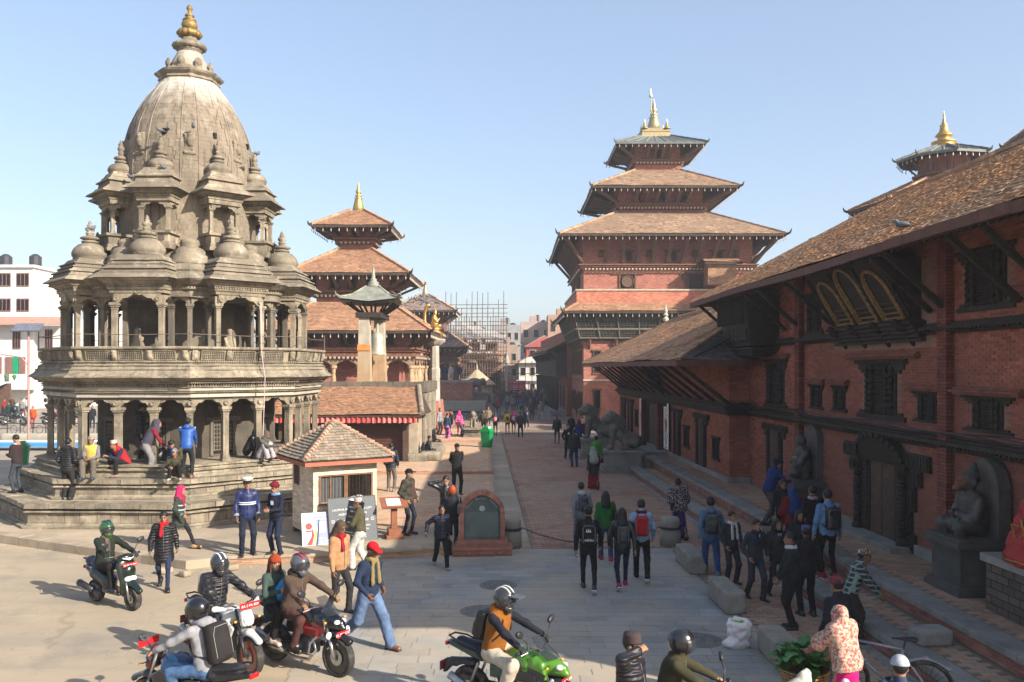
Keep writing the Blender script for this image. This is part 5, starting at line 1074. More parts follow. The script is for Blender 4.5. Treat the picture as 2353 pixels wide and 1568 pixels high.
MB().box((-.22,-.2,0),(.22,.2,.10)).box((-.16,-.14,.101),(.16,.14,.26)).obj("base",mat("lectern_wood",(.22,.085,.045),rough=.5,var=.2,scale=4),t);MB().box((-.075,-.065,.261),(.075,.065,.86)).obj("post",mat("lectern_wood",(0,0,0)),t)
M=frame((0,0,.93),(1,0,0));M[:3,:3]=np.array(Matrix.Rotation(R(24),3,'X'));M[:3,3]=(0,0,.93);MB().box((-.34,-.24,-.05),(.34,.24,0),0,M).obj("desk",mat("lectern_wood",(0,0,0)),t);MB().box((-.2,-.17,.001),(.16,.16,.006),0,M).obj("notice",M_wht,t)
MO=thing("brick_monument","arched brick monument with an engraved green stone tablet","monument",(-.74,20.95,0),R(4))
M_mbr=mat("monument_brick",(.30,.13,.09),rough=.8,var=.25,scale=4,bump=.4,island=.25)
MB().box((-.72,-.28,0),(.72,.28,.16)).box((-.66,-.22,.221),(.66,.22,.30)).box((-.62,-.2,.301),(.62,.2,.38)).obj("base",M_mbr,MO)
v,f=slab(.09,.05,.05);lay(MO,"base_stud",v,f,[at(-.66+.11*k,-.285,.06)for k in range(13)],M_mbr,13);MB().box((-.74,-.3,.161),(.74,.3,.22)).obj("base_moulding",M_mbr,MO)
arcp=[(-.5,.382)]+[(-.5,z)for z in(.7,1.0)]+[(-.5*math.cos(a),1.06+.42*math.sin(a)+.06*math.sin(a)**8)for a in np.linspace(0,PI,13)]+[(.5,z)for z in(1.0,.7,.382)]
n=len(arcp)
for i in range(n-1):
 (x0,z0),(x1,z1)=arcp[i],arcp[i+1];L=math.hypot(x1-x0,z1-z0)
 if L<.02:continue
 m=max(1,round(L/.085))
 for j in range(m):
  g=(j+.5)/m;M=frame((x0+(x1-x0)*g,0,z0+(z1-z0)*g),(x1-x0,0,z1-z0),(0,1,0));MB().cbox((0,.0,0),(L/m*.47,.055,.15),0,M).obj("arch_brick",M_mbr,MO)
inner=[(x*.9,.382+(z-.382)*.955)for x,z in arcp];MB().ext(inner,.16,1,-.08).obj("tablet",mat("green_slate",(.075,.095,.085),rough=.55,var=.3,scale=3,bump=.3),MO)
M_eng=mat("engraving",(.42,.47,.44),rough=.7,var=.1)
s="Patan Durbar Square"
for i,ch in enumerate(s):
 if ch==' ':continue
 a=PI*(.89-.78*i/(len(s)-1));x,z=-.0+.36*math.cos(a),1.06+.31*math.sin(a);rt=Matrix.Rotation(a-PI/2,3,'Y')if False else None
 M=np.eye(4);tx=np.array((math.sin(a),0,-math.cos(a)));uz=np.array((math.cos(a),0,math.sin(a)));M[:3,0]=tx;M[:3,1]=uz;M[:3,2]=(0,-1,0);M[:3,3]=(x,-.083,z);letter(ch,.075,M_eng,MO,M)
MB().lathe([(.06,0),(.07,.003),(.055,.003),(.05,0)],20,M=np.array([[1,0,0,0],[0,0,-1,-.081],[0,1,0,1.14],[0,0,0,1]])).cbox((0,-.082,1.14),(.022,.002,.022),rz=0).obj("heritage_emblem",M_eng,MO)
b=MB();rg=np.random.default_rng(5)
for r in range(24):
 x=-.4
 while x<.37:l=rg.uniform(.02,.07);b.box((x,-.083,.46+r*.025),(min(x+l,.4),-.0805,.46+r*.025+.009));x+=l+rg.uniform(.012,.02)
b.obj("engraved_lines",mat("engraving_dim",(.20,.235,.215),rough=.7),MO,kind="stuff")
M_bol=mat("bollard_stone",(.24,.22,.18),rough=.85,var=.3,scale=3,bump=.5,bscale=15)
for x,y,lb in((-.02,21.75,"stone bollard with an iron band beside the brick monument"),(4.08,21.9,"stone bollard with an iron band beside the woman in purple shawl")):
 t=thing("stone_bollard",lb,"bollard",(x,y,0));MB().lathe([(.27,0),(.27,.38),(.25,.42),(.235,.44),(.235,.52),(.255,.56),(.25,.62),(.25,.68),(.22,.74),(.12,.77),(0,.78)],20).obj("post",M_bol,t,True);MB().lathe([(.26,.46),(.275,.46),(.275,.51),(.26,.51)],20).obj("iron_band",M_iron,t)
CH=thing("iron_chain","heavy iron chain hanging between the two stone bollards","chain",(0,0,0));Ms=[]
n=66
for k in range(n):
 g=(k+.5)/n;x=.26+(3.8-.26)*g;z=.5-.40*(1-(2*g-1)**2);y=21.75+.15*g;dz=.40*4*(2*g-1)/3.54
 Ms.append(frame((x,y,z),(1,.04,dz),(0,0,1)if k%2 else(0,1,0)))
b=MB();b.tube([(.036*math.cos(a),.021*math.sin(a),0)for a in np.linspace(0,2*PI,11)[:-1]],.008,5,closed=True);pieces("link",b.mesh("link",M_iron,True),Ms,CH)
def bin_(x,y,z,rz,lb,s=1.):
 t=thing("litter_bin",lb,"bin",(x,y,z),rz,"green litter bins");M_g=mat("green_plastic",(.0,.19,.055),rough=.4,var=.1);b=MB().frus((0,0),(.2,.18),(.26,.23),0,.78);b.obj("tub",M_g,t)
 b=MB().frus((0,0),(.28,.25),(.28,.25),.782,.86);b.frus((0,0),(.27,.24),(.1,.2),.86,1.08);b.obj("lid",M_g,t);M=frame((-.19,0,.97),(0,1,0));MB().add([(-.272+.02,-.16,.875),(-.272+.02,.16,.875),(-.12,.13,1.06),(-.12,-.13,1.06)],[(0,3,2,1)]).add([(.252,-.16,.875),(.252,.16,.875),(.12,.13,1.06),(.12,-.13,1.06)],[(0,1,2,3)]).obj("flap",mat("flap_grey",(.55,.62,.64),rough=.4),t)
 MB().box((-.1,-.235,.62),(.1,-.215,.74)).obj("label_patch",mat("green_dark",(.0,.18,.06)),t);t.scale=(s,s,s)
x,y=G(1119,1028,.32);bin_(x,y,.32,R(-25),"green plastic litter bin with grey flap on the street edge",1.05)
x,y=G(52,1068,.2);bin_(x,y,.2,R(20),"green plastic litter bin standing beyond the stone temple steps",1.0)
SH=thing("shop","low shop with orange tiled roof, red pleated valance and brown shutter","shop",(0,0,0))
MB().box((-14,39.1,.2),(-4.35,41,2.7)).obj("wall",mat("shop_wall",(.33,.27,.20),var=.3,scale=2,bump=.4),SH)
M_shut=mat("rolling_shutter",(.085,.035,.025),rough=.55,var=.15)
b=MB()
for k in range(22):b.box((-7.7,38.98+.03*(k%2),.35+k*.075),(-4.95,39.09,.35+k*.075+.07))
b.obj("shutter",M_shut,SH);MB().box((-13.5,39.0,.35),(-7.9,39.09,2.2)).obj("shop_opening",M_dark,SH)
for x in(-4.85,-7.8,-10.5,-13.4):MB().box((x-.12,38.6,.2),(x+.12,38.95,2.4)).obj("post",M_wood2,SH)
for k,c in enumerate(('8a1f1f','b5b0a0','9c2f25','6c1c3c','7d7466','8a1f1f')):MB().box((-13.2+k*.85,38.8,.9),(-12.6+k*.85,38.9,1.9)).obj("hung_cloth",mat("cloth_"+c,c,var=.2),SH)
ro=MB().add([(-14,38.15,2.45),(-4.05,38.15,2.45),(-4.5,41.0,3.62),(-14,41.0,3.62),(-14,38.15,2.37),(-4.05,38.15,2.37),(-4.5,41.0,3.5),(-14,41.0,3.5),(-3.9,41.2,2.45)],[(0,1,2,3),(7,6,5,4),(0,4,5,1),(1,8,2)]).obj("roof",M_eaved,SH);tiled(ro,(-14,38.12,2.47),(-4.05,38.12,2.47),(-4.5,41.0,3.64),(-14,41.0,3.64),.16,.13,M_tilenew,0,.04,jit=1.6)
for p,q in(((-4.05,38.15,2.5),(-4.5,41,3.68)),):
 p,q=np.array(p),np.array(q);d=q-p
 for i in range(14):M=frame(p+d*(i+.5)/14+np.array((0,0,.06)),d);MB().tube([(-.12,0,0),(.12,0,.02)],[.13,.10],8,M=M).obj("ridge_tile",M_tgrey,ro)
b=MB();n=150;V=[]
for k in range(n+1):x=-13.6+9.4*k/n;y=38.2+.05*math.sin(k*1.7);V+=[(x,y,2.40),(x,y-.03,2.12+.015*math.sin(k*1.1))]
for k in range(n):
 b.add(V[2*k:2*k+4],[(0,2,3,1)],0 if(k//2)%2 else 1)
b.obj("valance",[mat("valance_red",(.40,.045,.04),var=.2),mat("valance_pale",(.50,.16,.14),var=.2)],SH)
BP=thing("bell_platform","high dark stone platform carrying the great bell","platform",(0,0,0))
MB().box((-14,41.02,.2),(-4.3,47,3.4)).obj("core",M_std,BP)
for z,h,o_ in((.25,.62,0),(.9,.62,0),(1.55,.62,0),(2.2,.62,0),(2.85,.5,0)):
 for k in range(8):link("stone_block",SLAB[M_st.name],BP).matrix_local=Matrix(at(-4.28,41.45+k*.75,z,PI/2,(.73,.12,h)).tolist())
for k in range(13):link("coping_stone",SLAB[M_std.name],BP).matrix_local=Matrix(at(-13.6+k*.75,41.15,3.40+(k%2)*.01,0,(.74,.5,.52)).tolist())
for k in range(8):link("coping_stone",SLAB[M_std.name],BP).matrix_local=Matrix(at(-4.4,41.6+k*.75,3.40,PI/2,(.74,.5,.5)).tolist())
block("stone_ledge","long stone ledge beside the shop where two people sit","stone ledge",(-3.85,41.4,.2),(.5,2.6,.28),SA,M_st,vox=.12)
block("ledge_moulding","carved stone sill in front of the shop shutter corner","stone ledge",(-4.35,38.75,.2),(.45,.2,.25),0,M_st,vox=.08)
BL=thing("bell_pavilion","great bell between two stone pillars under a curved metal roof","bell pavilion",(0,0,0))
M_pil=mat("orange_stained_pillar",(.36,.225,.125),rough=.85,var=.25,scale=1.5,hue=(.34,.27,.18),streak=.4)
for x,y in((-7.35,42.4),(-6.95,44.6)):
 MB().frus((x,y),(.33,.33),(.29,.29),3.9,5.6).obj("pillar",M_pil,BL);MB().frus((x,y),(.28,.28),(.26,.26),5.602,7.1).obj("pillar_top",mat("pale_pillar",(.36,.32,.25),var=.3,scale=2,streak=.4),BL)
 if y<43:MB().box((x-.32,y-.335,5.45),(x+.32,y-.30,5.75)).obj("orange_mark",mat("orange_paint",(.5,.19,.05),var=.3),BL)
MB().lathe([(.5,5.25),(.48,5.3),(.38,5.42),(.33,5.8),(.31,6.2),(.22,6.38),(.08,6.45),(.06,6.9)],24,(-6.9,43.5,0)).obj("bell",mat("bell_metal",(.38,.345,.27),rough=.55,var=.25,metal=.4),BL,True)
MB().box((-7.75,42.0,7.1),(-6.5,45.0,7.35)).obj("beam",M_wood,BL)
bc=(-7.1,43.5)
for k,M in side_frames(bc,0):
 for i in range(4):x=-.5+i*.33;MB().tube([(x,-.5,7.3),(x*1.9,-1.2,7.85)],.06,5,M=M).obj("strut",M_wood,BL)
b=MB();prf=((1.55,8.02),(1.5,7.9),(1.15,8.12),(.8,8.36),(.5,8.62),(.3,8.75));V=[]
for h,z in prf[1:]:
 for k in range(8):a=k*PI/4+PI/4;q=math.sqrt(2)if k%2==0 else 1;lift=.16*(h/1.5)**3 if k%2==0 else 0;V.append((bc[0]+h*q*math.cos(a),bc[1]+h*q*math.sin(a),z+lift))
f=[(r*8+k,r*8+(k+1)%8,(r+1)*8+(k+1)%8,(r+1)*8+k)for r in range(len(prf)-2)for k in range(8)];b.add(V,f);b.add([(x,y,z-.08)for x,y,z in V[:8]],[tuple(range(8))[::-1]]);b.obj("roof",mat("greened_metal",(.22,.225,.185),rough=.65,var=.35,scale=3,metal=.2),BL)
for k in range(4):a=PI/4+k*PI/2;MB().tube([(bc[0]+r*math.cos(a),bc[1]+r*math.sin(a),z)for r,z in((.45,8.75),(1.3,8.28),(2.0,8.12),(2.25,8.22),(2.3,8.38))],[.05,.05,.06,.05,.02],5).obj("roof_ridge",mat("greened_metal",(0,0,0)),BL)
MB().lathe([(.36,8.7),(.4,8.8),(.25,8.88),(.3,8.95),(.16,9.05),(.2,9.1),(.1,9.2),(.06,9.6),(0,9.9)],12,(*bc,0)).obj("spire",mat("greened_metal",(0,0,0)),BL,True)
x0,y0=-5.65,62
KC=thing("gilded_king_column","tall stone column topped by a gilded kneeling figure under a rearing serpent","column",(x0,y0,0))
M_col=mat("column_stone",(.33,.30,.25),var=.3,scale=2,bump=.4,streak=.4)
b=MB().lathe([(.75,.2),(.75,.8),(.45,.85),(.4,3.8),(.42,3.85),(.42,4.5),(.36,4.6),(.34,6.2)],8,rot=PI/8).lathe([(.34,6.2),(.5,6.3),(.7,6.5),(.78,6.62),(.7,6.7)],16,lobes=8,lamp=.05);b.obj("shaft",M_col,KC)
b=MB();b.lathe([(.45,6.7),(.58,6.9),(.55,7.15),(.35,7.3),(.5,7.4),(.45,7.5)],20,lobes=10,lamp=.05);b.obj("gilded_lotus",M_gold,KC,True)
softobj("gilded_figure",[cap((0,0,7.55),(.02,0,8.15),.3,.22,(0,1,0),.9),ell((.05,0,8.55),(.13,.14,.17)),cap((.05,0,8.7),(.04,0,8.9),.12,.04),cap((-.05,-.22,8.25),(.2,-.22,7.95),.08,.07),cap((.2,-.22,7.95),(.36,-.02,8.2),.07,.05),cap((-.05,.22,8.25),(.2,.22,7.95),.08,.07),cap((.2,.22,7.95),(.36,.02,8.2),.07,.05),cap((0,-.15,7.6),(.38,-.2,7.65),.17,.12),cap((0,.15,7.6),(.38,.2,7.65),.17,.12),cap((-.05,0,8.3),(0,0,8.45),.16,.1)],.06,M_gold,KC,k=.06)
MB().tube([(-.5,0,7.4),(-.72,0,8.0),(-.7,0,8.6),(-.62,0,9.0),(-.45,0,9.2),(-.3,0,9.1)],[.14,.11,.10,.13,.14,.05],8).obj("serpent",M_gold,KC,True)
x1,y1=-6.75,60;PC=thing("small_stone_column","slender stone column with a lotus capital beside the tiered temple","column",(x1,y1,0));MB().lathe([(.5,.3),(.5,3.0),(.32,3.1),(.28,5.3),(.4,5.4),(.46,5.6),(.3,5.65),(.42,5.85),(.5,6.1),(.5,6.25),(.2,6.3)],12).obj("shaft",M_col,PC)
VT=thing("pigeon_temple","two roofed temple with weathered tiles dotted with pigeons","temple",(-9.7,95,0));C0=(0,0)
MB().box((-6,-7.2,.3),(5.6,6,3.1)).obj("plinth",mat("plinth_brick",(.36,.15,.10),var=.25,scale=1,brick=(.25,.08,'8a6a58','x')),VT);MB().box((-6.1,-7.3,3.102),(5.7,6,3.25)).box((-7.5,-9,.2),(7,-7.31,1.2)).obj("plinth_coping",M_pale,VT)
body(VT,C0,2.5,3.2,8.2,mat("dark_brick",(.16,.08,.06),var=.3,scale=2),nm="wall")
for k,M in side_frames(C0,3.6):
 if k==2:continue
 for i in range(5):
  x=-3.5+i*1.75;MB().lathe([(.2,3.2),(.15,3.4),(.15,4.6),(.25,4.8)],8,M=M@at(x,0,0)).obj("pillar",M_strutw,VT)
  if i<4:b=MB();arch(b,(x,0),(x+1.75,0),4.7,5.2,.2,n=12,M=M);b.obj("arch",mat("carved_beam",(0,0,0)),VT)
band(VT,C0,3.6,5.2,((.1,.2),(.25,.2),(.1,.2)),M_cornw);body(VT,C0,3.4,5.8,7.2,mat("dark_brick",(0,0,0)))
M_told=mat("clay_tile_old",(.215,.155,.135),rough=.9,var=.25,island=.25,scale=1.2,wp=True)
struts(VT,C0,3.4,5.8,4.93,6.65,6);pagoda_roof(VT,C0,4.93,6.8,2.6,8.5,M_told,.28,.24)
body(VT,C0,2.3,8.4,11,mat("dark_brick",(0,0,0)));struts(VT,C0,2.3,9.6,3.67,10.6,5);pagoda_roof(VT,C0,3.67,10.75,.5,12.7,M_told,.28,.24);finial(VT,C0,12.6,.95,M_brass)
def pigeon_mesh():
 b=MB();v,f=soft([ell((0,0,.10),(.13,.065,.065)),ell((.12,0,.18),(.04,.035,.04)),cap((.08,0,.12),(.12,0,.17),.05,.035),cap((-.08,0,.09),(-.24,0,.07),.045,.02,(0,0,1),.5),cap((.15,0,.175),(.185,0,.165),.012,.005)],.022,k=.03);b.add(v,f);b.box((.0,-.02,0),(.012,-.01,.05)).box((.0,.01,0),(.012,.02,.05));return b.mesh("pigeon",mat("pigeon_grey",(.10,.11,.13),rough=.7,var=.4,scale=14),True)
PM=pigeon_mesh();rg=np.random.default_rng(21)
def pigeon(x,y,z,rz,lb,grp,s=1.):
 o=link("pigeon",PM,None);o.location=(x,y,z);o.rotation_euler=(0,0,rz);o.scale=(s,s,s);tag(o,lb,"pigeon",grp)
for he,ze,ht,zt,nn,lb in((3.6,10.8,.6,12.6,46,"pigeon resting on the upper roof of the far two roofed temple"),(4.8,6.86,2.7,8.45,60,"pigeon resting on the lower roof of the far two roofed temple")):
 for k in range(nn):
  g=rg.random()**.8*.92;h=he+(ht-he)*g;pigeon(-9.7+(rg.random()*2-1)*h*.95,95-h+.04,ze+(zt-ze)*g+.05,rg.random()*6.3,lb,"pigeons on the far temple",1.15)
for k in range(70):
 y=rg.uniform(74,82);pigeon(-6.9+rg.random()*6.2,y,.02,rg.random()*6.3,"pigeon feeding on the paving before the far temple","pigeons on the paving",1.35)
for(px,py,Y,lb)in((590,354,27.6,"pigeon on the finial at the right edge of the stone temple"),(368,300,26.2,"pigeon on the front finial of the third temple storey"),(386,297,26.6,"pigeon against the tower beside the front finial"),(444,292,26.6,"pigeon on the carved figure of the temple tower"),(378,386,26.1,"pigeon sitting on a pavilion roof below its dome"),(210,526,25,"pigeon perched at the dark finial of the left pavilion"),(352,392,26.3,"pigeon beside the base of an upper ribbed dome"),(302,408,26.5,"pigeon in the gap between two upper pavilions")):
 u,v=px*K,py*K;pigeon((u-512)/F*Y,Y,CAMZ+(HZ-v)/F*Y-.06,1+px%5,lb,"pigeons on the stone temple",.85)
x,y=ST(8.35,16.6);pigeon(x,y,7.35,R(150),"pigeon walking on the tiled palace roof near its eave",None,1.0)
SF=thing("scaffolded_temple","temple under repair wrapped in pole scaffolding with a pale tarpaulin","scaffolding",(-5.2,116,0))
MB().box((-3.6,1,0),(3.8,7,6.6)).obj("wall",mat("scaff_brick",(.28,.15,.10),var=.35,scale=1.5),SF);MB().box((-3.2,.9,.8),(3.4,.99,4.2)).obj("opening",M_dark,SF)
M_pole=mat("scaffold_pole",(.12,.07,.05),rough=.7,var=.3)
for k in range(24):
 x=-3.9+k*.36;top=(15.0,14.4,14.8,13.5,14.9,14.7,12.8,14.9,13.9,14.6,15.0,14.2)[k%12]-(3.2 if k%2 else 0)
 for y in(0,-1.2):MB().tube([(x,y,0),(x+.06,y,top-(2.0 if y else 0))],.045,5).obj("pole",M_pole,SF)
for k in range(22):z=1.0+k*.58;MB().tube([(-4.3,-.05 if k%2 else-1.25,z),(4.6,-.05 if k%2 else-1.25,z+.05)],.045,5).obj("pole",M_pole,SF)
for k in range(9):MB().tube([(-3.6+k*.9,-1.3,1.2+(k%4)),(-2.2+k*.8,-1.25,4.2+(k%3))],.045,5).obj("brace",M_pole,SF)
for k in range(5):MB().tube([(5.2+k*.9,-1,0),(5.2+k*.9,-1,6.5-(k%2))],.045,5).obj("pole",M_pole,SF)
for k in range(4):MB().tube([(4.4,-1.05,1+k*1.4),(9.3,-1.05,1+k*1.4)],.045,5).obj("pole",M_pole,SF)
for z in(3.9,6.3,8.4):MB().box((-4,-1.2,z),(4.2,.2,z+.06)).obj("plank_deck",M_strutw,SF)
v,f=soft([rbx((0,3,5.6),(4.4,3.4,.25),.1)],.3,noise=.15,ns=1.5);MB().add(v,f).obj("thatch",mat("straw_cover",(.33,.27,.17),var=.4,scale=3,bump=.8),SF,True)
b=MB();V=[];n,m=14,8
for i in range(n+1):
 for j in range(m+1):x=-4.2+8.6*i/n;g=j/m;V.append((x,.5+5*g,8.6+2.6*g*(1-abs(i/n-.25))+.2*math.sin(i*1.7+j)))
b.add(V,[(i*(m+1)+j,(i+1)*(m+1)+j,(i+1)*(m+1)+j+1,i*(m+1)+j+1)for i in range(n)for j in range(m)]);b.obj("tarpaulin",mat("tarpaulin",(.30,.30,.29),var=.12,scale=1),SF,True)
for k in range(3):MB().box((-3.2+k*2.4,.85,6.9),(-1.6+k*2.4,.98,8.2)).obj("window",M_strutw,SF)
FE=thing("site_fence","low red iron site fence with gate across the end of the street","fence",(0,119,0));M_rf=mat("red_iron",(.30,.10,.085),rough=.6,var=.2)
for k in range(12):MB().tube([(-3.2+k*.55,0,0),(-3.2+k*.55,0,2.7)],.05,5).obj("post",M_rf,FE)
for z in(.3,1.4,2.65):MB().tube([(-3.2,0,z),(2.9,0,z)],.045,5).obj("rail",M_rf,FE)
MB().box((-3.2,.1,.1),(-.1,.14,2.5)).obj("mesh_panel",mat("fence_mesh",(.38,.30,.19),var=.5,scale=4),FE)
t=thing("pink_banner","large pink and red printed banner hung on the site fence","banner",(.75,118.9,0));MB().box((-1.1,0,.5),(1.1,.03,2.8)).obj("cloth",mat("banner_pink",(.68,.10,.17),var=.1),t)
for k in range(7):MB().box((-.95,-.008,2.5-k*.25),(.4+.5*((k*37%7)/7),-.001,2.58-k*.25)).obj("print_line",mat("print_pale",(.75,.5,.5)),t)
t=thing("dark_notice_board","dark blue notice board with white lines below the pink banner","sign board",(.35,117.4,0));MB().box((-.55,0,.1),(.55,.05,1.5)).obj("panel",mat("notice_navy",(.05,.055,.09)),t)
for k in range(5):MB().box((-.42,-.008,1.25-k*.2),(.42-.1*(k%2),-.001,1.31-k*.2)).obj("print_line",M_wht,t)
t=thing("white_notice","white paper notice tied to the site fence","sign board",(-1.8,118.9,1.6));MB().box((-.7,0,0),(.4,.03,.85)).obj("panel",M_wht,t)
HU=thing("tile_roofed_hut","small round shelter with a conical tiled roof behind the stone elephant","shelter",(-4.3,104,0));MB().lathe([(1.9,0),(1.9,2.6)],8).obj("wall",mat("hut_wall",(.45,.33,.21),var=.25,scale=2),HU);MB().lathe([(2.3,2.5),(2.3,2.6),(.25,4.3),(.1,4.4),(.14,4.6),(.05,5.0),(0,5.4)],8).obj("roof",mat("hut_tile",(.40,.29,.19),var=.3,scale=6,bump=.6),HU)
EL=thing("stone_elephant","grey stone elephant statue on a pedestal before the far temple","elephant statue",(-3.85,90,0));MB().box((-1.3,-.6,0),(1.3,.6,1.85)).box((-1.45,-.75,1.852),(1.45,.75,2.0)).obj("pedestal",M_grey,EL)
softobj("body",[ell((-.1,0,3.0),(.85,.45,.52)),ell((.75,0,3.15),(.35,.3,.38)),cap((1.0,0,3.05),(1.1,0,2.3),.16,.09),cap((-.6,-.25,2.8),(-.6,-.25,2.0),.2,.17),cap((-.6,.25,2.8),(-.6,.25,2.0),.2,.17),cap((.45,-.25,2.8),(.45,-.25,2.0),.19,.16),cap((.45,.25,2.8),(.45,.25,2.0),.19,.16),ell((.62,-.33,3.15),(.22,.06,.28)),ell((.62,.33,3.15),(.22,.06,.28)),cap((-.9,0,3.0),(-1.0,0,2.4),.06,.04)],.09,M_lion,EL)
stone_lion("stone_lion","dark stone lion sitting before the timbered palace front",(*ST(7.2,92),0),PI+SA,1.15,.5)
L2=stone_lion("stone_lion","pale sunlit stone lion beside the terrace stairs",(-2.35,51.5,.44),PI/2*-1,.62,.55)
for ch in L2.children:ch.data.materials[0]=M_st
def house(name,lb,x0,x1,y,h,col,fl=3,cols=4,roof='flat',depth=8,wc=None,balc=True):
 t=thing(name,lb,"building",((x0+x1)/2,y,0));W=(x1-x0)/2;mt=mat("wall_"+lb[:18],tuple(v*.68 for v in col),rough=.9,var=.15,scale=.6,streak=.25);MB().box((-W,0,0),(W,depth,h)).obj("wall",mt,t);fh=h/fl;wm=wc or mat("house_window",(.06,.06,.065),rough=.3,var=.3)
 for r in range(fl):
  for c in range(cols):
   x=-W+2*W*(c+.5)/cols;ww=W/cols*.45;o=MB().box((x-ww-.08,-.06,r*fh+fh*.28),(x+ww+.08,-.005,r*fh+fh*.82)).obj("window",mat("window_trim",(.35,.3,.26),var=.2),t);MB().box((x-ww,-.09,r*fh+fh*.32),(x+ww,-.061,r*fh+fh*.78)).obj("pane",wm,o)
  if balc and r:MB().box((-W-.3,-.5,r*fh-.06),(W+.3,-.001,r*fh+.1)).obj("floor_slab",mt,t)
 if roof=='flat':
  MB().box((-W,0,h),(-W+.2,depth,h+.9)).box((W-.2,0,h),(W,depth,h+.9)).box((-W+.201,0,h),(W-.201,.2,h+.9)).obj("parapet",mt,t)
  MB().box((-W*.4,1.5,h),(W*.3,5,h+2.2)).obj("stair_head",mt,t)
  for k in range(2):MB().lathe([(.5,h),(.55,h+.2),(.55,h+1.2),(.2,h+1.4)],10,(W*.5+k*-1.2,2,1.0 if k else 0)).obj("water_tank",mat("water_tank",(.03,.03,.035),rough=.5),t)
 else:
  b=MB().add([(-W-.5,-.6,h),(W+.5,-.6,h),(0,-.6,h+roof),(-W-.5,depth,h),(W+.5,depth,h),(0,depth,h+roof)],[(0,1,2),(0,2,5,3),(1,4,5,2),(3,5,4),(0,3,4,1)]);b.obj("roof",mat("house_roof",(.25,.17,.13),var=.25,scale=2),t);
  MB().add([(-W,-.64,h+.15),(W,-.64,h+.15),(0,-.64,h+roof-.25)],[(0,1,2)]).obj("gable",mt,t)
 return t
house("pediment_house","white plastered house with a triangular gable at the street end",1.0,5.4,132,5.2,(.66,.64,.59),2,3,1.7,wc=mat("house_window",(0,0,0)))
house("red_house","red painted gabled house behind the white pediment house",2.5,8.5,146,8.2,(.48,.10,.09),3,3,2.0)
house("concrete_block","grey concrete apartment block with balconies at the street end",-4,1.6,168,12.2,(.36,.36,.36),4,4)
house("pink_house","pale pink stepped town house with roof terraces",1.8,8,172,13.0,(.55,.40,.35),4,3);house("brick_house","orange brick town house behind the red gable",7,13,165,14.0,(.47,.29,.20),4,3);house("cream_house","cream town house with rooftop tank",-9,-4.2,150,10.5,(.52,.48,.42),4,3);house("white_house_far","white town house glimpsed through the scaffolding",-16,-9.5,140,10.0,(.58,.56,.54),4,4);house("terrace_house","low brick house on the street end behind the fence",-2.8,1.0,140,7.5,(.42,.3,.23),3,3)
for k,(x,y,h,c)in enumerate(((-30,190,13,(.45,.42,.38)),(-40,200,14,(.40,.36,.33)),(14,190,15,(.45,.36,.3)))):house("town_house",("beige town house far behind the tiered temple","brown town house far behind the stone temple","tan town house far behind the brick tower")[k],x,x+9,y,h,c,4,4)
x,y=ST(3.2,110);PP=thing("stone_post","tall slender stone post near the white pediment house","post",(x,y,0));MB().lathe([(.3,0),(.22,.4),(.2,5.0),(.32,5.2),(.3,5.5),(.12,6.2),(0,6.6)],8).obj("shaft",M_col,PP)
WH=thing("white_town_house","white four storey house with brown windows and a tiled skirt roof","building",(-61,95,0));M_wp=mat("white_plaster",(.56,.555,.54),rough=.85,var=.06,scale=.6,streak=.12);M_bw=mat("brown_window",(.20,.10,.08),rough=.6)
MB().box((-12,0,0),(7.4,10,15.8)).obj("wall",M_wp,WH);MB().box((7.41,1,0),(11,10,10.2)).obj("side_wall",M_wp,WH);MB().box((-12.3,-.3,15.8),(7.7,10,16.1)).obj("parapet",M_wp,WH)
def lwin(x,z,w,h,mt=None,pane=True):
 o=MB().box((x-w/2,-.1,z),(x+w/2,-.004,z+h)).obj("window",mt or M_bw,WH)
 for k in range(3):MB().box((x-w/2+.08+k*w/3,-.13,z+.12),(x-w/2+w/3-.05+k*w/3,-.101,z+h-.12)).obj("pane",mat("house_window",(0,0,0)),o)
for x in(6.3,4.25,2.2,.15):lwin(x,13.7,1.35,1.5);lwin(x,10.9,1.35,1.45)
for x in(5.6,9.2,2.6):lwin(x,6.7,.85,2.2)
sk=MB().add([(-12,-1.7,9.4),(11.5,-1.7,9.4),(11.5,.0,10.3),(-12,.0,10.3),(-12,-1.7,9.3),(11.5,-1.7,9.3)],[(0,1,2,3),(0,4,5,1)]).obj("skirt_roof",mat("skirt_tile",(.36,.20,.15),var=.25,scale=3,bump=.4),WH)
MB().box((5.2,-.12,3.3),(5.8,-.004,5.8)).obj("green_door",mat("green_door",(.0,.25,.10),rough=.5),WH)
for x in(4.75,6.25,3.6,2.4):MB().box((x-.32,-.16,3.2),(x+.32,-.005,5.8)).obj("shutter",M_bw,WH)
MB().box((-12,-2.0,2.2),(8,-.17,2.5)).box((-12,-2.0,2.5),(5.0,-1.8,3.9)).box((5.9,-2.0,2.5),(8,-1.8,3.9)).obj("balcony",M_wp,WH)
for k in range(6):softobj("flower_pot",[ell((2+k*.9,-1.9,3.65 if k not in(1,2)else 2.7),(.3,.2,.25)),cap((2+k*.9,-1.9,3.3 if k not in(1,2)else 2.4),(2+k*.9,-1.9,3.5 if k not in(1,2)else 2.6),.15,.17)],.1,mat("pot_leaves",(.08,.16,.05),var=.5,scale=6),WH)
for x in(8.6,12):MB().lathe([(.6,15.8),(.65,16),(.65,17.4),(.25,17.7)],10,(x-6,3,0)).obj("water_tank",mat("water_tank",(0,0,0)),WH)
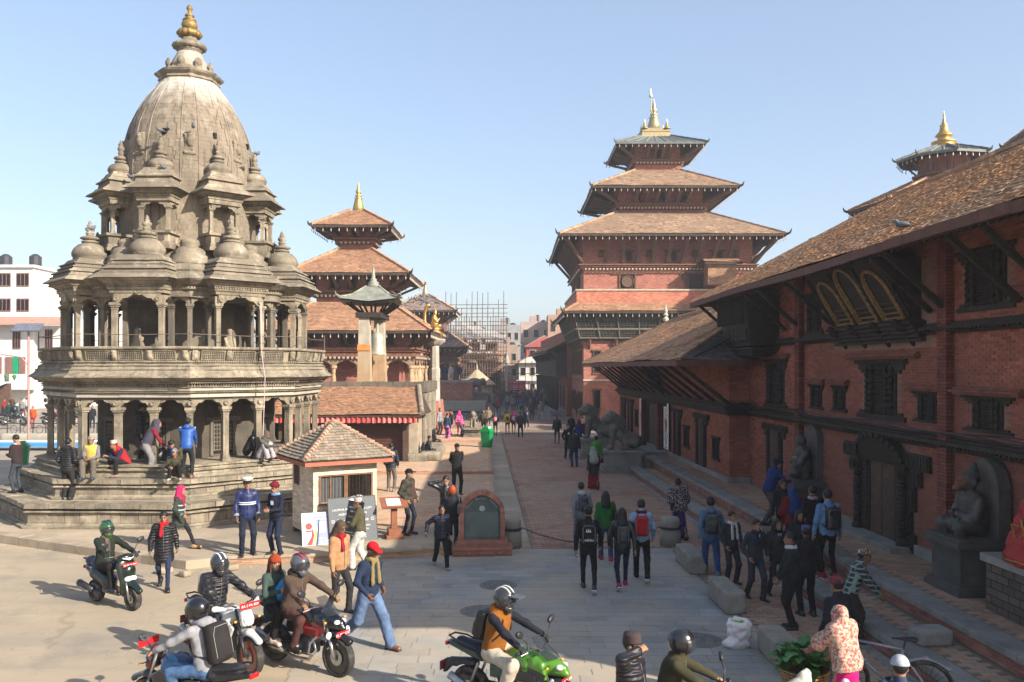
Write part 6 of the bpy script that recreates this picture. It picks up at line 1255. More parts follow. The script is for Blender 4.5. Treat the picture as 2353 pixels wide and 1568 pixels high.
t=thing("roof_terrace","roof terrace with red awning, blue tarpaulin and prayer flags","terrace",(-48.5,104,0));MB().box((-3,0,0),(8,6,13.5)).obj("wall",M_wp,t);MB().add([(-3,-.5,16),(2.5,-.5,15.7),(2.5,1.5,16.6),(-3,1.5,16.9)],[(0,1,2,3)]).obj("red_awning",mat("awning_red",(.45,.05,.05)),t)
v,f=soft([rbx((1,1,18.8),(2.2,1,.25),.15)],.25,noise=.1,ns=2);MB().add(v,f).obj("blue_tarpaulin",mat("tarp_blue",(.06,.12,.42)),t,True)
for x in(-2.8,.2,2.9):MB().tube([(x,.5,13.5),(x,.5,18.8)],.07,5).obj("post",M_bw,t)
for k in range(12):MB().box((-2.6+k*.5,.4,19.2-.03*k),(-2.2+k*.5,.43,19.7-.03*k)).obj("prayer_flag",mat("flag%d"%(k%4),((.5,.1,.1),(.1,.3,.1),(.55,.45,.1),(.5,.5,.5))[k%4]),t)
t=thing("market_stall","market stall with a white cloth awning and hanging garlands","stall",(-53.5,80,0));MB().add([(-9,-2.4,2.5),(5.5,-2.4,2.5),(5.5,1,3.2),(-9,1,3.2)],[(0,1,2,3)]).obj("awning",M_wht,t);MB().box((-9,1.1,0),(5.5,1.4,3.1)).obj("back_panel",mat("stall_brown",(.10,.06,.045),var=.3),t)
for x in(-6,-2,2,5.2):MB().tube([(x,-2.2,0),(x,-2.2,2.5)],.1,5).obj("post",M_bw,t)
for k in range(5):MB().box((-1.6+k*.5,-.6,1.3),(-1.2+k*.5,-.5,2.5)).obj("garland",mat("garland%d"%(k%2),((.1,.35,.08),(.75,.6,.05))[k%2]),t)
MB().box((-2,-1.2,.0),(3.4,-.4,1.2)).obj("counter",mat("cloth_8a1f1f",'8a1f1f'),t)
RA=thing("iron_railing","black wrought iron railing at the edge of the left square","railing",(-24.5,53,.2))
for k in range(15):MB().tube([(-7+k*.8,0,0),(-7+k*.8,0,1.0)],.035,5).obj("baluster",M_iron,RA)
for z in(.15,.92):MB().tube([(-7,0,z),(4.3,0,z)],.03,5).obj("rail",M_iron,RA)
for k in range(14):MB().tube([(-6.6+k*.8+.22*math.cos(a),0,.55+.25*math.sin(a))for a in np.linspace(0,2*PI,11)[:-1]],.02,4,closed=True).obj("scroll",M_iron,RA)
block("low_wall","low stone curb wall below the iron railing","wall",(-24.5,52.4,.0),(7,.25,.28),0,M_pale,vox=.12)
o=MB().box((-31,47.2,.2),(-19,48.3,.36)).obj("blue_tarpaulin",mat("tarp_bright",(.04,.25,.62),rough=.5,var=.15),None);tag(o,"bright blue tarpaulin lying over the low wall at far left","tarpaulin");o=MB().box((-31,48.31,.2),(-17,48.6,.46)).obj("white_edge",M_wht,None);tag(o,"white plastic edge strip behind the blue tarpaulin","edging")
for k,z in enumerate((.2,.42,.64)):pass
o=MB().box((-20.5,38,.2),(-14.5,42,.5)).box((-20,39,.5),(-14.5,42,.8)).obj("brick_steps",mat("step_brick",(.27,.12,.08),var=.3,brick=(.25,.08,'5a3a2c','xy')),None,kind="structure")
SP=thing("solar_street_lamp","street lamp pole with a tilted solar panel beside the white house","street lamp",(-27.9,49,.2));MB().tube([(0,0,0),(0,0,6.6)],.06,6).tube([(0,0,4.5),(-.4,0,5.0),(-1.8,0,5.2)],.035,5).obj("pole",mat("lamp_pole",(.35,.2,.17),rough=.6),SP)
M=at(0,0,6.7);M[:3,:3]=np.array(Matrix.Rotation(R(35),3,'X'));MB().box((-.85,-.4,0),(.75,.4,.06),0,M).obj("solar_panel",mat("solar_cells",(.14,.15,.18),rough=.3,grid=(.22,(.10,.11,.14),'xy')),SP);MB().cbox((-1.85,0,5.2),(.25,.08,.05)).obj("lamp_head",M_wht,SP)
# ================================================================ people
SKINS=[(.26,.135,.08),(.21,.105,.062),(.32,.175,.115),(.145,.072,.045)]
def skin(i):return mat("skin%d"%i,SKINS[i],rough=.6,var=.1,scale=12,spec=.35)
def cloth(col,kind='plain'):
 raw=col;col=tuple(v*.66 for v in hexc(col))
 n="cloth_%s_%s"%(raw,kind)
 if kind=='puffer':return mat(n,col,rough=.5,var=.2,scale=6,wave=(.062,'Z',.020),spec=.4)
 if kind=='leather':return mat(n,col,rough=.4,var=.25,scale=9,bump=.6,bscale=18,spec=.5)
 if kind=='denim':return mat(n,col,rough=.9,var=.4,scale=7,bump=.3,bscale=25)
 if kind=='camo':return mat(n,col,rough=.8,var=.3,scale=6,dirt=(.012,.013,.012),dscale=11,dlo=.48,dhi=.52)
 if kind=='check':return mat(n,col,rough=.9,var=.2,scale=9,grid=(.09,(.02,.025,.03),'xz'))
 if kind=='print':return mat(n,col,rough=.9,var=.2,scale=14,dirt=(.55,.5,.4),dscale=30,dlo=.52,dhi=.58)
 if kind=='shawl':return mat(n,col,rough=.9,var=.3,scale=18,dirt=(.46,.40,.31),dscale=24,dlo=.47,dhi=.52,hue=(.10,.07,.08))
 if kind=='shiny':return mat(n,col,rough=.5,var=.2,scale=7,spec=.35,bump=.3,bscale=12)
 return mat(n,col,rough=.9,var=.25,scale=7,bump=.25,bscale=14)
def ik(a,t,l1,l2,pole):
 a,t,pole=(np.asarray(q,float)for q in(a,t,pole));d=t-a;L=np.linalg.norm(d);mx=(l1+l2)*.995
 if L>mx:t=a+d/L*mx;d=t-a;L=mx
 e=d/L;p=pole-e*(pole@e);p/=np.linalg.norm(p)+1e-9;x=(l1*l1-l2*l2+L*L)/(2*L);h=math.sqrt(max(0,l1*l1-x*x));return a+e*x+p*h,t
POSES={'stand':dict(pel=(0,0,.92),lean=.02,fl=(-.10,.02),fr=(.11,-.03),hl=(-.27,.07,.80),hr=(.27,.05,.80)),'relax':dict(pel=(.02,0,.915),lean=.0,fl=(-.12,.08),fr=(.10,-.04),hl=(-.26,.10,.84),hr=(.28,.0,.80)),'pockets':dict(pel=(0,0,.92),lean=.03,fl=(-.11,.04),fr=(.12,-.02),hl=(-.22,.12,.93),hr=(.22,.12,.93)),'behind':dict(pel=(0,0,.92),lean=-.02,fl=(-.12,.02),fr=(.12,.0),hl=(-.06,-.17,.95),hr=(.06,-.17,.93)),'hold':dict(pel=(0,0,.92),lean=.05,fl=(-.12,.02),fr=(.12,.0),hl=(-.05,.30,1.10),hr=(.06,.28,1.12),look=-.35),'walk':dict(pel=(0,.02,.90),lean=.07,fl=(-.09,.30),fr=(.10,-.30,.07,.55),hl=(-.26,-.14,.84),hr=(.26,.22,.88)),'walk2':dict(pel=(0,.02,.90),lean=.07,fl=(-.10,-.30,.07,.55),fr=(.09,.30),hl=(-.26,.22,.88),hr=(.26,-.14,.84)),'stride':dict(pel=(0,.02,.87),lean=.10,fl=(-.10,.42),fr=(.11,-.42,.10,.7),hl=(-.28,-.22,.88),hr=(.27,.28,.92)),'stroll':dict(pel=(0,.01,.91),lean=.04,fl=(-.09,.17),fr=(.10,-.17,.02,.2),hl=(-.26,-.05,.81),hr=(.26,.13,.83)),'sit':dict(pel=(0,-.36,.46),lean=.12,fl=(-.14,.04),fr=(.14,.08),hl=(-.10,.0,.62),hr=(.10,.02,.60)),'sitlean':dict(pel=(0,-.36,.46),lean=.55,fl=(-.15,.02),fr=(.15,.06),hl=(-.05,.20,.62),hr=(.07,.22,.60),look=.1),'squat':dict(pel=(0,-.14,.24),lean=.45,fl=(-.14,.06),fr=(.14,.06),hl=(-.10,.30,.45),hr=(.10,.32,.45)),'think':dict(pel=(0,-.14,.26),lean=.35,fl=(-.16,.06),fr=(.16,.10),hl=(-.06,.18,.88),hr=(.12,.30,.42)),'bend':dict(pel=(0,-.12,.90),lean=.85,fl=(-.12,.02),fr=(.12,-.02),hl=(-.14,.55,.72),hr=(.16,.5,.70),look=.3),'bend2':dict(pel=(0,-.08,.91),lean=.5,fl=(-.12,.02),fr=(.12,-.02),hl=(-.16,.42,.85),hr=(.16,.4,.85),look=.2),'reach':dict(pel=(0,0,.90),lean=.35,fl=(-.12,.15),fr=(.12,-.22,.02,.2),hl=(-.16,.58,1.12),hr=(.18,.52,1.10),look=.1),'salute':dict(pel=(0,0,.92),lean=.0,fl=(-.11,.04),fr=(.12,-.02),hl=(-.26,.07,.80),hr=(.13,.16,1.60),pr=(1,-.3,-.2)),'handhead':dict(pel=(0,0,.92),lean=.08,fl=(-.11,.04),fr=(.12,-.02),hl=(-.26,.12,.86),hr=(.17,.06,1.55),look=-.3,pr=(1,.2,-.3)),'ride':dict(pel=(0,-.28,.86),lean=.22,fl=(-.21,-.02,.30),fr=(.21,-.02,.30),hl=(-.33,.37,1.0),hr=(.33,.37,1.0),pl=(-1,-.2,-.2),pr=(1,-.2,-.2)),'scoot':dict(pel=(0,-.30,.78),lean=.06,fl=(-.14,.14,.32),fr=(.14,.14,.32),hl=(-.30,.30,.98),hr=(.30,.30,.98),pl=(-1,-.4,-.3),pr=(1,-.4,-.3)),'pillion':dict(pel=(0,-.74,.92),lean=.05,fl=(-.22,-.40,.40),fr=(.22,-.40,.40),hl=(-.10,-.42,1.22),hr=(.12,-.42,1.18)),'side':dict(pel=(0,-.74,.93),lean=.02,fl=(.24,-.52,.40),fr=(.34,-.36,.40),hl=(-.05,-.45,1.25),hr=(.14,-.42,1.2)),}
def helmet(par,hc,Rm,vox,col,visor=True,stripe=None,peak=False,openf=False):
 T=np.eye(4);T[:3,:3]=Rm;T[:3,3]=hc
 P=[ell((0,-.01,.035),(.128,.15,.135)),cap((0,.05,-.085),(0,-.02,-.06),.085,.09)]
 v,f=soft(P,vox,k=.05,sub=[rbx((0,.16,-.005 if not openf else-.06),(.105,.09,.05 if not openf else .11),.03),ell((0,.0,-.10),(.085,.09,.12))]);o=MB().add(tf(v,T),f).obj("helmet",mat("helmet_"+col,tuple(v*.6 for v in hexc(col)),rough=.22,var=.12,scale=9,spec=.5,coat=.5),par,True)
 if visor:
  v,f=soft([ell((0,.005,.01),(.133,.152,.13))],vox*.8,cut=[((0,.05,0),(0,-1,0)),((0,0,.062),(0,-.25,1)),((0,0,-.055 if not openf else-.12),(0,.1,-1))],sub=[ell((0,.0,.01),(.122,.138,.12))]);vo=MB().add(tf(v,T),f).obj("visor",mat("visor_smoke",(.03,.035,.045),rough=.05,var=.05,spec=.8,alpha=.45),o,True)
 if stripe:
  for x in(-.04,.04):MB().tube([(x,.13*math.sin(a)-.012,.035+.140*math.cos(a))for a in np.linspace(-1.3,1.0,12)],.012,5,M=T).obj("helmet_stripe",mat("helmet_"+stripe,stripe,rough=.25,var=.1),o)
 if peak:v,f=soft([rbx((0,.17,.085),(.085,.09,.012),.01)],vox*.8);MB().add(tf(v,T),f).obj("helmet_peak",mat("helmet_peak",(.06,.065,.08),rough=.3),o,True)
def person(label,x,y,z=0.,head=0.,H=1.7,pose='stand',top=('plain','444444'),bot=('plain','222222'),hair='short',hat=None,ex=(),sk=0,shoe='1b1b1d',par=None,mirror=False,tw=0.,look=None,lyaw=0.,mod=None,coat=0.,group=None,cat="person",name="person"):
 p=dict(POSES[pose]);p.update(mod or{});s=H/1.70;dist=y if par is None else 11
 lod=0 if dist<24 else(1 if dist<46 else 2);VX=(.021,.034,.054)[lod];VH=(.0145,.024,.045)[lod]
 root=thing(name,label,cat,(x,y,z),R(head)-PI/2,group);root.scale=(s,s,s)
 if mirror:root.scale=(-s,s,s)
 pel=np.array(p['pel'],float);ln=p['lean'];U=np.array((0,math.sin(ln),math.cos(ln)));Fw=np.array((0,math.cos(ln),-math.sin(ln)));Xv=np.array((math.cos(tw),math.sin(tw),0.))
 sh=[pel+U*.462-Xv*.172,pel+U*.462+Xv*.172];nk=pel+U*.535;lk=p.get('look',0)if look is None else look
 hip=[pel+np.array((-.088,0,-.03)),pel+np.array((.088,0,-.03))]
 ank,kne,fyaw,fp=[],[],[],[]
 for i,k in enumerate(('fl','fr')):
  q=p[k];a=np.array((q[0],q[1],(q[2]if len(q)>2 else 0)+.085));kn,a=ik(hip[i],a,.425,.415,(q[0]*1.2,1.0,.25));ank.append(a);kne.append(kn);fp.append(q[3]if len(q)>3 else 0.)
 elb,wri=[],[]
 for i,k in enumerate(('hl','hr')):
  e,t=ik(sh[i],np.array(p[k]),.285,.26,p.get('pl' if i==0 else 'pr',(-.6 if i==0 else .6,-1,-.4)));elb.append(e);wri.append(t)
 hp=ln*.35+(-lk);Rh=np.array(Matrix.Rotation(lyaw,3,'Z')@Matrix.Rotation(-hp,3,'X'));hc=nk+U*.135+Fw*.028
 TH=np.eye(4);TH[:3,:3]=Rh;TH[:3,3]=hc
 b=MB();ms=skin(sk);gl='gloves' in ex
 HP=[ell((0,-.012,.028),(.076,.094,.098)),ell((0,.028,-.045),(.055,.06,.075)),cap((0,.085,.012),(0,.104,-.022),.010,.016),cap((0,-.01,-.06),(0,-.045,-.17),.058,.06)]
 if lod<2:HP+=[ell((-.076,-.005,-.01),(.012,.022,.032)),ell((.076,-.005,-.01),(.012,.022,.032)),ell((0,.075,-.062),(.03,.022,.014)),ell((0,.068,-.098),(.026,.022,.02))]
 v,f=soft(HP,VH,k=.022);b.add(tf(v,TH),f)
 if lod<2:
  for sx in(-1,1):
   b.sph((sx*.030,.0835,.012),(.0115,.008,.0065),8,1,TH);b.add(tf(UNIT*np.array((.018,.005,.004))+np.array((sx*.031,.090,.034)),TH),BOXF,1)
  b.sph((0,.094,-.060),(.022,.006,.006),8,2,TH)
 core=[cap(pel,pel+U*.42,.09,.10,(1,0,0),1.25),cap(nk,hc-U*.05,.05,.05)]
 for i in(0,1):core+=[cap(sh[i],elb[i],.042,.036),cap(elb[i],wri[i],.036,.028),cap(hip[i],kne[i],.07,.048),cap(kne[i],ank[i],.046,.034)]
 v,f=soft(core,max(VX,.045),k=.03);b.add(v,f)
 gb=MB()
 for i in(0,1):
  d=wri[i]-elb[i];d/=np.linalg.norm(d);inn=np.array((1. if i==0 else-1.,.15,0));
  if pose in('ride','scoot'):inn=np.array((0,-.3,-1.))
  inn-=d*(inn@d);inn/=np.linalg.norm(inn);sd=np.cross(d,inn)
  if pose in('ride','scoot')and False:sd=np.array((1,0,0))
  w0=wri[i]
  if lod==0:
   Q=[cap(w0-d*.02,w0+d*.035,.028,.034,inn,.62),cap(w0+d*.03,w0+d*.08,.036,.036,inn,.55)];curl=.9 if pose in('ride','scoot')else .45
   for k in range(4):
    o=sd*(.030-.020*k);l=(.036,.042,.04,.032)[k];a0=w0+d*.085+o;a1=a0+(d*math.cos(curl)+inn*math.sin(curl))*l;a2=a1+(d*math.cos(curl*2.1)+inn*math.sin(curl*2.1))*l*.85;Q+=[cap(a0,a1,.0105,.0095),cap(a1,a2,.0095,.008)]
   th=w0+d*.03+sd*.03;t1=th+(d*.6+sd*.55+inn*.55)*.04;Q+=[cap(th,t1,.0135,.0115),cap(t1,t1+(d*.85+inn*.45)*.032,.0115,.009)]
   v,f=soft(Q,.0095,k=.008)
  else:v,f=soft([cap(w0,w0+d*.12,.03,.036,inn,.6)],VH,k=.01)
  (gb if gl else b).add(v,f)
 b.obj("body",[ms,mat("eye_dark",(.015,.012,.01),rough=.4),mat("lip",(.30,.11,.085),rough=.5)],root,True)
 if gl:gb.obj("gloves",mat("glove_black",(.02,.02,.022),rough=.6,bump=.4),root,True)
 bk,bc=bot[0],bot[1];bag={'slim':-.012,'baggy':.022,'plain':.0,'denim':.002}.get(bk,0)
 if bk in('skirt','sari'):
  v,f=soft([cap(pel+np.array((0,0,.03)),pel+np.array((0,.02,-.35)),.13,.17,(1,0,0),1.15),cap(pel+np.array((0,.02,-.35)),np.array((0,(ank[0][1]+ank[1][1])/2,.14)),.17,.20,(1,0,0),1.2)],VX,k=.05,noise=.012,ns=16,cut=[((0,0,.07),(0,0,-1))]);MB().add(v,f).obj("skirt",cloth(bc,'plain' if len(bot)<3 else bot[2]),root,True)
 else:
  P=[cap(pel+np.array((0,0,.05)),pel+np.array((0,-.02,-.06)),.115+bag*.5,.115+bag*.5,(1,0,0),1.3)]
  for i in(0,1):P+=[cap(hip[i],kne[i],.092+bag*.6,.066+bag),cap(kne[i],ank[i]+np.array((0,0,.0)),.065+bag,.058+bag*1.2)]
  v,f=soft(P,VX*1.12,k=.035,noise=.005,ns=26);MB().add(v,f).obj("trousers",cloth(bc,'denim' if bk=='denim' else('plain' if len(bot)<3 else bot[2])),root,True)
 for i in(0,1):
  a=ank[i];Rf=np.array(Matrix.Rotation((-.12 if i else .12),3,'Z')@Matrix.Rotation(-fp[i],3,'X'));T=np.eye(4);T[:3,:3]=Rf;T[:3,3]=a
  v,f=soft([cap((0,-.06,-.042),(0,.16,-.052),.047,.040,(1,0,0),1.08),cap((0,-.02,.0),(0,.0,-.04),.050,.050)],min(VX,.024)if lod<2 else VX,k=.025,cut=[((0,0,-.084),(0,0,-1))]);so_=MB().add(tf(v,T),f).obj("shoe",cloth(shoe,'leather')if not shoe.startswith('+')else cloth(shoe[1:],'plain'),root,True)
  if lod==0:MB().add(tf(UNIT*np.array((.046,.135,.010))+np.array((0,.05,-.076)),T),BOXF).obj("sole",mat("sole_pale" if 's' in ex else "sole_dark",(.6,.6,.58)if 's' in ex else(.03,.03,.03),rough=.8),so_)
 tk,tcol=top[0],top[1];ad={'puffer':.020,'thick':.012,'leather':.006,'plain':.004,'shiny':.006,'denim':.005,'check':.008,'camo':.02}.get(tk,.004)
 P=[cap(pel+U*.02,pel+U*.38,.125+ad,.128+ad,Xv,1.28),cap(sh[0]+Xv*.02-U*.01,sh[1]-Xv*.02-U*.01,.062+ad*.6,.062+ad*.6),cap(pel+U*.42,nk+U*.015,.09+ad*.5,.068+ad*.5)]
 for i in(0,1):P+=[cap(sh[i],elb[i],.060+ad*.75,.050+ad*.65),cap(elb[i],wri[i]-(wri[i]-elb[i])*.04,.048+ad*.6,.039+ad*.5)]
 cut=[(pel-U*(.10+coat),-U)]
 if coat:P+=[cap(pel+U*.03,pel-U*coat+np.array((0,.02,0)),.13+ad,.15+ad,Xv,1.25)]
 else:P+=[cap(pel+U*.05,pel-U*.06,.122+ad,.122+ad,Xv,1.3)]
 v,f=soft(P,VX,k=.035,noise=.0042,ns=22,cut=cut);nm={'puffer':'jacket','thick':'jacket','leather':'jacket'}.get(tk,'top');jk=MB().add(v,f).obj("coat" if coat else nm,cloth(tcol,tk),root,True)
 if lod==0 and tk in('puffer','thick','leather','camo','denim','shiny'):
  MB().tube([pel+U*q+Fw*(.128+ad+.012-.055*max(0,q-.36)/.17)for q in np.linspace(-.05,.5,8)],.005,4).obj("zip",mat("zip_metal" if not any(isinstance(e,tuple)and e[0]=='zip' for e in ex)else "zip_"+[e[1]for e in ex if isinstance(e,tuple)and e[0]=='zip'][0],(.12,.12,.12)if not any(isinstance(e,tuple)and e[0]=='zip' for e in ex)else[e[1]for e in ex if isinstance(e,tuple)and e[0]=='zip'][0],rough=.4),jk)
 hm=mat("hair_black",(.010,.009,.009),rough=.5,var=.3,scale=30,bump=.5,bscale=60)
 hcol=[e[1]for e in ex if isinstance(e,tuple)and e[0]=='haircol']
 if hcol:hm=mat("hair_"+hcol[0],hcol[0],rough=.55,var=.35,scale=25,bump=.5,bscale=60)
 if hair and not(hat and hat[0]in('helmet','hood','veil')):
  P=[ell((0,-.02,.035),(.086,.100,.100))]
  if hair=='long':P+=[cap((0,-.08,.02),(0,-.115,-.20),.075,.085,(1,0,0),1.25),cap((0,-.115,-.2),(0,-.10,-.36),.085,.05,(1,0,0),1.3),cap((-.075,.0,.0),(-.085,.02,-.2),.03,.025),cap((.075,.0,.0),(.085,.02,-.2),.03,.025)]
  if hair=='bob':P+=[ell((0,-.045,-.02),(.105,.085,.11))]
  if hair=='bun':P+=[ell((0,-.115,.03),(.045,.04,.045))]
  if hair=='pony':P+=[cap((0,-.10,.05),(0,-.145,-.02),.04,.04),cap((0,-.145,-.02),(0,-.135,-.15),.04,.02)]
  v,f=soft(P,VH,k=.03,sub=[ell((0,.085,-.045),(.082,.085,.10)),ell((0,.02,-.10),(.075,.07,.055))],noise=.002,ns=60);MB().add(tf(v,TH),f).obj("hair",hm,root,True)
 if hat:
  hk,hcx=hat[0],hat[1];hmat=cloth(hcx,hat[2]if len(hat)>2 else 'plain')
  if hk=='cap':
   v,f=soft([ell((0,-.01,.055),(.088,.104,.085))],VH,cut=[((0,0,.045),(0,-.12,-1))]);o=MB().add(tf(v,TH),f).obj("cap",hmat,root,True);v,f=soft([ell((0,.12,.052),(.07,.075,.012))],min(VH,.02));MB().add(tf(v,TH),f).obj("peak",hmat,o,True)
  elif hk=='topi':MB().lathe([(.093,.035),(.094,.05),(.088,.12),(.082,.135),(.0,.14)],18,M=TH@at(0,-.012,0,0,(1,1.08,1))).obj("topi",hmat,root,True)
  elif hk=='beanie':
   v,f=soft([ell((0,-.015,.045),(.092,.108,.10)),cap((0,-.02,.03),(0,-.02,.05),.092,.09,(0,1,0),1.12)],VH,cut=[((0,0,.025),(0,-.2,-1))]);o=MB().add(tf(v,TH),f).obj("beanie",hmat,root,True)
   if len(hat)>3:v,f=soft([ell((0,-.03,.165),(.042,.042,.04))],.016,noise=.006,ns=80);MB().add(tf(v,TH),f).obj("pompom",cloth('8d7a62'),o,True)
  elif hk=='beret':v,f=soft([ell((.02,-.01,.10),(.112,.115,.035)),cap((0,-.01,.06),(0,-.01,.09),.088,.09)],VH,k=.03);MB().add(tf(v,TH),f).obj("beret",hmat,root,True)
  elif hk=='police':
   o=MB().lathe([(.09,.05),(.092,.085),(.13,.125),(.135,.14),(.08,.16),(0,.162)],20,M=TH@at(0,-.005,0,0,(1,1.08,1))).obj("peaked_cap",cloth('e4e4e2'),root,True);MB().lathe([(.093,.048),(.096,.05),(.096,.083),(.093,.085)],20,M=TH@at(0,-.005,0,0,(1,1.08,1))).obj("cap_band",cloth('15161c'),o);v,f=soft([ell((0,.11,.047),(.06,.06,.010))],.015);MB().add(tf(v,TH),f).obj("peak",cloth('101014','shiny'),o,True)
  elif hk in('hood','veil'):
   P=[ell((0,-.025,.02),(.105,.125,.125)),cap((0,-.06,-.08),(0,-.06,-.20),.10,.13,(1,0,0),1.2)]
   if hk=='veil':P+=[cap((0,-.07,-.2),(0,-.12,-.42),.14,.16,(1,0,0),1.3),cap((-.1,.03,-.2),(-.08,.08,-.36),.06,.05)]
   v,f=soft(P,VX if lod else .022,k=.05,sub=[ell((0,.11,-.02),(.075,.10,.105))],noise=.005,ns=18);MB().add(tf(v,TH),f).obj("hood" if hk=='hood' else "head_scarf",hmat,root,True)
  elif hk=='helmet':helmet(root,hc,Rh,.016,hcx,**(hat[2]if len(hat)>2 else{}))
 bk_=pel+U*.24-Fw*(.125+ad);
 for e in ex:
  if isinstance(e,str):continue
  k=e[0]
  if k=='scarf':
   m=cloth(e[1]);c=nk-U*.005+Fw*.012;P=[cap(c+np.array((math.cos(a)*.075,math.sin(a)*.07,.012*math.sin(3*a))),c+np.array((math.cos(a+.7)*.075,math.sin(a+.7)*.07,.012*math.sin(3*a+2))),.036,.036)for a in np.arange(0,6.3,.7)]
   if len(e)>2:
    for sx in((-.06,.05)if e[2]>1 else(.04,)):P+=[cap(nk+Fw*.10+Xv*sx-U*.04,pel+U*(.30-.12*(e[2]>1))+Fw*(.145+ad)+Xv*sx*1.3,.036,.042,Fw,.55)]
   v,f=soft(P,max(VX,.02),k=.025,noise=.004,ns=30);MB().add(v,f).obj("scarf",m,root,True)
  elif k=='pack':
   T=np.eye(4);T[:3,0]=Xv;T[:3,1]=Fw;T[:3,2]=U;T[:3,3]=bk_-Fw*.085+U*.02;sz=e[2]if len(e)>2 else 1.
   v,f=soft([rbx((0,0,0),(.145*sz,.085,.215*sz),.06),rbx((0,-.07,-.07),(.11*sz,.05,.11*sz),.04)],VX,k=.03);o=MB().add(tf(v,T),f).obj("backpack",cloth(e[1],'leather' if len(e)<4 else e[3]),root,True)
   if lod<2:
    for sx in(-1,1):MB().tube([pel+U*q[0]+Fw*q[1]+Xv*sx*q[2]for q in((.10,-.14,.13),(.18,.06,.165),(.30,.125+ad,.11),(.45,.095+ad,.095),(.515,.0,.09),(.46,-.13,.09))],.017,5).obj("strap",cloth(e[1],'leather'),o)
   if lod==0:
    MB().tube([tf(np.array((x_,-.088,z_)),T)for x_,z_ in((-.12*sz,-.16),(-.125*sz,.12),(-.09*sz,.18*sz),(.09*sz,.18*sz),(.125*sz,.12),(.12*sz,-.16))],.004,4).obj("zip",mat("pack_zip",(.25,.24,.22)),o)
    if len(e)>4 and e[4]:M=T@np.array([[1,0,0,0],[0,0,-1,-.125],[0,1,0,-.12],[0,0,0,1.]]);letter(e[4],.075,M_wht,o,M);[MB().ext([(-.05+.035*q,0),(-.02+.035*q,0),(-.035+.05*q*.6+.0,.07)],.003,2,0,0,T@np.array([[1,0,0,-.01],[0,0,-1,-.095],[0,1,0,.05],[0,0,0,1.]])).obj("leaf_mark",M_wht,o)for q in range(3)]
  elif k=='vest':
   v,f=soft([cap(pel+U*.0,pel+U*.38,.14+ad,.145+ad,Xv,1.26),cap(sh[0]+Xv*.05,sh[1]-Xv*.05,.082+ad,.082+ad),cap(pel+U*.42,nk+U*.02,.10,.08)],VX,k=.035,cut=[(pel-U*.08,-U)],sub=[cap(nk+Fw*.16+U*.05,pel+U*.22+Fw*.2,.06,.02)],noise=.004);MB().add(v,f).obj("vest",cloth(e[1],e[2]if len(e)>2 else 'plain'),root,True)
  elif k=='bag':
   sx=e[2]if len(e)>2 else 1;T=at(*(pel+Xv*.235*sx+np.array((0,e[3]if len(e)>3 else-.05,.02+(e[4]if len(e)>4 else 0)))));v,f=soft([rbx((0,0,-.05),(.06,.14,.13),.035)],max(VX,.02));o=MB().add(tf(v,T),f).obj("shoulder_bag",cloth(e[1],'leather'),root,True);MB().tube([T[:3,3]+np.array((0,-.1,.07)),sh[1 if sx>0 else 0]+U*.075-Fw*.02,sh[1 if sx>0 else 0]+U*.08+Fw*.02,T[:3,3]+np.array((0,.1,.07))],.011,5).obj("strap",cloth(e[1],'leather'),o)
  elif k=='carry':
   c=wri[1]+np.array((0,.03,-.12));v,f=soft([rbx(c+np.array((0,0,-.14 if len(e)<3 else-.22)),(.05,.13,.12 if len(e)<3 else .2),.03)],max(VX,.02),noise=.006);o=MB().add(v,f).obj("hand_bag",cloth(e[1]),root,True);MB().tube([c+np.array((0,-.08,-.05)),c+np.array((0,-.04,.06)),c+np.array((0,.04,.06)),c+np.array((0,.08,-.05))],.008,5).obj("handle",cloth(e[1]),o)
  elif k=='shawl':
   v,f=soft([cap(pel+U*.0,pel+U*.40,.19,.15,Xv,1.35),cap(sh[0]-Xv*.01,sh[1]+Xv*.01,.10,.10),cap(sh[0],elb[0]+Fw*.05,.10,.12),cap(sh[1],elb[1]+Fw*.05,.10,.12),cap(pel+U*.42,nk+U*.02,.10,.085)],VX,k=.06,noise=.010,ns=13,cut=[(pel-U*(.05 if len(e)<4 else e[3]),-U)]);MB().add(v,f).obj("shawl",cloth(e[1],e[2]if len(e)>2 else 'plain'),root,True)
  elif k=='band':
   MB().tube([pel+U*e[2]+Xv*math.cos(a)*(.128+ad+.012)*1.28+Fw*math.sin(a)*(.128+ad+.012)for a in np.linspace(0,2*PI,25)[:-1]],e[3]if len(e)>3 else .016,5,closed=True).obj("belt",mat("band_"+e[1],e[1],rough=.5),root)
  elif k=='cuffs':
   for i in(0,1):
    for q in(.75,.85):c=elb[i]+(wri[i]-elb[i])*q;MB().tube([c,c+(wri[i]-elb[i])*.06],.052+ad,10).obj("cuff_stripe",cloth(e[1]),root)
  elif k=='tie':MB().add([nk+Fw*.095+Xv*.05,nk+Fw*.095-Xv*.05,pel+U*.30+Fw*(.15+ad),],[(0,1,2)]).obj("shirt_front",cloth('cfd2d6'),root);MB().tube([nk+Fw*.10-U*.03,pel+U*.28+Fw*(.152+ad)],[.012,.018],5).obj("tie",cloth('14172e'),root)
  elif k=='mask':v,f=soft([ell((0,.055,-.055),(.062,.055,.052))],.014);MB().add(tf(v,TH),f).obj("face_mask",cloth(e[1]),root,True)
  elif k=='glasses':
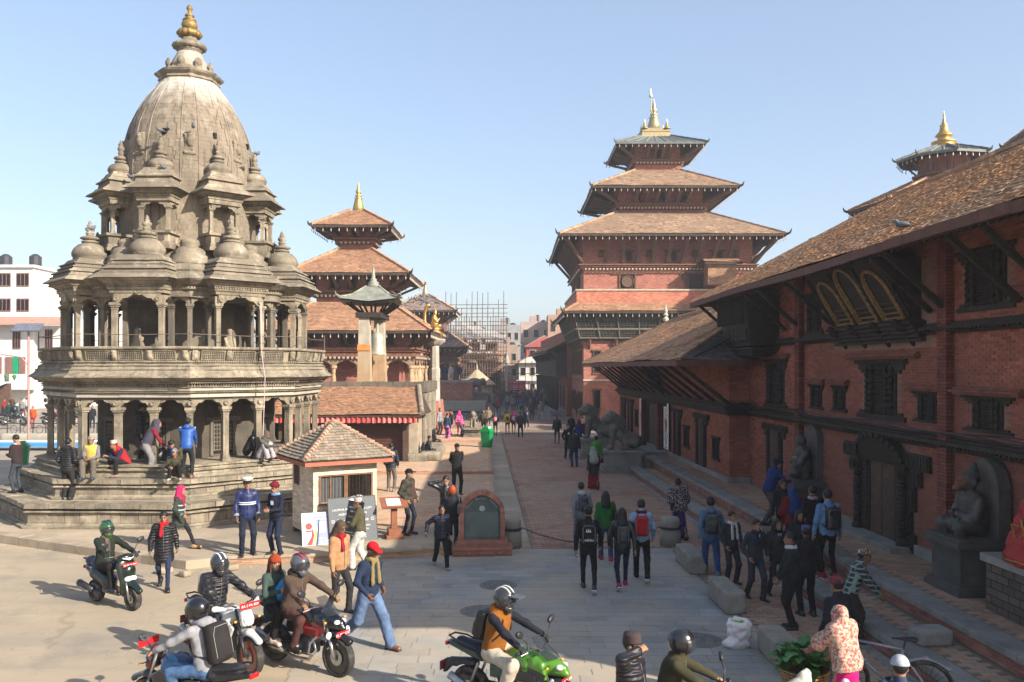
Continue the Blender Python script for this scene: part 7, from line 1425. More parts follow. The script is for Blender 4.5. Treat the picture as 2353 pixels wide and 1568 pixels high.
   for sx in(-1,1):MB().tube([(sx*.034+.022*math.cos(a),.105,.014+.017*math.sin(a))for a in np.linspace(0,2*PI,9)[:-1]],.003,4,closed=True,M=TH).obj("spectacle_rim",mat("zip_metal",(.3,.3,.3)),root)
  elif k=='bundle':v,f=soft([ell(pel+U*.25+Fw*.26+Xv*.02,(.15,.11,.17)),ell(pel+U*.42+Fw*.28,(.07,.06,.06))],.022,k=.04,noise=.012,ns=26);MB().add(v,f).obj("plastic_bag",cloth(e[1],'shiny'),root,True)
  elif k=='badge':MB().add([pel+U*.34+Fw*(.145+ad)+Xv*sx*.045+U*sz for sx,sz in((-1,-.05),(1,-.05),(1,.05),(-1,.05))],[(0,1,2,3)]).obj("badge",M_wht,root)
  elif k=='hoodback':v,f=soft([ell(nk-Fw*.09-U*.02,(.10,.07,.075)),cap(nk-Fw*.05-Xv*.07,nk+Fw*.06-Xv*.06,.04,.03),cap(nk-Fw*.05+Xv*.07,nk+Fw*.06+Xv*.06,.04,.03)],max(VX,.02),k=.04);MB().add(v,f).obj("hood",cloth(e[1],tk if tk!='puffer' else 'plain'),root,True)
  elif k=='shoulder':
   for i in(0,1):MB().tube([sh[i]+U*.055,sh[i]+(elb[i]-sh[i])*.25+U*.02],.045+ad,8).obj("shoulder_patch",cloth(e[1]),root)
 return root,dict(pel=pel,U=U,Fw=Fw,wri=wri,hc=hc)
 # ================================================================ motorcycles, scooter, bicycle
M_tyre=mat("tyre_rubber",(.028,.027,.026),rough=.85,var=.3,scale=20,dirt=(.16,.13,.10),dscale=6,dlo=.5,dhi=.7);M_steel=mat("steel",(.45,.45,.45),rough=.3,var=.15,metal=.9);M_blackm=mat("black_metal",(.025,.025,.027),rough=.45,var=.2,metal=.2,spec=.5);M_engine=mat("engine_alloy",(.10,.10,.105),rough=.5,var=.35,scale=12,metal=.5);M_lens=mat("headlight_lens",(.75,.77,.8),rough=.06,var=.05,spec=.8,coat=1);M_redl=mat("tail_lens",(.5,.01,.01),rough=.15,coat=.6);M_mirror=mat("mirror_glass",(.5,.52,.55),rough=.06,metal=.9);M_seat=mat("seat_vinyl",(.022,.023,.028),rough=.5,var=.2,bump=.4);M_amber=mat("amber_lens",(.8,.3,.03),rough=.2)
def paint(c):return mat("paint_"+c,tuple(v*.6 for v in hexc(c)),rough=.28,var=.08,scale=5,spec=.5,coat=.6)
def wheel(par,y,r,wt,rimc,n=6,x=0,disc=True,spoke=.022):
 T=np.array([[0,0,1,x],[1,0,0,y],[0,1,0,r],[0,0,0,1.]])
 t=wt;o=MB().lathe([(r-t*1.25,-t*.42),(r-t*.75,-t*.95),(r-t*.3,-t*.9),(r-.01,-t*.45),(r,0),(r-.01,t*.45),(r-t*.3,t*.9),(r-t*.75,t*.95),(r-t*1.25,t*.42)],36,M=T).obj("wheel",M_tyre,par,True)
 ri=r-t*1.2;b=MB().lathe([(ri,-t*.5),(ri-.035,-t*.55),(ri-.04,0),(ri-.035,t*.55),(ri,t*.5)],36,M=T).lathe([(.045,-.05),(.045,.05)],14,M=T);
 for k in range(n):
  a=2*PI*k/n;c,s=math.cos(a),math.sin(a);b.tube([(.04*c,.04*s,0),((ri-.03)*c,(ri-.03)*s,0)],[spoke,spoke*.7],6,M=T)
 b.obj("rim",paint(rimc),o,False)
 if disc:
  b=MB().lathe([(.06,.045),(ri*.52,.045),(ri*.52,.05),(.06,.05)],24,M=T)
  b.obj("brake_disc",M_steel,o)
 return o
def mirror(par,x,y,z):
 sg=1 if x>0 else-1;b=MB().tube([(x,y,z),(x+sg*.05,y+.02,z+.12),(x+sg*.13,y-.01,z+.20)],.008,6);T=frame((x+sg*.17,y-.01,z+.24),(1,0,.35*sg));v,f=soft([ell((0,0,0),(.085,.028,.052))],.018);b.add(tf(v,T),f);o=b.obj("mirror",M_blackm,par,True);MB().add(tf(np.array([(.07*math.cos(a),-.026,.042*math.sin(a))for a in np.linspace(0,2*PI,13)[:-1]]),T),[tuple(range(12))]).obj("mirror_glass",M_mirror,o)
def plate(par,txt,M,col='b01a22',w=.2,h=.09):
 o=MB().box((-w/2,-h/2,-.006),(w/2,h/2,0),0,M).obj("number_plate",mat("plate_"+col,col,rough=.5,var=.05),par)
 if txt:letter(txt,h*.62,M_wht,par,M@at(0,-h*.22,.001),ext=.001)
def motorcycle(label,x,y,head,tank,panel,rim,cowl,style='naked',ptxt="BA 2 PA 849",seatc=None,lean=.0,group="motorcycles on the road",tail=None,z=0.):
 t=thing("motorcycle",label,"motorcycle",(x,y,z),R(head)-PI/2,group);t.rotation_euler=(0,lean,R(head)-PI/2);sv=.02
 wheel(t,.70,.30,.062,rim,5 if style=='faired' else 6);wheel(t,-.65,.30,.075,rim,5 if style=='faired' else 6)
 for sx in(-1,1):
  MB().tube([(sx*.09,.70,.30),(sx*.09,.60,.60)],.026,8).tube([(sx*.09,.60,.60),(sx*.09,.46,.98)],.020,8).obj("fork_leg",M_steel if style!='naked' else M_blackm,t,True)
  MB().tube([(sx*.06,-.15,.38),(sx*.07,-.65,.31)],.026,6).obj("swingarm",M_blackm,t);MB().tube([(sx*.10,-.60,.36),(sx*.11,-.45,.70)],.022,8).obj("shock_absorber",M_steel,t);MB().tube([(sx*.12,.06,.30),(sx*.26,.04,.30)],.016,6).obj("foot_peg",M_blackm,t)
  MB().tube([(sx*.09,.60,.84),(sx*.19,.63,.84)],.008,5).obj("indicator_stalk",M_blackm,t);MB().sph((sx*.205,.635,.84),(.028,.02,.018),8).obj("indicator",M_amber,t,True)
  MB().tube([(sx*.06,.44,.99),(sx*.14,.42,1.03),(sx*.30,.34,1.02),(sx*.38,.30,1.01)],.013,8).obj("handlebar",M_blackm,t,True);MB().tube([(sx*.30,.345,1.02),(sx*.40,.29,1.01)],.021,8).obj("grip",M_seat,t,True);MB().tube([(sx*.28,.40,1.02),(sx*.38,.36,1.0)],.008,5).obj("lever",M_steel,t);mirror(t,sx*.24,.37,1.03)
 v,f=soft([cap((0,.48,.32+.30),(0,.70,.645),.062,.062,(1,0,0),1.15),cap((0,.70,.645),(0,.93,.56),.062,.05,(1,0,0),1.15)],.02,k=.03,sub=[cap((-.1,.70,.30),(.1,.70,.30),.315,.315)]);MB().add(v,f).obj("front_fender",paint(panel if style!='faired' else '151517'),t,True)
 MB().tube([(0,.42,.92),(0,.25,.62),(0,.18,.36),(0,-.12,.30),(0,-.22,.55),(0,.0,.76),(0,.42,.86)],.028,7).tube([(0,-.1,.72),(0,-.85,.82)],.026,6).obj("frame",M_blackm,t)
 v,f=soft([rbx((0,.05,.38),(.13,.17,.13),.04),rbx((0,.16,.54),(.09,.09,.10),.03),cap((-.17,-.02,.36),(.17,-.02,.36),.085,.085)],sv,k=.02);MB().add(v,f).obj("engine",M_engine,t,True)
 for k in range(5):MB().box((-.12,.08,.50+k*.032),(.12,.26,.508+k*.032)).obj("cooling_fin",M_steel if style=='faired' else M_engine,t)
 MB().tube([(.08,.26,.52),(.10,.34,.36),(.12,.20,.20),(.14,-.10,.20),(.16,-.30,.26)],.024,8).tube([(.16,-.28,.26),(.19,-.55,.36),(.21,-.85,.50)],[.04,.055,.055],10).obj("exhaust",M_steel,t,True)
 MB().add([(-.085,-.62,.33),(-.085,-.05,.33),(-.085,-.05,.41),(-.085,-.62,.41),(-.10,-.62,.33),(-.10,-.05,.33),(-.10,-.05,.41),(-.10,-.62,.41)],BOXF).obj("chain_guard",M_blackm,t)
 v,f=soft([ell((0,.20,.86),(.155,.26,.125)),ell((0,.02,.82),(.10,.16,.09)),cap((-.12,.28,.80),(.12,.28,.80),.07,.07)],sv,k=.06);tk=MB().add(v,f).obj("fuel_tank",paint(tank),t,True);MB().lathe([(.045,.98),(.045,.995),(.03,1.0),(0,1.0)],14,(0,.22,0)).obj("filler_cap",M_steel,tk)
 for sx in(-1,1):
  v,f=soft([rbx((sx*.15,.32,.70),(.022,.17,.10),.02,np.array(Matrix.Rotation(-.5,3,'X')))],sv);MB().add(v,f).obj("tank_shroud",paint(panel),t,True);v,f=soft([rbx((sx*.12,-.12,.64),(.02,.15,.09),.02)],sv);MB().add(v,f).obj("side_panel",paint(tail or panel),t,True)
 v,f=soft([cap((0,-.05,.80),(0,-.42,.80),.075,.10,(1,0,0),1.35),cap((0,-.42,.84),(0,-.80,.90),.085,.07,(1,0,0),1.3)],sv,k=.04,cut=[((0,0,.765),(0,0,-1))]);MB().add(v,f).obj("seat",mat("seat_"+seatc,seatc,rough=.5)if seatc else M_seat,t,True)
 v,f=soft([cap((0,-.45,.77),(0,-.95,.86),.085,.045,(1,0,0),1.3)],sv);MB().add(v,f).obj("tail_cowl",paint(tail or panel),t,True);MB().box((-.07,-1.02,.83),(.07,-.985,.88)).obj("tail_light",M_redl,t)
 MB().tube([(.12,-.5,.88),(.13,-.8,.95),(.07,-.95,.97),(-.07,-.95,.97),(-.13,-.8,.95),(-.12,-.5,.88)],.013,6).obj("grab_rail",M_blackm,t)
 v,f=soft([cap((0,-.60,.63),(0,-.95,.60),.08,.06,(1,0,0),1.2),cap((0,-.95,.60),(0,-1.06,.46),.05,.03,(1,0,0),1.8)],sv,k=.02,sub=[cap((-.2,-.65,.3),(.2,-.65,.3),.32,.32)]);MB().add(v,f).obj("rear_fender",M_blackm,t,True)
 MB().box((-.1,-1.09,.48),(.1,-1.075,.60)).obj("rear_plate",mat("plate_dull",(.16,.03,.03),rough=.6),t)
 if style=='faired':
  v,f=soft([cap((0,.40,.86),(0,.74,.80),.17,.075,(0,0,1),.95),cap((0,.52,.78),(0,.80,.74),.12,.05,(0,0,1),.8),rbx((-.15,.42,.72),(.025,.16,.11),.02,np.array(Matrix.Rotation(.35,3,'X'))),rbx((.15,.42,.72),(.025,.16,.11),.02,np.array(Matrix.Rotation(.35,3,'X')))],sv,k=.045,sub=[ell((0,.28,.98),(.17,.22,.14))],cut=[((0,.55,.98),(0,.35,1))]);fo=MB().add(v,f).obj("fairing",paint(cowl),t,True)
  V=[]
  for i in range(7):
   for j in range(9):g,q=i/6,(j/8-.5)*2;wd=.135*(1-.35*g**2);V.append((q*wd,.70-.30*g-.10*q*q*(1-.3*g),.93+.24*g-.02*q*q))
  MB().add(V,[(9*i+j,9*i+j+1,9*i+j+10,9*i+j+9)for i in range(6)for j in range(8)]).obj("windscreen",mat("screen_smoke",(.02,.022,.026),rough=.06,var=.05,spec=.8,alpha=.7),fo,True)
  for sx in(-1,1):MB().ext([(.30,.60),(.56,.66),(.60,.74),(.34,.80)],.006,0,sx*.178-.003).obj("decal",paint(panel),fo)
  for sx in(-1,1):v,f=soft([ell((sx*.06,.735,.83),(.055,.05,.035))],.014);MB().add(v,f).obj("headlight",M_lens,fo,True);MB().lathe([(.05,0),(.055,.02),(.03,.035),(0,.04)],14,M=frame((sx*.19,.68,.66),(1,0,0),(0,1,0))).obj("fog_lamp",M_lens,t,True);v,f=soft([rbx((sx*.17,.30,.66),(.02,.16,.07),.02)],sv);MB().add(v,f).obj("belly_panel",paint(panel),t,True);MB().tube([(sx*.16,.44,.62),(sx*.24,.36,.5),(sx*.22,.30,.34),(sx*.1,.28,.28)],.016,6).obj("crash_guard",M_steel,t)
 else:
  v,f=soft([rbx((0,.60,.85),(.10,.06,.12),.04,np.array(Matrix.Rotation(.25,3,'X'))),ell((0,.57,.99),(.075,.05,.06))],sv,k=.04);fo=MB().add(v,f).obj("headlight_cowl",paint(cowl),t,True);v,f=soft([ell((0,.675,.84),(.085,.045,.095))],.014);MB().add(v,f).obj("headlight",M_lens,fo,True)
  if style=='naked':
   for sx in(-1,1):v,f=soft([cap((sx*.38,.36,1.02),(sx*.24,.44,1.0),.05,.03,(0,1,0),.4)],.018);MB().add(v,f).obj("hand_guard",paint(panel),t,True)
 plate(t,ptxt,np.array([[-1,0,0,0],[0,0,1,.70 if style!='faired' else .80],[0,1,0,.66 if style=='faired' else 1.06],[0,0,0,1.]]),w=.24 if style=='faired' else .34)
 return t
def scooter(label,x,y,head,col,group="motorcycles on the road",lean=0.):
 t=thing("scooter",label,"scooter",(x,y,0),R(head)-PI/2,group);sv=.02;pc=paint(col)
 wheel(t,.62,.225,.06,'1c1c1e',5);wheel(t,-.58,.225,.065,'1c1c1e',5,disc=False)
 for sx in(-1,1):MB().tube([(sx*.085,.62,.225),(sx*.075,.50,.60)],.022,8).obj("fork_leg",M_steel,t,True);MB().tube([(sx*.05,.33,.98),(sx*.20,.30,1.01),(sx*.36,.25,1.0)],.014,7).obj("handlebar",M_blackm,t);MB().tube([(sx*.28,.285,1.005),(sx*.38,.245,1.0)],.022,8).obj("grip",M_seat,t,True);mirror(t,sx*.2,.31,1.02)
 v,f=soft([cap((0,.42,.56),(0,.62,.51),.07,.07,(1,0,0),1.1),cap((0,.62,.51),(0,.85,.40),.07,.045,(1,0,0),1.1)],sv,k=.03,sub=[cap((-.1,.62,.225),(.1,.62,.225),.25,.25)]);MB().add(v,f).obj("front_fender",pc,t,True)
 v,f=soft([cap((0,.47,.50),(0,.38,.82),.16,.19,(0,1,0),.45),cap((0,.50,.62),(0,.52,.74),.11,.12,(0,1,0),.6),cap((0,.40,.34),(0,.47,.5),.12,.15,(0,1,0),.5)],sv,k=.05);ap=MB().add(v,f).obj("front_apron",pc,t,True)
 v,f=soft([rbx((0,.38,.97),(.16,.07,.06),.05),ell((0,.42,.99),(.13,.09,.07))],sv,k=.04);ho=MB().add(v,f).obj("handle_cowl",pc,t,True);v,f=soft([ell((-.0,.55,.60),(.13,.05,.06))],.016);MB().add(v,f).obj("headlight",M_lens,ap,True);v,f=soft([cap((-.10,.465,.985),(0,.50,.965),.018,.022),cap((.10,.465,.985),(0,.50,.965),.018,.022)],.014);MB().add(v,f).obj("position_lamp",M_lens,ho,True)
 v,f=soft([rbx((0,.10,.30),(.15,.28,.04),.03),cap((0,-.15,.45),(0,-.55,.58),.15,.14,(0,0,1),1.1),cap((0,-.55,.58),(0,-.85,.66),.13,.07,(0,0,1),.9)],sv,k=.06);MB().add(v,f).obj("body_panel",paint('17191c'),t,True)
 for sx in(-1,1):v,f=soft([cap((sx*.13,-.15,.48),(sx*.12,-.72,.66),.045,.035,(1,0,0),.5)],sv);MB().add(v,f).obj("side_trim",pc,t,True)
 v,f=soft([cap((0,-.10,.73),(0,-.48,.755),.10,.11,(1,0,0),1.3),cap((0,-.45,.77),(0,-.80,.78),.10,.075,(1,0,0),1.25)],sv,k=.04,cut=[((0,0,.68),(0,0,-1))]);MB().add(v,f).obj("seat",mat("seat_navy",(.02,.03,.065),rough=.5),t,True)
 MB().tube([(.14,-.2,.25),(.17,-.45,.28)],.03,8).tube([(.17,-.42,.28),(.20,-.85,.38)],[.055,.065],12).obj("exhaust",M_blackm,t,True);v,f=soft([rbx((-.12,-.42,.26),(.06,.25,.09),.04),rbx((0,-.5,.3),(.12,.12,.08),.04)],sv);MB().add(v,f).obj("engine",M_engine,t,True)
 MB().tube([(.1,-.62,.80),(.1,-.86,.84),(-.1,-.86,.84),(-.1,-.62,.80)],.014,6).obj("grab_rail",M_blackm,t);MB().box((-.07,-.93,.62),(.07,-.91,.68)).obj("tail_light",M_redl,t)
 plate(t,"BA 89 PA 9847",np.array([[-1,0,0,0],[0,0,1,.535],[0,1,0,.86],[0,0,0,1.]]),w=.30,h=.07);return t
def bicycle(label,x,y,head):
 t=thing("bicycle",label,"bicycle",(x,y,0),R(head)-PI/2);pw=paint('8f98a3')
 for yy in(.52,-.52):
  T=np.array([[0,0,1,0],[1,0,0,yy],[0,1,0,.34],[0,0,0,1.]]);o=MB().tube([(.325*math.cos(a),.325*math.sin(a),0)for a in np.linspace(0,2*PI,37)[:-1]],.024,8,closed=True,M=T).obj("wheel",M_tyre,t,True);b=MB().tube([(.298*math.cos(a),.298*math.sin(a),0)for a in np.linspace(0,2*PI,37)[:-1]],.009,6,closed=True,M=T).lathe([(.022,-.05),(.022,.05)],10,M=T)
  for k in range(20):a=k*PI/10;b.tube([(0,0,.02*(-1)**k),(.3*math.cos(a),.3*math.sin(a),0)],.003,4,M=T)
  b.obj("rim",M_blackm,o)
  v,f=soft([cap((0,yy-.28*s,.34+.26),(0,yy,.715),.03,.03,(1,0,0),1.1)for s in(1,)]+[cap((0,yy,.715),(0,yy+.2,.66),.03,.03,(1,0,0),1.1)],.018,k=.03,sub=[cap((-.1,yy,.34),(.1,yy,.34),.355,.355)]);MB().add(v,f).obj("mudguard",pw,t,True)
 BB,ST_,HT,HL=(0,-.08,.30),(0,-.24,.80),(0,.36,.86),(0,.40,.72)
 for p in((BB,ST_),(BB,HL),(ST_,HT),):MB().tube(p,.02,8).obj("frame_tube",pw,t,True)
 for sx in(-1,1):MB().tube([(sx*.03,-.08,.30),(sx*.05,-.52,.34)],.011,6).tube([(sx*.02,-.22,.76),(sx*.05,-.52,.34)],.010,6).obj("stay",pw,t);MB().tube([(sx*.04,.41,.70),(sx*.05,.52,.34)],.014,6).obj("fork_blade",pw,t);MB().tube([(0,.34,.98),(sx*.3,.30,1.0)],.012,6).obj("handlebar",M_blackm,t);MB().tube([(sx*.06,-.08,.30),(sx*.06,-.08+sx*.10,.30-sx*.12)],.010,5).cbox((sx*.11,-.08+sx*.10,.30-sx*.12),(.05,.04,.01)).obj("crank",M_blackm,t)
 MB().tube([HL,HT,(0,.34,.98)],.018,7).obj("head_tube",M_blackm,t);MB().tube([ST_,(0,-.27,.92)],.014,6).obj("seat_post",M_blackm,t);v,f=soft([cap((0,-.36,.95),(0,-.28,.95),.07,.05,(0,0,1),.5),cap((0,-.28,.95),(0,-.10,.94),.045,.02,(0,0,1),.5)],.018,k=.03);MB().add(v,f).obj("saddle",M_seat,t,True)
 MB().lathe([(.09,-.005),(.095,0),(.09,.005)],24,M=np.array([[0,0,1,.07],[1,0,0,-.08],[0,1,0,.30],[0,0,0,1.]])).obj("chainring",M_blackm,t);return t
 # ================================================================ who and what is in the square
def on(bike,label,**kw):
 M=bike.matrix_basis;r,d=person(label,bike.location.x,bike.location.y,kw.pop('z',0.),math.degrees(bike.rotation_euler.z)+90,par=bike,**kw);return r,d
sc1=scooter("dark green scooter with red number plate on the dusty road",-7.7,16.42,-33,'12261a')
on(sc1,"scooter rider in a dark green jacket and green blue helmet",pose='scoot',top=('thick','232b22'),bot=('plain','18181a'),hat=('helmet','33602a',dict(stripe='1a2f5a')),ex=('gloves',('scarf','6d5a52',1)),shoe='22252a')
kt=motorcycle("white and orange motorcycle with orange wheels in the road traffic",-4.45,13.1,-39,'d8d8d6','dcdcda','b5421c','e2e2e0','naked',"BA 2 PA 859")
on(kt,"rider in a dark grey puffer jacket and silver striped helmet",pose='ride',top=('puffer','2c2a2e'),bot=('denim','20242f'),hat=('helmet','3a3c40',dict(stripe='c9ccd0')),ex=('gloves',('pack','232c44',.8)),H=1.74)
pu=motorcycle("black and red faired motorcycle carrying a rider and a passenger",-3.17,13.01,-33,'141417','a3141c','1a1a1c','16171a','faired',"DL PW 4767",tail='151517')
on(pu,"motorcycle rider in a brown padded jacket and red grey helmet",pose='ride',top=('thick','55443a'),bot=('plain','54362f'),hat=('helmet','5d5f66',dict(stripe='8d1d2c')),H=1.76,sk=1,ex=(('hoodback','55443a'),),shoe='2c2622')
on(pu,"passenger woman in a rust knit hat and green coat with blue bag",pose='side',top=('plain','40534b'),bot=('slim','121214'),hair='long',hat=('beanie','a03c1c','plain',1),ex=(('haircol','4a2415'),('bundle','1f8fd0')),H=1.62,sk=2,coat=.12,shoe='c9b4a8',lyaw=-.35)
bl=motorcycle("blue and black motorcycle seen from behind at the lower left",-4.06,10.72,157,'17406a','16202c','1a1a1c','5c1218','sport',"BA 60 PA 3",tail='141416')
on(bl,"rider in a light grey hoodie with a big dark backpack, from behind",pose='ride',top=('plain','9a9a9f'),bot=('denim','4c6b94'),hat=('helmet','1c1d1f',dict(openf=True)),ex=(('pack','2b2727',1.12,'plain'),('hoodback','9a9a9f')),H=1.74)
gr=motorcycle("lime green and black motorcycle at the bottom of the picture",.0,11.1,-31,'4a8418','1a1b1d','1c1c1e','5c9a1e','faired',"BA 8 PA 849",seatc='141c2c',tail='1c4a3c')
on(gr,"rider in a mustard vest with dark sleeves and patterned motocross helmet",pose='ride',top=('plain','1d202c'),bot=('baggy','cfc3ae'),hat=('helmet','3b3b3d',dict(stripe='b8b6b0',peak=True)),ex=('gloves',('vest','94591a'),('pack','17181c',.9),('hoodback','a8671c')),H=1.74)
ol=motorcycle("dark motorcycle mostly below the picture edge with chrome mirror",2.0,9.45,-8,'2a2a2c','333335','1c1c1e','2a2a2c','sport',None)
on(ol,"rider in an olive jacket and black helmet with raised clear visor",pose='ride',top=('thick','3f3b26'),bot=('plain','26251f'),hat=('helmet','222326',dict(openf=True)),ex=(('mask','17181b'),),H=1.72)
for k,(x,y,h)in enumerate(((-37.6,64,10),(-35.2,65,-15),(-33.4,64.4,20))):motorcycle(("parked motorcycle at the far left beside the stall","parked dark motorcycle behind the iron railing","parked motorcycle near the woman in orange jacket")[k],x,y,h,('2a2a2e','5a1c1c','23303f')[k],'202022','1c1c1e','202022','sport',None,group="parked motorcycles",z=.2)
bicycle("white and silver bicycle leaning by the man in a chequered cap",*ST(5.45,11.35),158)
def who(label,fx,fy,z,head,H,pose,top,bot,**kw):
 x,y=G(fx,fy,z);return person(label,x,y,z,head,H,pose,top,bot,**kw)
ZA,ZB,ZC=.875,1.45,1.8
who("man in a dark sweatshirt and grey jeans looking down at his phone",40,1133,ZA,165,1.72,'hold',('plain','33282b'),('slim','3d4650','denim'),shoe='+2a2a2c',ex=('s',('scarf','b9b4ba')))
who("man in a black puffer jacket standing with his back turned on temple step",155,1148,ZA,82,1.72,'pockets',('puffer','1f1f22'),('baggy','2b2a28'),ex=(('hoodback','1f1f22'),))
def seat(label,fx,fy,z,dz,head,H,pose,top,bot,**kw):return who(label,fx,fy,z,head,H,pose,top,bot,**kw)
who("seated old man in a yellow hooded vest and patterned topi",203,1101,ZB,-80,1.62,'sit',('plain','7d7882'),('baggy','6d665c'),hat=('topi','8d7468','print'),ex=(('vest','d3b95a'),),sk=1,shoe='2e4566')
who("seated man in a red and navy jacket and pink topi leaning forward",262,1096,ZB,-125,1.66,'sitlean',('plain','222a45'),('plain','1d1c1e'),hat=('topi','d0a5a5','print'),ex=(('vest','c8202c'),),sk=1,shoe='8b6a5a',mod=dict(pel=(0,-.36,.40)))
who("person in a dark padded coat standing between two temple columns",322,1060,ZC,20,1.7,'stand',('puffer','1e2126'),('plain','17171a'),ex=(('hoodback','23262c'),),shoe='6a6f78')
who("hooded man in a red and grey varsity jacket bending over the group",342,1094,ZB,28,1.72,'bend2',('plain','8c2030'),('baggy','8a8688'),hat=('hood','4b4656'),ex=(('vest','4b4656'),),mod=dict(lean=.45))
who("crouching man in a deep blue jacket hidden inside the group",383,1084,ZB,60,1.68,'squat',('shiny','1d2a55'),('plain','1b1c22'),ex=(('pack','141416',.8),))
who("squatting boy in an olive jacket with his hand on his face",402,1103,ZB,-75,1.5,'think',('thick','4a4630'),('plain','1d1a1c'),hat=('beanie','57596a','print'),shoe='b9b4ae')
who("man in a bright blue striped jacket standing with his back turned",430,1099,ZB,98,1.74,'bend2',('shiny','2a5aa8'),('plain','23262b'),ex=(('hoodback','2a5aa8'),('shoulder','d9dde2')),mod=dict(lean=.22),shoe='7a5a48')
who("crouching person in a maroon jacket and light jeans",462,1066,ZB,130,1.65,'squat',('plain','8c1d30'),('denim','8fa6c2'),shoe='55585e',mod=dict(pel=(0,-.14,.34)))
who("crouching person in a black jacket behind the maroon one",490,1058,ZB,120,1.68,'squat',('puffer','232327'),('plain','3a3a30'),mod=dict(pel=(0,-.14,.40)))
who("person in a black leather jacket and olive hood sitting by a column",578,1052,ZC,10,1.66,'squat',('leather','17171a'),('plain','1c1c1e'),hat=('hood','4c4a30'))
who("person in pale cotton trousers sitting slumped on the temple floor",618,1056,ZC,-20,1.62,'squat',('plain','6a6660'),('baggy','b9b2b8'),hat=('hood','5b5550'),sk=3,mod=dict(pel=(0,-.3,.16),lean=.3))
who("woman in a hot pink head scarf and striped cardigan walking right",408,1262,.2,-5,1.58,'stride',('plain','3c4038',),('slim','23202c'),hat=('hood','e02a6a'),ex=(('bag','8a7a62',-1),('scarf','b51a33',1),('band','8fa0a6',.18,.022),('band','8fa0a6',.30,.02),('cuffs','76858a')),coat=.2,shoe='b78a5a')
who("woman in a red scarf and long black padded coat walking forward",377,1352,0,-72,1.63,'walk',('puffer','1d1b20'),('slim','25304f'),hair='bun',ex=(('scarf','c0121f',1),),coat=.22,look=-.3,sk=0,shoe='2a1d1a')
who("policeman in a white peaked cap and navy jacket with white bands",568,1275,.2,-65,1.78,'behind',('shiny','243060'),('plain','1d2536'),hat=('police','e4e4e2'),ex=(('band','c8ced6',.23,.012),('band','c8ced6',.27,.012),('cuffs','b5bcc6'),('zip','303a66')),mod=dict(hl=(-.24,.1,.88),hr=(.24,.1,.88)))
who("policewoman in a maroon beret and navy uniform with brass belt buckle",636,1274,.2,-115,1.68,'hold',('plain','1b2036'),('plain','1f2740'),hair='bun',hat=('beret','7d1426'),ex=(('band','17130f',.02,.022),('badge',1),('scarf','7aa0c6')),look=-.25)
who("man in a peach jacket with maroon scarf and brown hood beside the rider",778,1408,0,-35,1.72,'stroll',('thick','b98a62'),('plain','2e2c2c'),hat=('hood','564436'),ex=(('scarf','9e1626',1),),sk=3,look=-.3)
who("man in a red cap, navy jacket and black gold scarf striding",845,1486,0,-38,1.78,'stride',('plain','22304c'),('baggy','62799c','denim'),hat=('cap','d3121f'),ex=(('scarf','8a7a4a',2),('zip','dfe3e8')),sk=3,look=-.3,shoe='8a5a44',mod=dict(hl=(-.22,.1,.92)))
who("old man in a topi and olive jacket carrying the black sign",828,1308,0,178,1.62,'stroll',('thick','57513a'),('baggy','d0ccc4'),hat=('topi','c0a8a8','print'),sk=1,mod=dict(hl=(-.2,.36,1.0),hr=(.2,.36,.98)),lyaw=.2)
who("man in a navy striped puffer with a black messenger bag, back turned",898,1130,.2,80,1.72,'pockets',('puffer','262c3e'),('plain','6c665f'),ex=(('pack','17171a',.85),('hoodback','262c3e')),shoe='+8a857c')
who("man in a camouflage puffer jacket and black cap by the booth",937,1228,.2,-30,1.72,'pockets',('camo','4a4638'),('slim','1f2434','denim'),hat=('cap','17141a'),ex=(('zip','b8203c'),),sk=0,lyaw=.2,shoe='5a2c2c')
who("guard in a black uniform and cap standing on the sunlit terrace",1050,1137,.2,-75,1.76,'behind',('plain','141417'),('plain','131316'),hat=('cap','17171a'),ex=(('shoulder','b4541c'),),sk=1)
who("bearded man in black scratching his head behind the red haired woman",1026,1245,0,-95,1.75,'handhead',('leather','19191c'),('plain','1d1d20'),ex=(('glasses',1),('haircol','2a1d14')),sk=2)
who("woman with red curly hair and a grey backpack, back turned",1037,1268,0,85,1.66,'relax',('plain','24242a'),('slim','1f2026'),hair='bob',ex=(('haircol','8a3a16'),('bag','6d6a6c',1,-.15,.25)),sk=2,shoe='6d8090')
who("boy in a navy puffer jacket walking with a black bag in hand",1013,1305,0,-70,1.46,'walk2',('puffer','1b2132'),('plain','191a1d'),ex=(('carry','15151a',1),),mirror=True,sk=1,shoe='8a8d92',mod=dict(hl=(-.42,.05,1.0)))
who("man in a black leather jacket with backpack sitting on the stone ledge",1000,1062,.2,10,1.7,'sit',('leather','1a1a1d'),('slim','1e1c1d'),ex=(('pack','141417',.9),'s'),mod=dict(hl=(-.05,.05,1.05)),shoe='+8a8a8a')
who("woman in black with long hair sitting on the ledge behind him",1010,1036,.2,15,1.62,'sit',('leather','161619'),('slim','151518'),hair='long')
who("woman in pink trousers with a green and blue striped shawl",1027,1012,.32,60,1.6,'stand',('plain','2f4a6a'),('baggy','d06ab0'),hair='pony',ex=(('scarf','8fc23a',2),),coat=.15)
who("man in a striped sweater sitting at the terrace wall",1010,1000,.44,-30,1.66,'stand',('check','b9bcc2'),('plain','23242c'))
who("man in a dark jacket talking beside the striped sweater",1036,1004,.32,180,1.7,'relax',('plain','24202a'),('plain','1d1d22'),ex=(('scarf','6d1a22'),))
who("woman in a bright pink head scarf and pink striped sweater",1055,1005,.32,-60,1.62,'stand',('plain','d86a9a'),('slim','b5122e'),hat=('veil','e82a8a'),coat=.12,ex=(('band','b01a50',.2,.02),))
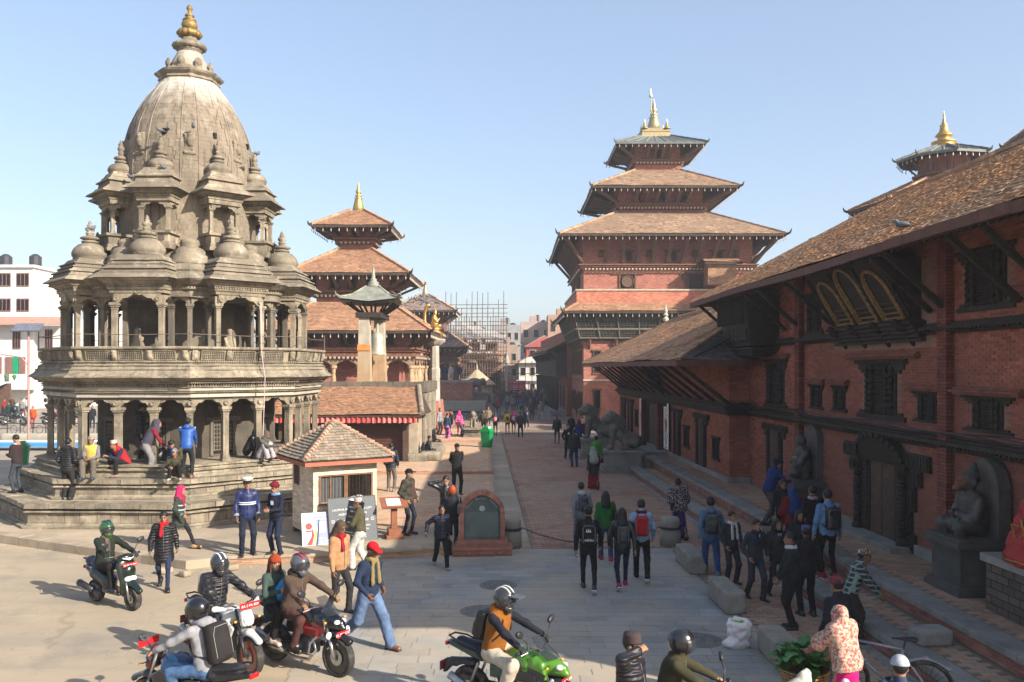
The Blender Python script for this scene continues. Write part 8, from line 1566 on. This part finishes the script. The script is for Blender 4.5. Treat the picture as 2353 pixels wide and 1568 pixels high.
who("squatting person in a purple checked shirt beside the pink woman",1068,1009,.32,120,1.6,'squat',('check','7d6a92'),('plain','1d1c22'),ex=(('haircol','5a3020'),))
R_=[("woman in a black top and wine red trousers walking this way",1089,1000,-75,1.62,'walk','plain','1c1c22','slim','7d1428',dict(hair='long')),("man in a brown camouflage jacket walking this way",1111,1000,-85,1.75,'walk2','camo','5a5240','slim','18181b',{}),("woman in a beige coat with fur hood behind the camouflage man",1122,984,-88,1.64,'walk','thick','8a7a66','slim','17171a',dict(hair='long')),("woman in black with a pink backpack and outstretched arm",1138,1002,88,1.64,'walk','plain','15171a','slim','15151a',dict(hair='long',ex=(('pack','d07a86',.85),),mod=dict(hl=(-.62,.1,1.05)))),("woman in a yellow jacket with small black backpack",1166,998,92,1.62,'stroll','plain','d6b32a','slim','141417',dict(hair='bun',ex=(('pack','15161a',.7),))),("woman in a magenta hood with a pale blue backpack",1180,998,85,1.6,'stroll','plain','8a2038','slim','2c3a5c',dict(hat=('hood','d8248a'),ex=(('pack','9fb0c0',.8),))),("man in a dark purple jacket walking away beside the backpackers",1196,1006,95,1.72,'stroll','plain','2a2430','plain','26242a',{}),("man in a navy jacket with white shoes walking away",1210,988,92,1.72,'walk','plain','1c2338','plain','20242f',dict(shoe='+c0c0c0',ex=(('pack','1a1d2a',.8),))),("person in a grey coat carrying a red bag in the crowd",1222,966,85,1.7,'stroll','thick','4a443a','plain','23242a',dict(ex=(('carry','b5161c'),))),("old man in a white cap and pale grey jacket walking this way",1242,966,-85,1.68,'walk','thick','9a978c','plain','b9bac2',dict(hat=('cap','d5d5d2'))),("man in a black jacket and dark jeans walking alone toward us",1280,1020,-88,1.74,'stroll','leather','17181b','slim','1f2430',dict(sk=1)),("man in black with a white lanyard badge",1305,1054,-80,1.74,'pockets','plain','17181c','plain','1b1d24',dict(sk=2,ex=(('badge',1),('haircol','241a14')))),("man in a black puffer and blue jeans with his back turned",1320,1074,100,1.74,'stand','puffer','1a1b1f','denim','28406e',{}),("person in a royal blue jacket and maroon hood",1331,1030,70,1.64,'stand','plain','1e2c7a','plain','1c1c24',dict(hat=('hood','7a1424'))),("woman wrapped in a red shawl with teal trousers",1347,1028,85,1.6,'stroll','plain','a01420','slim','1d4a55',dict(hair='bun',ex=(('shawl','a31522'),))),("dark haired woman half hidden behind the lanyard man",1313,1012,-100,1.62,'stand','plain','2a2a30','plain','1c1c20',dict(hair='long')),("woman in a vivid green padded jacket with a maroon bag",1370,1088,75,1.62,'stroll','puffer','3f9a1c','plain','23232a',dict(hair='bun',ex=(('carry','6a1c30'),))),("woman in a long grey coat, patterned head scarf and red skirt hem",1364,1125,100,1.62,'walk','thick','33373a','skirt','8a1a26',dict(hat=('veil','8f948c','print'),coat=.32,ex=(('bag','2a2024',-1),))),("woman in a patterned purple shawl and violet skirt walking away",1560,1240,100,1.64,'walk','plain','3a2440','sari','43206a',dict(hair='bun',ex=(('shawl','3b2340','print',.22),),shoe='8a6a5a')),("student in a light grey hoodie with dark backpack, back turned",1337,1262,100,1.7,'walk','plain','8d8f96','plain','7c7f88',dict(hair='bun',ex=(('pack','1a1f2e',.85),('hoodback','b8b8b8')),shoe='+c8c8c8')),("student in black carrying a black sports backpack with white logo",1352,1360,88,1.76,'walk','plain','141518','slim','141417',dict(ex=(('pack','1c1d20',.95,'plain','adidas'),'s'),shoe='2b2e36')),("student with very long hair and a green jacket",1392,1290,92,1.66,'stroll','thick','1c6a2a','denim','2d4470',dict(hair='long',ex=(('bag','2a2018',1,-.14,.25),'s'),shoe='+c02a2a')),("student in a black leather jacket, navy leggings and pink shoes",1430,1353,88,1.68,'walk2','leather','15161a','slim','1c2142',dict(hair='long',ex=(('pack','1b1d26',.85),'s'),shoe='+a8285c')),("student in a pale denim jacket with a bright red backpack",1474,1335,85,1.76,'walk','denim','8fb0cc','plain','17171a',dict(ex=(('pack','b21c22',.95,'plain'),('scarf','5a2028'),'s',),shoe='+1a1c2a')),("man in a blue denim jacket with a large black backpack walking away",1634,1328,85,1.76,'walk','denim','5a7894','denim','38598c',dict(ex=(('pack','17181d',1.0),('hoodback','5a7894'),'s'),hat=('cap','1c2230'),shoe='6a707a')),("schoolgirl in a grey blazer with a white scarf",1680,1343,-70,1.55,'pockets','plain','36383f','plain','32353d',dict(hair='bun',ex=(('scarf','d5d2cc',2),'x'))),("schoolgirl in a grey blazer with a navy scarf and tie",1735,1378,-75,1.6,'stroll','plain','3a3c44','plain','393c46',dict(hair='bun',ex=(('scarf','1f2140',1),('tie',1)),mod=dict(hl=(-.22,.12,.93),hr=(.22,.12,.93)))),("schoolgirl in a grey blazer with a black scarf and long hair",1784,1372,-78,1.58,'stroll','plain','35373f','plain','373a44',dict(hair='long',ex=(('scarf','121216'),('tie',1)))),("schoolgirl in a dark blazer partly behind the old man",1836,1345,-85,1.58,'stand','plain','2b2d35','plain','2f323b',dict(hair='long',ex=(('scarf','121216'),))),]
for(lb,fx,fy,hd,H,po,tk,tc_,bk,bc_,kw)in R_:who(lb,fx,fy,.0,hd,H,po,(tk,tc_),(bk,bc_),**kw)
W_=[("man in a blue jacket leaning over to touch the stone statue",7.3,21.4,.6,18,1.72,'reach',('thick','1b2f6e'),('plain','5c5244'),dict(hat=('cap','1a2240'))),("man in a dark coat facing us behind the woman in red shawl",7.1,19.8,.3,-95,1.66,'stand',('plain','1d1d22'),('plain','1c1c20'),dict(sk=1)),("woman in a blue head scarf and red shawl with her back turned",7.0,18.9,.3,110,1.6,'stand',('plain','6a1620'),('skirt','5c1420'),dict(hat=('veil','23407c'),ex=(('shawl','7d1822','plain',.3),))),("man in black with a pale pink scarf and strap, back turned",7.15,18.1,.3,100,1.74,'stand',('plain','141417'),('plain','4a4034'),dict(ex=(('scarf','b8989a'),))),("man in a pale denim jacket with a black backpack, back turned",7.06,17.1,.3,95,1.8,'stand',('denim','6f93bd'),('slim','121216'),dict(ex=(('pack','15161c',1.0),'s'),shoe='+9a2030')),("old man in a chequered topi and dark plum jacket, back turned",6.0,15.5,0,95,1.66,'stand',('plain','241f28'),('plain','17181d'),dict(hat=('topi','5a5f8a','check'),sk=3)),("man in a charcoal jacket with white collar and clasped hands",5.45,14.75,0,175,1.7,'stand',('plain','26282a'),('plain','15161a'),dict(ex=(('scarf','c9cdd0'),),sk=1,mod=dict(hl=(-.08,.24,.90),hr=(.08,.24,.90)))),("man in a black and white checked jacket stooping near the step",6.25,14.0,0,-20,1.62,'bend2',('check','8fa098'),('plain','3a2c22'),dict(hat=('beanie','6a5048','print'),sk=3,mod=dict(lean=.3))),("man in a dark jacket and chequered cap standing at the bicycle",4.98,11.7,0,110,1.66,'pockets',('plain','1e222b'),('denim','6f84a4'),dict(hat=('beanie','8a3038','check'),sk=1)),("woman in a pink patterned shawl and magenta skirt by the greens",4.22,10.85,0,125,1.56,'bend2',('plain','b06a6a'),('skirt','d6127c'),dict(hat=('veil','c8685c','shawl'),ex=(('shawl','c8685c','shawl',.08),),mod=dict(lean=.18,hl=(-.15,.42,1.0),hr=(.2,.3,.9)))),("man in a dark topi, black mask and padded jacket shading his eyes",1.28,9.15,0,-35,1.72,'salute',('puffer','26242c'),('plain','1c1c20'),dict(hat=('topi','4a3a3e'),ex=(('mask','17181c'),('glasses',1),('shoulder','55455c')),sk=0)),("person in a white woollen hat with a plastic wrapped bundle",4.0,8.75,0,70,1.6,'stand',('plain','3a4660'),('plain','26262a'),dict(hat=('beanie','b8c0c8'),mod=dict(hr=(.2,.32,1.25)),ex=(('bundle','c8ccd0'),)))]
for(lb,t_,s_,z,hd,H,po,tp,bt,kw)in W_:
 x,y=(t_,s_)if s_<11 and t_<4.3 else ST(t_,s_);person(lb,x,y,z,hd,H,po,tp,bt,**kw)
for(lb,fx,fy,z,hd,H,po,tp,bt,kw)in(("woman in an orange jacket and yellow scarf behind the railing",76,985,.2,-90,1.62,'stand',('puffer','e0581c'),('slim','9a1a4a'),dict(ex=(('scarf','e0a82a',1),),hair='bun')),("man in a grey shirt standing before the market stall",50,962,.2,-90,1.72,'stand',('plain','8a8a8c'),('plain','2a2f3a'),{}),("person in dark green beside the parked motorcycles",20,972,.2,-60,1.65,'stand',('plain','1f3a36'),('plain','20242a'),{}),("person in a dark green jacket with bag near the stall",34,972,.2,120,1.62,'stand',('plain','22403a'),('plain','1f2a3a'),dict(ex=(('pack','1c2230'),))),("person in a red top walking past the market stall",8,958,.2,0,1.64,'walk',('plain','9a2028'),('plain','23262e'),{}),("person in white near the stall counter at far left",62,955,.2,180,1.66,'stroll',('plain','b0b0ae'),('plain','3a3a40'),{}),("vendor in a brown jacket behind the stall counter",28,952,.2,-90,1.68,'stand',('plain','5a4030'),('plain','2a2a2e'),{}),("person in a dark jacket glimpsed beyond the temple columns",212,985,.2,-60,1.7,'stroll',('plain','20222a'),('plain','1d2030'),{}),("person in red glimpsed between the left temple columns",236,978,.2,170,1.62,'stand',('plain','b01c24'),('plain','b8b4b0'),{})):
 who(lb,fx,fy,z,hd,H,po,tp,bt,**kw)
CR_="b2c 1100 930,e60 1113 930,d40 1127 928,d22 1140 938,d30 1150 935,b30 1158 945,a22 1146 952,d28 1163 928,d18 1172 934,c30 1178 948,d20 1187 930,a40 1192 940,d24 1200 928,d20 1206 944,c50 1213 930,d30 1221 937,f20 1228 926,d20 1233 940,b60 1199 953,a80 1217 912,d20 1224 914,d38 1208 915,b44 1212 905,d22 1234 905,c20 1190 902,d30 1180 905,e30 1077 930,a28 1062 934,d20 1035 928,b24 1022 925,d34 1130 915,f30 1086 905,a36 1070 905,d28 1120 905,c44 1240 916,d22 1246 930,b28 1145 920,d21 1105 941,a31 1119 943,c12 1133 947,d43 1141 926,b51 1153 922,d60 1160 936,e71 1168 917,d82 1176 924,d13 1184 915,c24 1189 921,d35 1197 917,b46 1203 934,d57 1214 942,a68 1218 921,d79 1226 945,d80 1231 918,f91 1238 925,d52 1108 915,b63 1094 920,d74 1150 909,a85 1162 905,d96 1171 908,c17 1198 906,d28 1222 903,b39 1230 908,d41 1052 922,e52 1044 930,c10 1104 921,a14 1116 919,b18 1124 936,f1c 1136 931,c21 1142 943,a25 1148 928,b29 1157 916,f2d 1165 942,e32 1170 927,c36 1174 939,a3a 1182 937,b3e 1186 944,f43 1193 925,c47 1201 921,a4b 1205 926,b4f 1210 937,e54 1216 930,c58 1220 948,f5c 1227 934,a61 1232 930,b65 1236 944,c69 1175 913,a6d 1188 908,f72 1196 911,b76 1206 909,e7a 1214 918,c7e 1152 914,a83 1138 918,b87 1128 922,c8b 1160 951".split(',')
TONE={'a':('9a2434','maroon'),'b':('34508a','navy blue'),'c':('8a8276','beige'),'d':('33353e','dark grey'),'e':('3c5a40','olive green'),'f':('a8a8aa','pale grey')}
BT=['1b1d26','23314f','3a332c','17171a','4a4a50'];ACT=["walking away","walking this way","standing still","turned aside"];seen_={}
rg=np.random.default_rng(4)
for i,cdef in enumerate(CR_):
 c,fx,fy=cdef.split();fx,fy=float(fx),float(fy);tc_,nm=TONE[c[0]];act=int(c[1:],16)%4;hd=(90,-90,90,0)[act]+rg.uniform(-15,15);bc_=BT[i%5];hh=['short','long','short','bun','short','short','short','short'][(i*3)%8]
 k=(nm,ACT[act]);rank=1+sum(1 for q in CR_ if q[0]==c[0]and int(q.split()[0][1:],16)%4==act and(float(q.split()[2]),q)<(fy,cdef));hx=["with short hair","with long dark hair","with bare head","with tied hair","with a backpack","in a hood","with a bag","with light trousers"][(i*3)%8];ex=()
 if(i*3)%8==4:ex=(('pack','2a2a30',.85),)
 if(i*3)%8==6:ex=(('bag','3a2a22'),)
 if(i*3)%8==7:bc_='8a8578'
 x,y=G(fx,fy,0);person("distant %s figure %s %s, %s from the far gate"%(nm,ACT[act],hx,"first second third fourth fifth sixth seventh eighth ninth tenth eleventh twelfth thirteenth fourteenth fifteenth sixteenth".split()[min(15,rank-1)]),x,y,0,hd,1.6+.16*rg.random(),('stroll','walk','stand','relax')[act],('plain',tc_),('plain',bc_),hair=hh,hat=('hood',tc_)if hx=="in a hood" else None,ex=ex,group="crowd in the far square")
for i,(dx,tc_,lb)in enumerate(((-3.9,'7a2a22',"person in a red jacket sitting on the far temple plinth"),(-2.0,'c05a1c',"person in an orange hood sitting on the far temple plinth"),(.6,'c8b43a',"person in yellow standing on the far temple plinth"),(1.4,'23345e',"person in navy standing on the far temple plinth"),(2.0,'c8c4b8',"person in white standing on the far temple plinth"),(2.9,'2a3a6a',"person in a blue robe leaning on the far temple plinth"))):
 person(lb,-9.7+dx+1.4,87.7 if i>1 else 87.5,3.25 if i>1 else 2.8,-90,1.66,'sit' if i<2 else 'stand',('plain',tc_),('plain',('b8b4a8','2a2a30','2a2a30','1f2a4a','b0b0b8','22305a')[i]),mod=dict(pel=(0,.1,.55))if i<2 else None,group="people on the far temple plinth")
def sack(name,lb,x,y,z,prims,col,cat,rz=0.,hue=None):
 v,f=soft(prims,.028,k=.06,noise=.014,ns=17);o=MB().add(v,f).obj(name,mat("sack_"+col,col,rough=.75,var=.15,scale=5,bump=.5,bscale=20,hue=hue),None,True);o.location=(x,y,z);o.rotation_euler=(0,0,rz);return tag(o,lb,cat)
t=thing("fruit_sack","open white and pink plastic sack of green fruit by the stone block","sack",(3.75,14.0,0));t.scale=(.85,.85,.8);v,f=soft([cap((0,0,.12),(0,0,.42),.22,.24),ell((-.15,-.1,.1),(.2,.15,.12))],.026,k=.06,noise=.016,ns=16,sub=[ell((0,0,.62),(.19,.19,.17))]);MB().add(v,f).obj("sack",mat("sack_pinkwhite",(.66,.63,.60),rough=.6,var=.15,dirt=(.6,.28,.32),dscale=5,dlo=.55,dhi=.65),t,True)
for k in range(7):a=k*.9;MB().sph((.1*math.cos(a)*(k>0),.1*math.sin(a)*(k>0),.46+.02*(k%2)),.05,10).obj("fruit",mat("green_fruit",(.30,.36,.08),rough=.5,var=.2),t,True)
bx,by=3.98,11.55;t=thing("vegetable_basket","woven bamboo basket heaped with dark green leafy vegetables","basket",(bx,by,0));M_wick=mat("wicker",(.34,.20,.085),rough=.8,var=.35,scale=14)
MB().lathe([(.20,.02),(.22,.03),(.31,.50),(.33,.52),(.29,.52),(.20,.06)],28).obj("basket_wall",mat("wicker_dark",(.16,.09,.04),rough=.9,var=.3),t)
for k in range(26):a=k*2*PI/26;MB().tube([((.205+.012)*math.cos(a),(.205+.012)*math.sin(a),.03),(.325*math.cos(a),.325*math.sin(a),.52)],.011,5).obj("stake",M_wick,t)
for k in range(11):z=.06+k*.045;r=.222+.11*z/.52*.95;MB().tube([((r+.006*(-1)**j)*math.cos(j*PI/13),(r+.006*(-1)**j)*math.sin(j*PI/13),z)for j in range(26)],.013,5,closed=True).obj("weaver",M_wick,t)
def leaf(b,c,L,W,a,tilt,roll):
 n=6;V=[];d=np.array((math.cos(a)*math.cos(tilt),math.sin(a)*math.cos(tilt),math.sin(tilt)));sd=np.array((-math.sin(a),math.cos(a),.3*roll));up=np.cross(d,sd)
 for i in range(n+1):
  g=i/n;w=W*math.sin(PI*(g*.9+.08))**.8;p=np.array(c)+d*L*g+np.array((0,0,-.35*L*g*g));V+=[p-sd*w+up*.03*math.sin(9*g),p+up*.015,p+sd*w+up*.03*math.cos(8*g)]
 b.add(V,[(3*i,3*i+1,3*i+4,3*i+3)for i in range(n)]+[(3*i+1,3*i+2,3*i+5,3*i+4)for i in range(n)])
rg=np.random.default_rng(9)
for k in range(60):
 b=MB();a=rg.random()*6.3;rr_=rg.random()*.22;leaf(b,(rr_*math.cos(a),rr_*math.sin(a),.5+rg.random()*.26),.26+rg.random()*.16,.07+rg.random()*.05,a+rg.uniform(-.5,.5),rg.uniform(.1,1.1),rg.uniform(-1,1));b.obj("leaf",mat("greens%d"%(k%3),((.035,.12,.02),(.05,.16,.03),(.08,.20,.04))[k%3],rough=.5,var=.3,scale=9),t,True)
sack("white_sack","lumpy white cloth sack on the ground beside the basket",3.62,10.75,0,[ell((0,0,.28),(.36,.30,.32)),cap((0,0,.5),(.12,.05,.68),.12,.08),ell((.2,-.1,.22),(.26,.24,.25))],'b9b2a4',"sack");sack("plastic_bag","knotted white plastic bag in front of the magenta skirt",4.06,10.3,.0,[ell((0,0,.30),(.22,.20,.30)),cap((0,0,.55),(0,.02,.8),.09,.04)],'d5d3d0',"bag");
t=None
M_idol=mat("idol_black_stone",(.055,.05,.047),rough=.55,var=.4,scale=6,bump=.5,bscale=20,dirt=(.12,.10,.085),dscale=5)
def pedestal(t,w,d,h,z0=0.):
 b=MB()
 for(q,a,e)in((1.12,0,.10),(1.05,.101,.18),(.92,.181,h-.24),(1.0,h-.239,h-.16),(1.14,h-.159,h-.06),(1.05,h-.059,h)):b.frus((0,0),(w*q,d*q),(w*q,d*q),a,e)
 return b.obj("pedestal",mat("pedestal_stone",(.075,.07,.062),rough=.8,var=.35,scale=3,bump=.5,bscale=14),t)
x,y=ST(8.78,15.0);t=thing("seated_idol_statue","seated dark stone lion headed idol with an arched back slab on a pedestal","statue",(x,y,.6),PI+SA);t.scale=(.93,.93,.92);pedestal(t,.52,.55,1.08)
MB().ext([(-.50,1.081),(.50,1.081)]+[(.50*math.cos(a),1.95+.62*math.sin(a))for a in np.linspace(0,PI,13)],.24,0,-.50).obj("back_slab",mat("slab_stone",(.085,.075,.066),rough=.8,var=.3,scale=3,bump=.5),t)
softobj("figure",[cap((-.1,0,1.25),(-.05,0,1.75),.25,.22,(0,1,0),1.15),ell((.04,0,2.12),(.17,.17,.19)),cap((.1,0,2.08),(.26,0,2.0),.11,.08),cap((-.05,0,2.2),(-.08,0,2.45),.15,.06),cap((-.02,-.3,1.78),(.1,-.36,1.45),.095,.08),cap((.1,-.36,1.45),(.3,-.1,1.5),.08,.07),cap((-.02,.3,1.78),(.1,.36,1.45),.095,.08),cap((.1,.36,1.45),(.3,.1,1.5),.08,.07),cap((0,-.2,1.25),(.38,-.3,1.28),.15,.12),cap((.38,-.3,1.28),(.36,-.28,1.1),.11,.09),cap((0,.2,1.25),(.38,.3,1.28),.15,.12),cap((.38,.3,1.28),(.36,.28,1.1),.11,.09),ell((.28,0,1.28),(.14,.22,.14)),ell((0,-.18,2.12),(.04,.06,.08)),ell((0,.18,2.12),(.04,.06,.08))],.04,M_idol,t,k=.05,noise=.006,ns=24)
softobj("vermilion_face",[ell((.13,0,2.12),(.13,.15,.13)),cap((.18,0,2.08),(.29,0,2.0),.095,.06)],.03,mat("vermilion",(.15,.06,.035),var=.5,scale=9),t)
x,y=ST(8.9,23.3);t=thing("standing_idol_statue","dark garlanded stone idol with a tall back slab behind the blue jacket man","statue",(x,y,.6),PI+SA);pedestal(t,.45,.62,.92)
MB().ext([(-.42,.921),(.42,.921),(.46,1.9)]+[(.46*math.cos(a),2.0+.45*math.sin(a))for a in np.linspace(.1,PI-.1,9)]+[(-.46,1.9)],.2,0,-.42).obj("back_slab",mat("slab_stone",(0,0,0)),t)
softobj("figure",[cap((0,0,1.05),(0,0,1.65),.26,.2,(0,1,0),1.2),ell((.05,0,1.95),(.15,.15,.18)),cap((.02,-.28,1.65),(.2,-.3,1.35),.09,.07),cap((.02,.28,1.65),(.2,.3,1.35),.09,.07),cap((.15,-.2,1.1),(.3,.25,1.12),.16,.14),ell((.1,0,1.4),(.2,.24,.3))],.045,M_idol,t,k=.06,noise=.02,ns=22)
MB().tube([(.2*math.cos(a)+.06,.2*math.sin(a),1.62+.12*math.cos(a+PI))for a in np.linspace(0,2*PI,15)[:-1]],.03,6,closed=True).obj("garland",mat("marigold",(.5,.2,.03),var=.4,scale=20),t)
x,y=ST(8.85,12.85);t=thing("red_robed_statue","statue wrapped in a red gold trimmed robe on a brick pedestal","statue",(x,y,.6),PI+SA);MB().box((-.4,-.95,0),(.5,.95,.8)).obj("pedestal",mat("pedestal_brick",(.10,.075,.06),var=.3,scale=2,brick=(.3,.13,'2e2620','xy'),bump=.4),t);MB().box((-.45,-1.02,.801),(.56,1.02,.93)).obj("pedestal_slab",M_grey,t)
softobj("robe",[cap((.16,0,1.0),(.05,0,2.2),.5,.26,(0,1,0),1.3),cap((0,0,2.2),(0,0,2.7),.26,.2)],.05,mat("red_robe",(.30,.012,.016),rough=.6,var=.2,scale=5),t,noise=.022,ns=10,cut=[((0,0,.932),(0,0,-1))])
for z,q in((1.02,.52),):MB().tube([(.16+q*1.02*math.cos(a),q*1.3*math.sin(a),z+.01*math.sin(9*a))for a in np.linspace(0,2*PI,29)[:-1]],.016,5,closed=True).obj("gold_trim",M_gold,t)
for k in range(2):
 c=(-.48+.0,-.3+k*.5,1.45);
 for tri in((0,PI/3*3),(0,PI)):
  pass
MB().tube([(.56-.02*abs(j-2),.0+.20*math.cos(a),1.45+.20*math.sin(a))for j,a in enumerate((PI/2,PI/2+2*PI/3,PI/2+4*PI/3))],.014,5,closed=True).tube([(.57,.20*math.cos(a),1.45+.20*math.sin(a))for a in(-PI/2,-PI/2+2*PI/3,-PI/2+4*PI/3)],.014,5,closed=True).obj("gold_star",M_gold,t)
softobj("face",[ell((.1,0,2.78),(.17,.18,.22)),cap((.2,0,2.72),(.28,0,2.68),.09,.06)],.04,mat("vermilion",(0,0,0)),t);MB().lathe([(.2,2.9),(.24,2.98),(.14,3.12),(.16,3.18),(.05,3.36),(0,3.4)],14).obj("crown",M_goldold,t);MB().tube([(.3,.75,.93),(.3,.8,3.9)],.025,6).obj("spear",M_wood2,t);MB().add([(.3,.8,3.75),(.3,.8,2.7),(.42,.98,2.9),(.36,1.05,3.4)],[(0,1,2,3)]).obj("red_flag",mat("red_robe",(0,0,0)),t)
# ================================================================ haze: the dusty winter air
hz=MB().box((-140,-30,-1.2),(120,260,31)).obj("haze",None,None,kind="stuff");hm_=bpy.data.materials.new("haze_air");hm_.use_nodes=True;ht=hm_.node_tree;ht.nodes.remove(ht.nodes["Principled BSDF"]);pvn=ht.nodes.new("ShaderNodeVolumePrincipled");pvn.inputs["Color"].default_value=(.86,.90,.97,1);pvn.inputs["Density"].default_value=.0008;pvn.inputs["Anisotropy"].default_value=.2;ht.links.new(pvn.outputs[0],ht.nodes["Material Output"].inputs["Volume"]);hz.data.materials.clear();hz.data.materials.append(hm_)
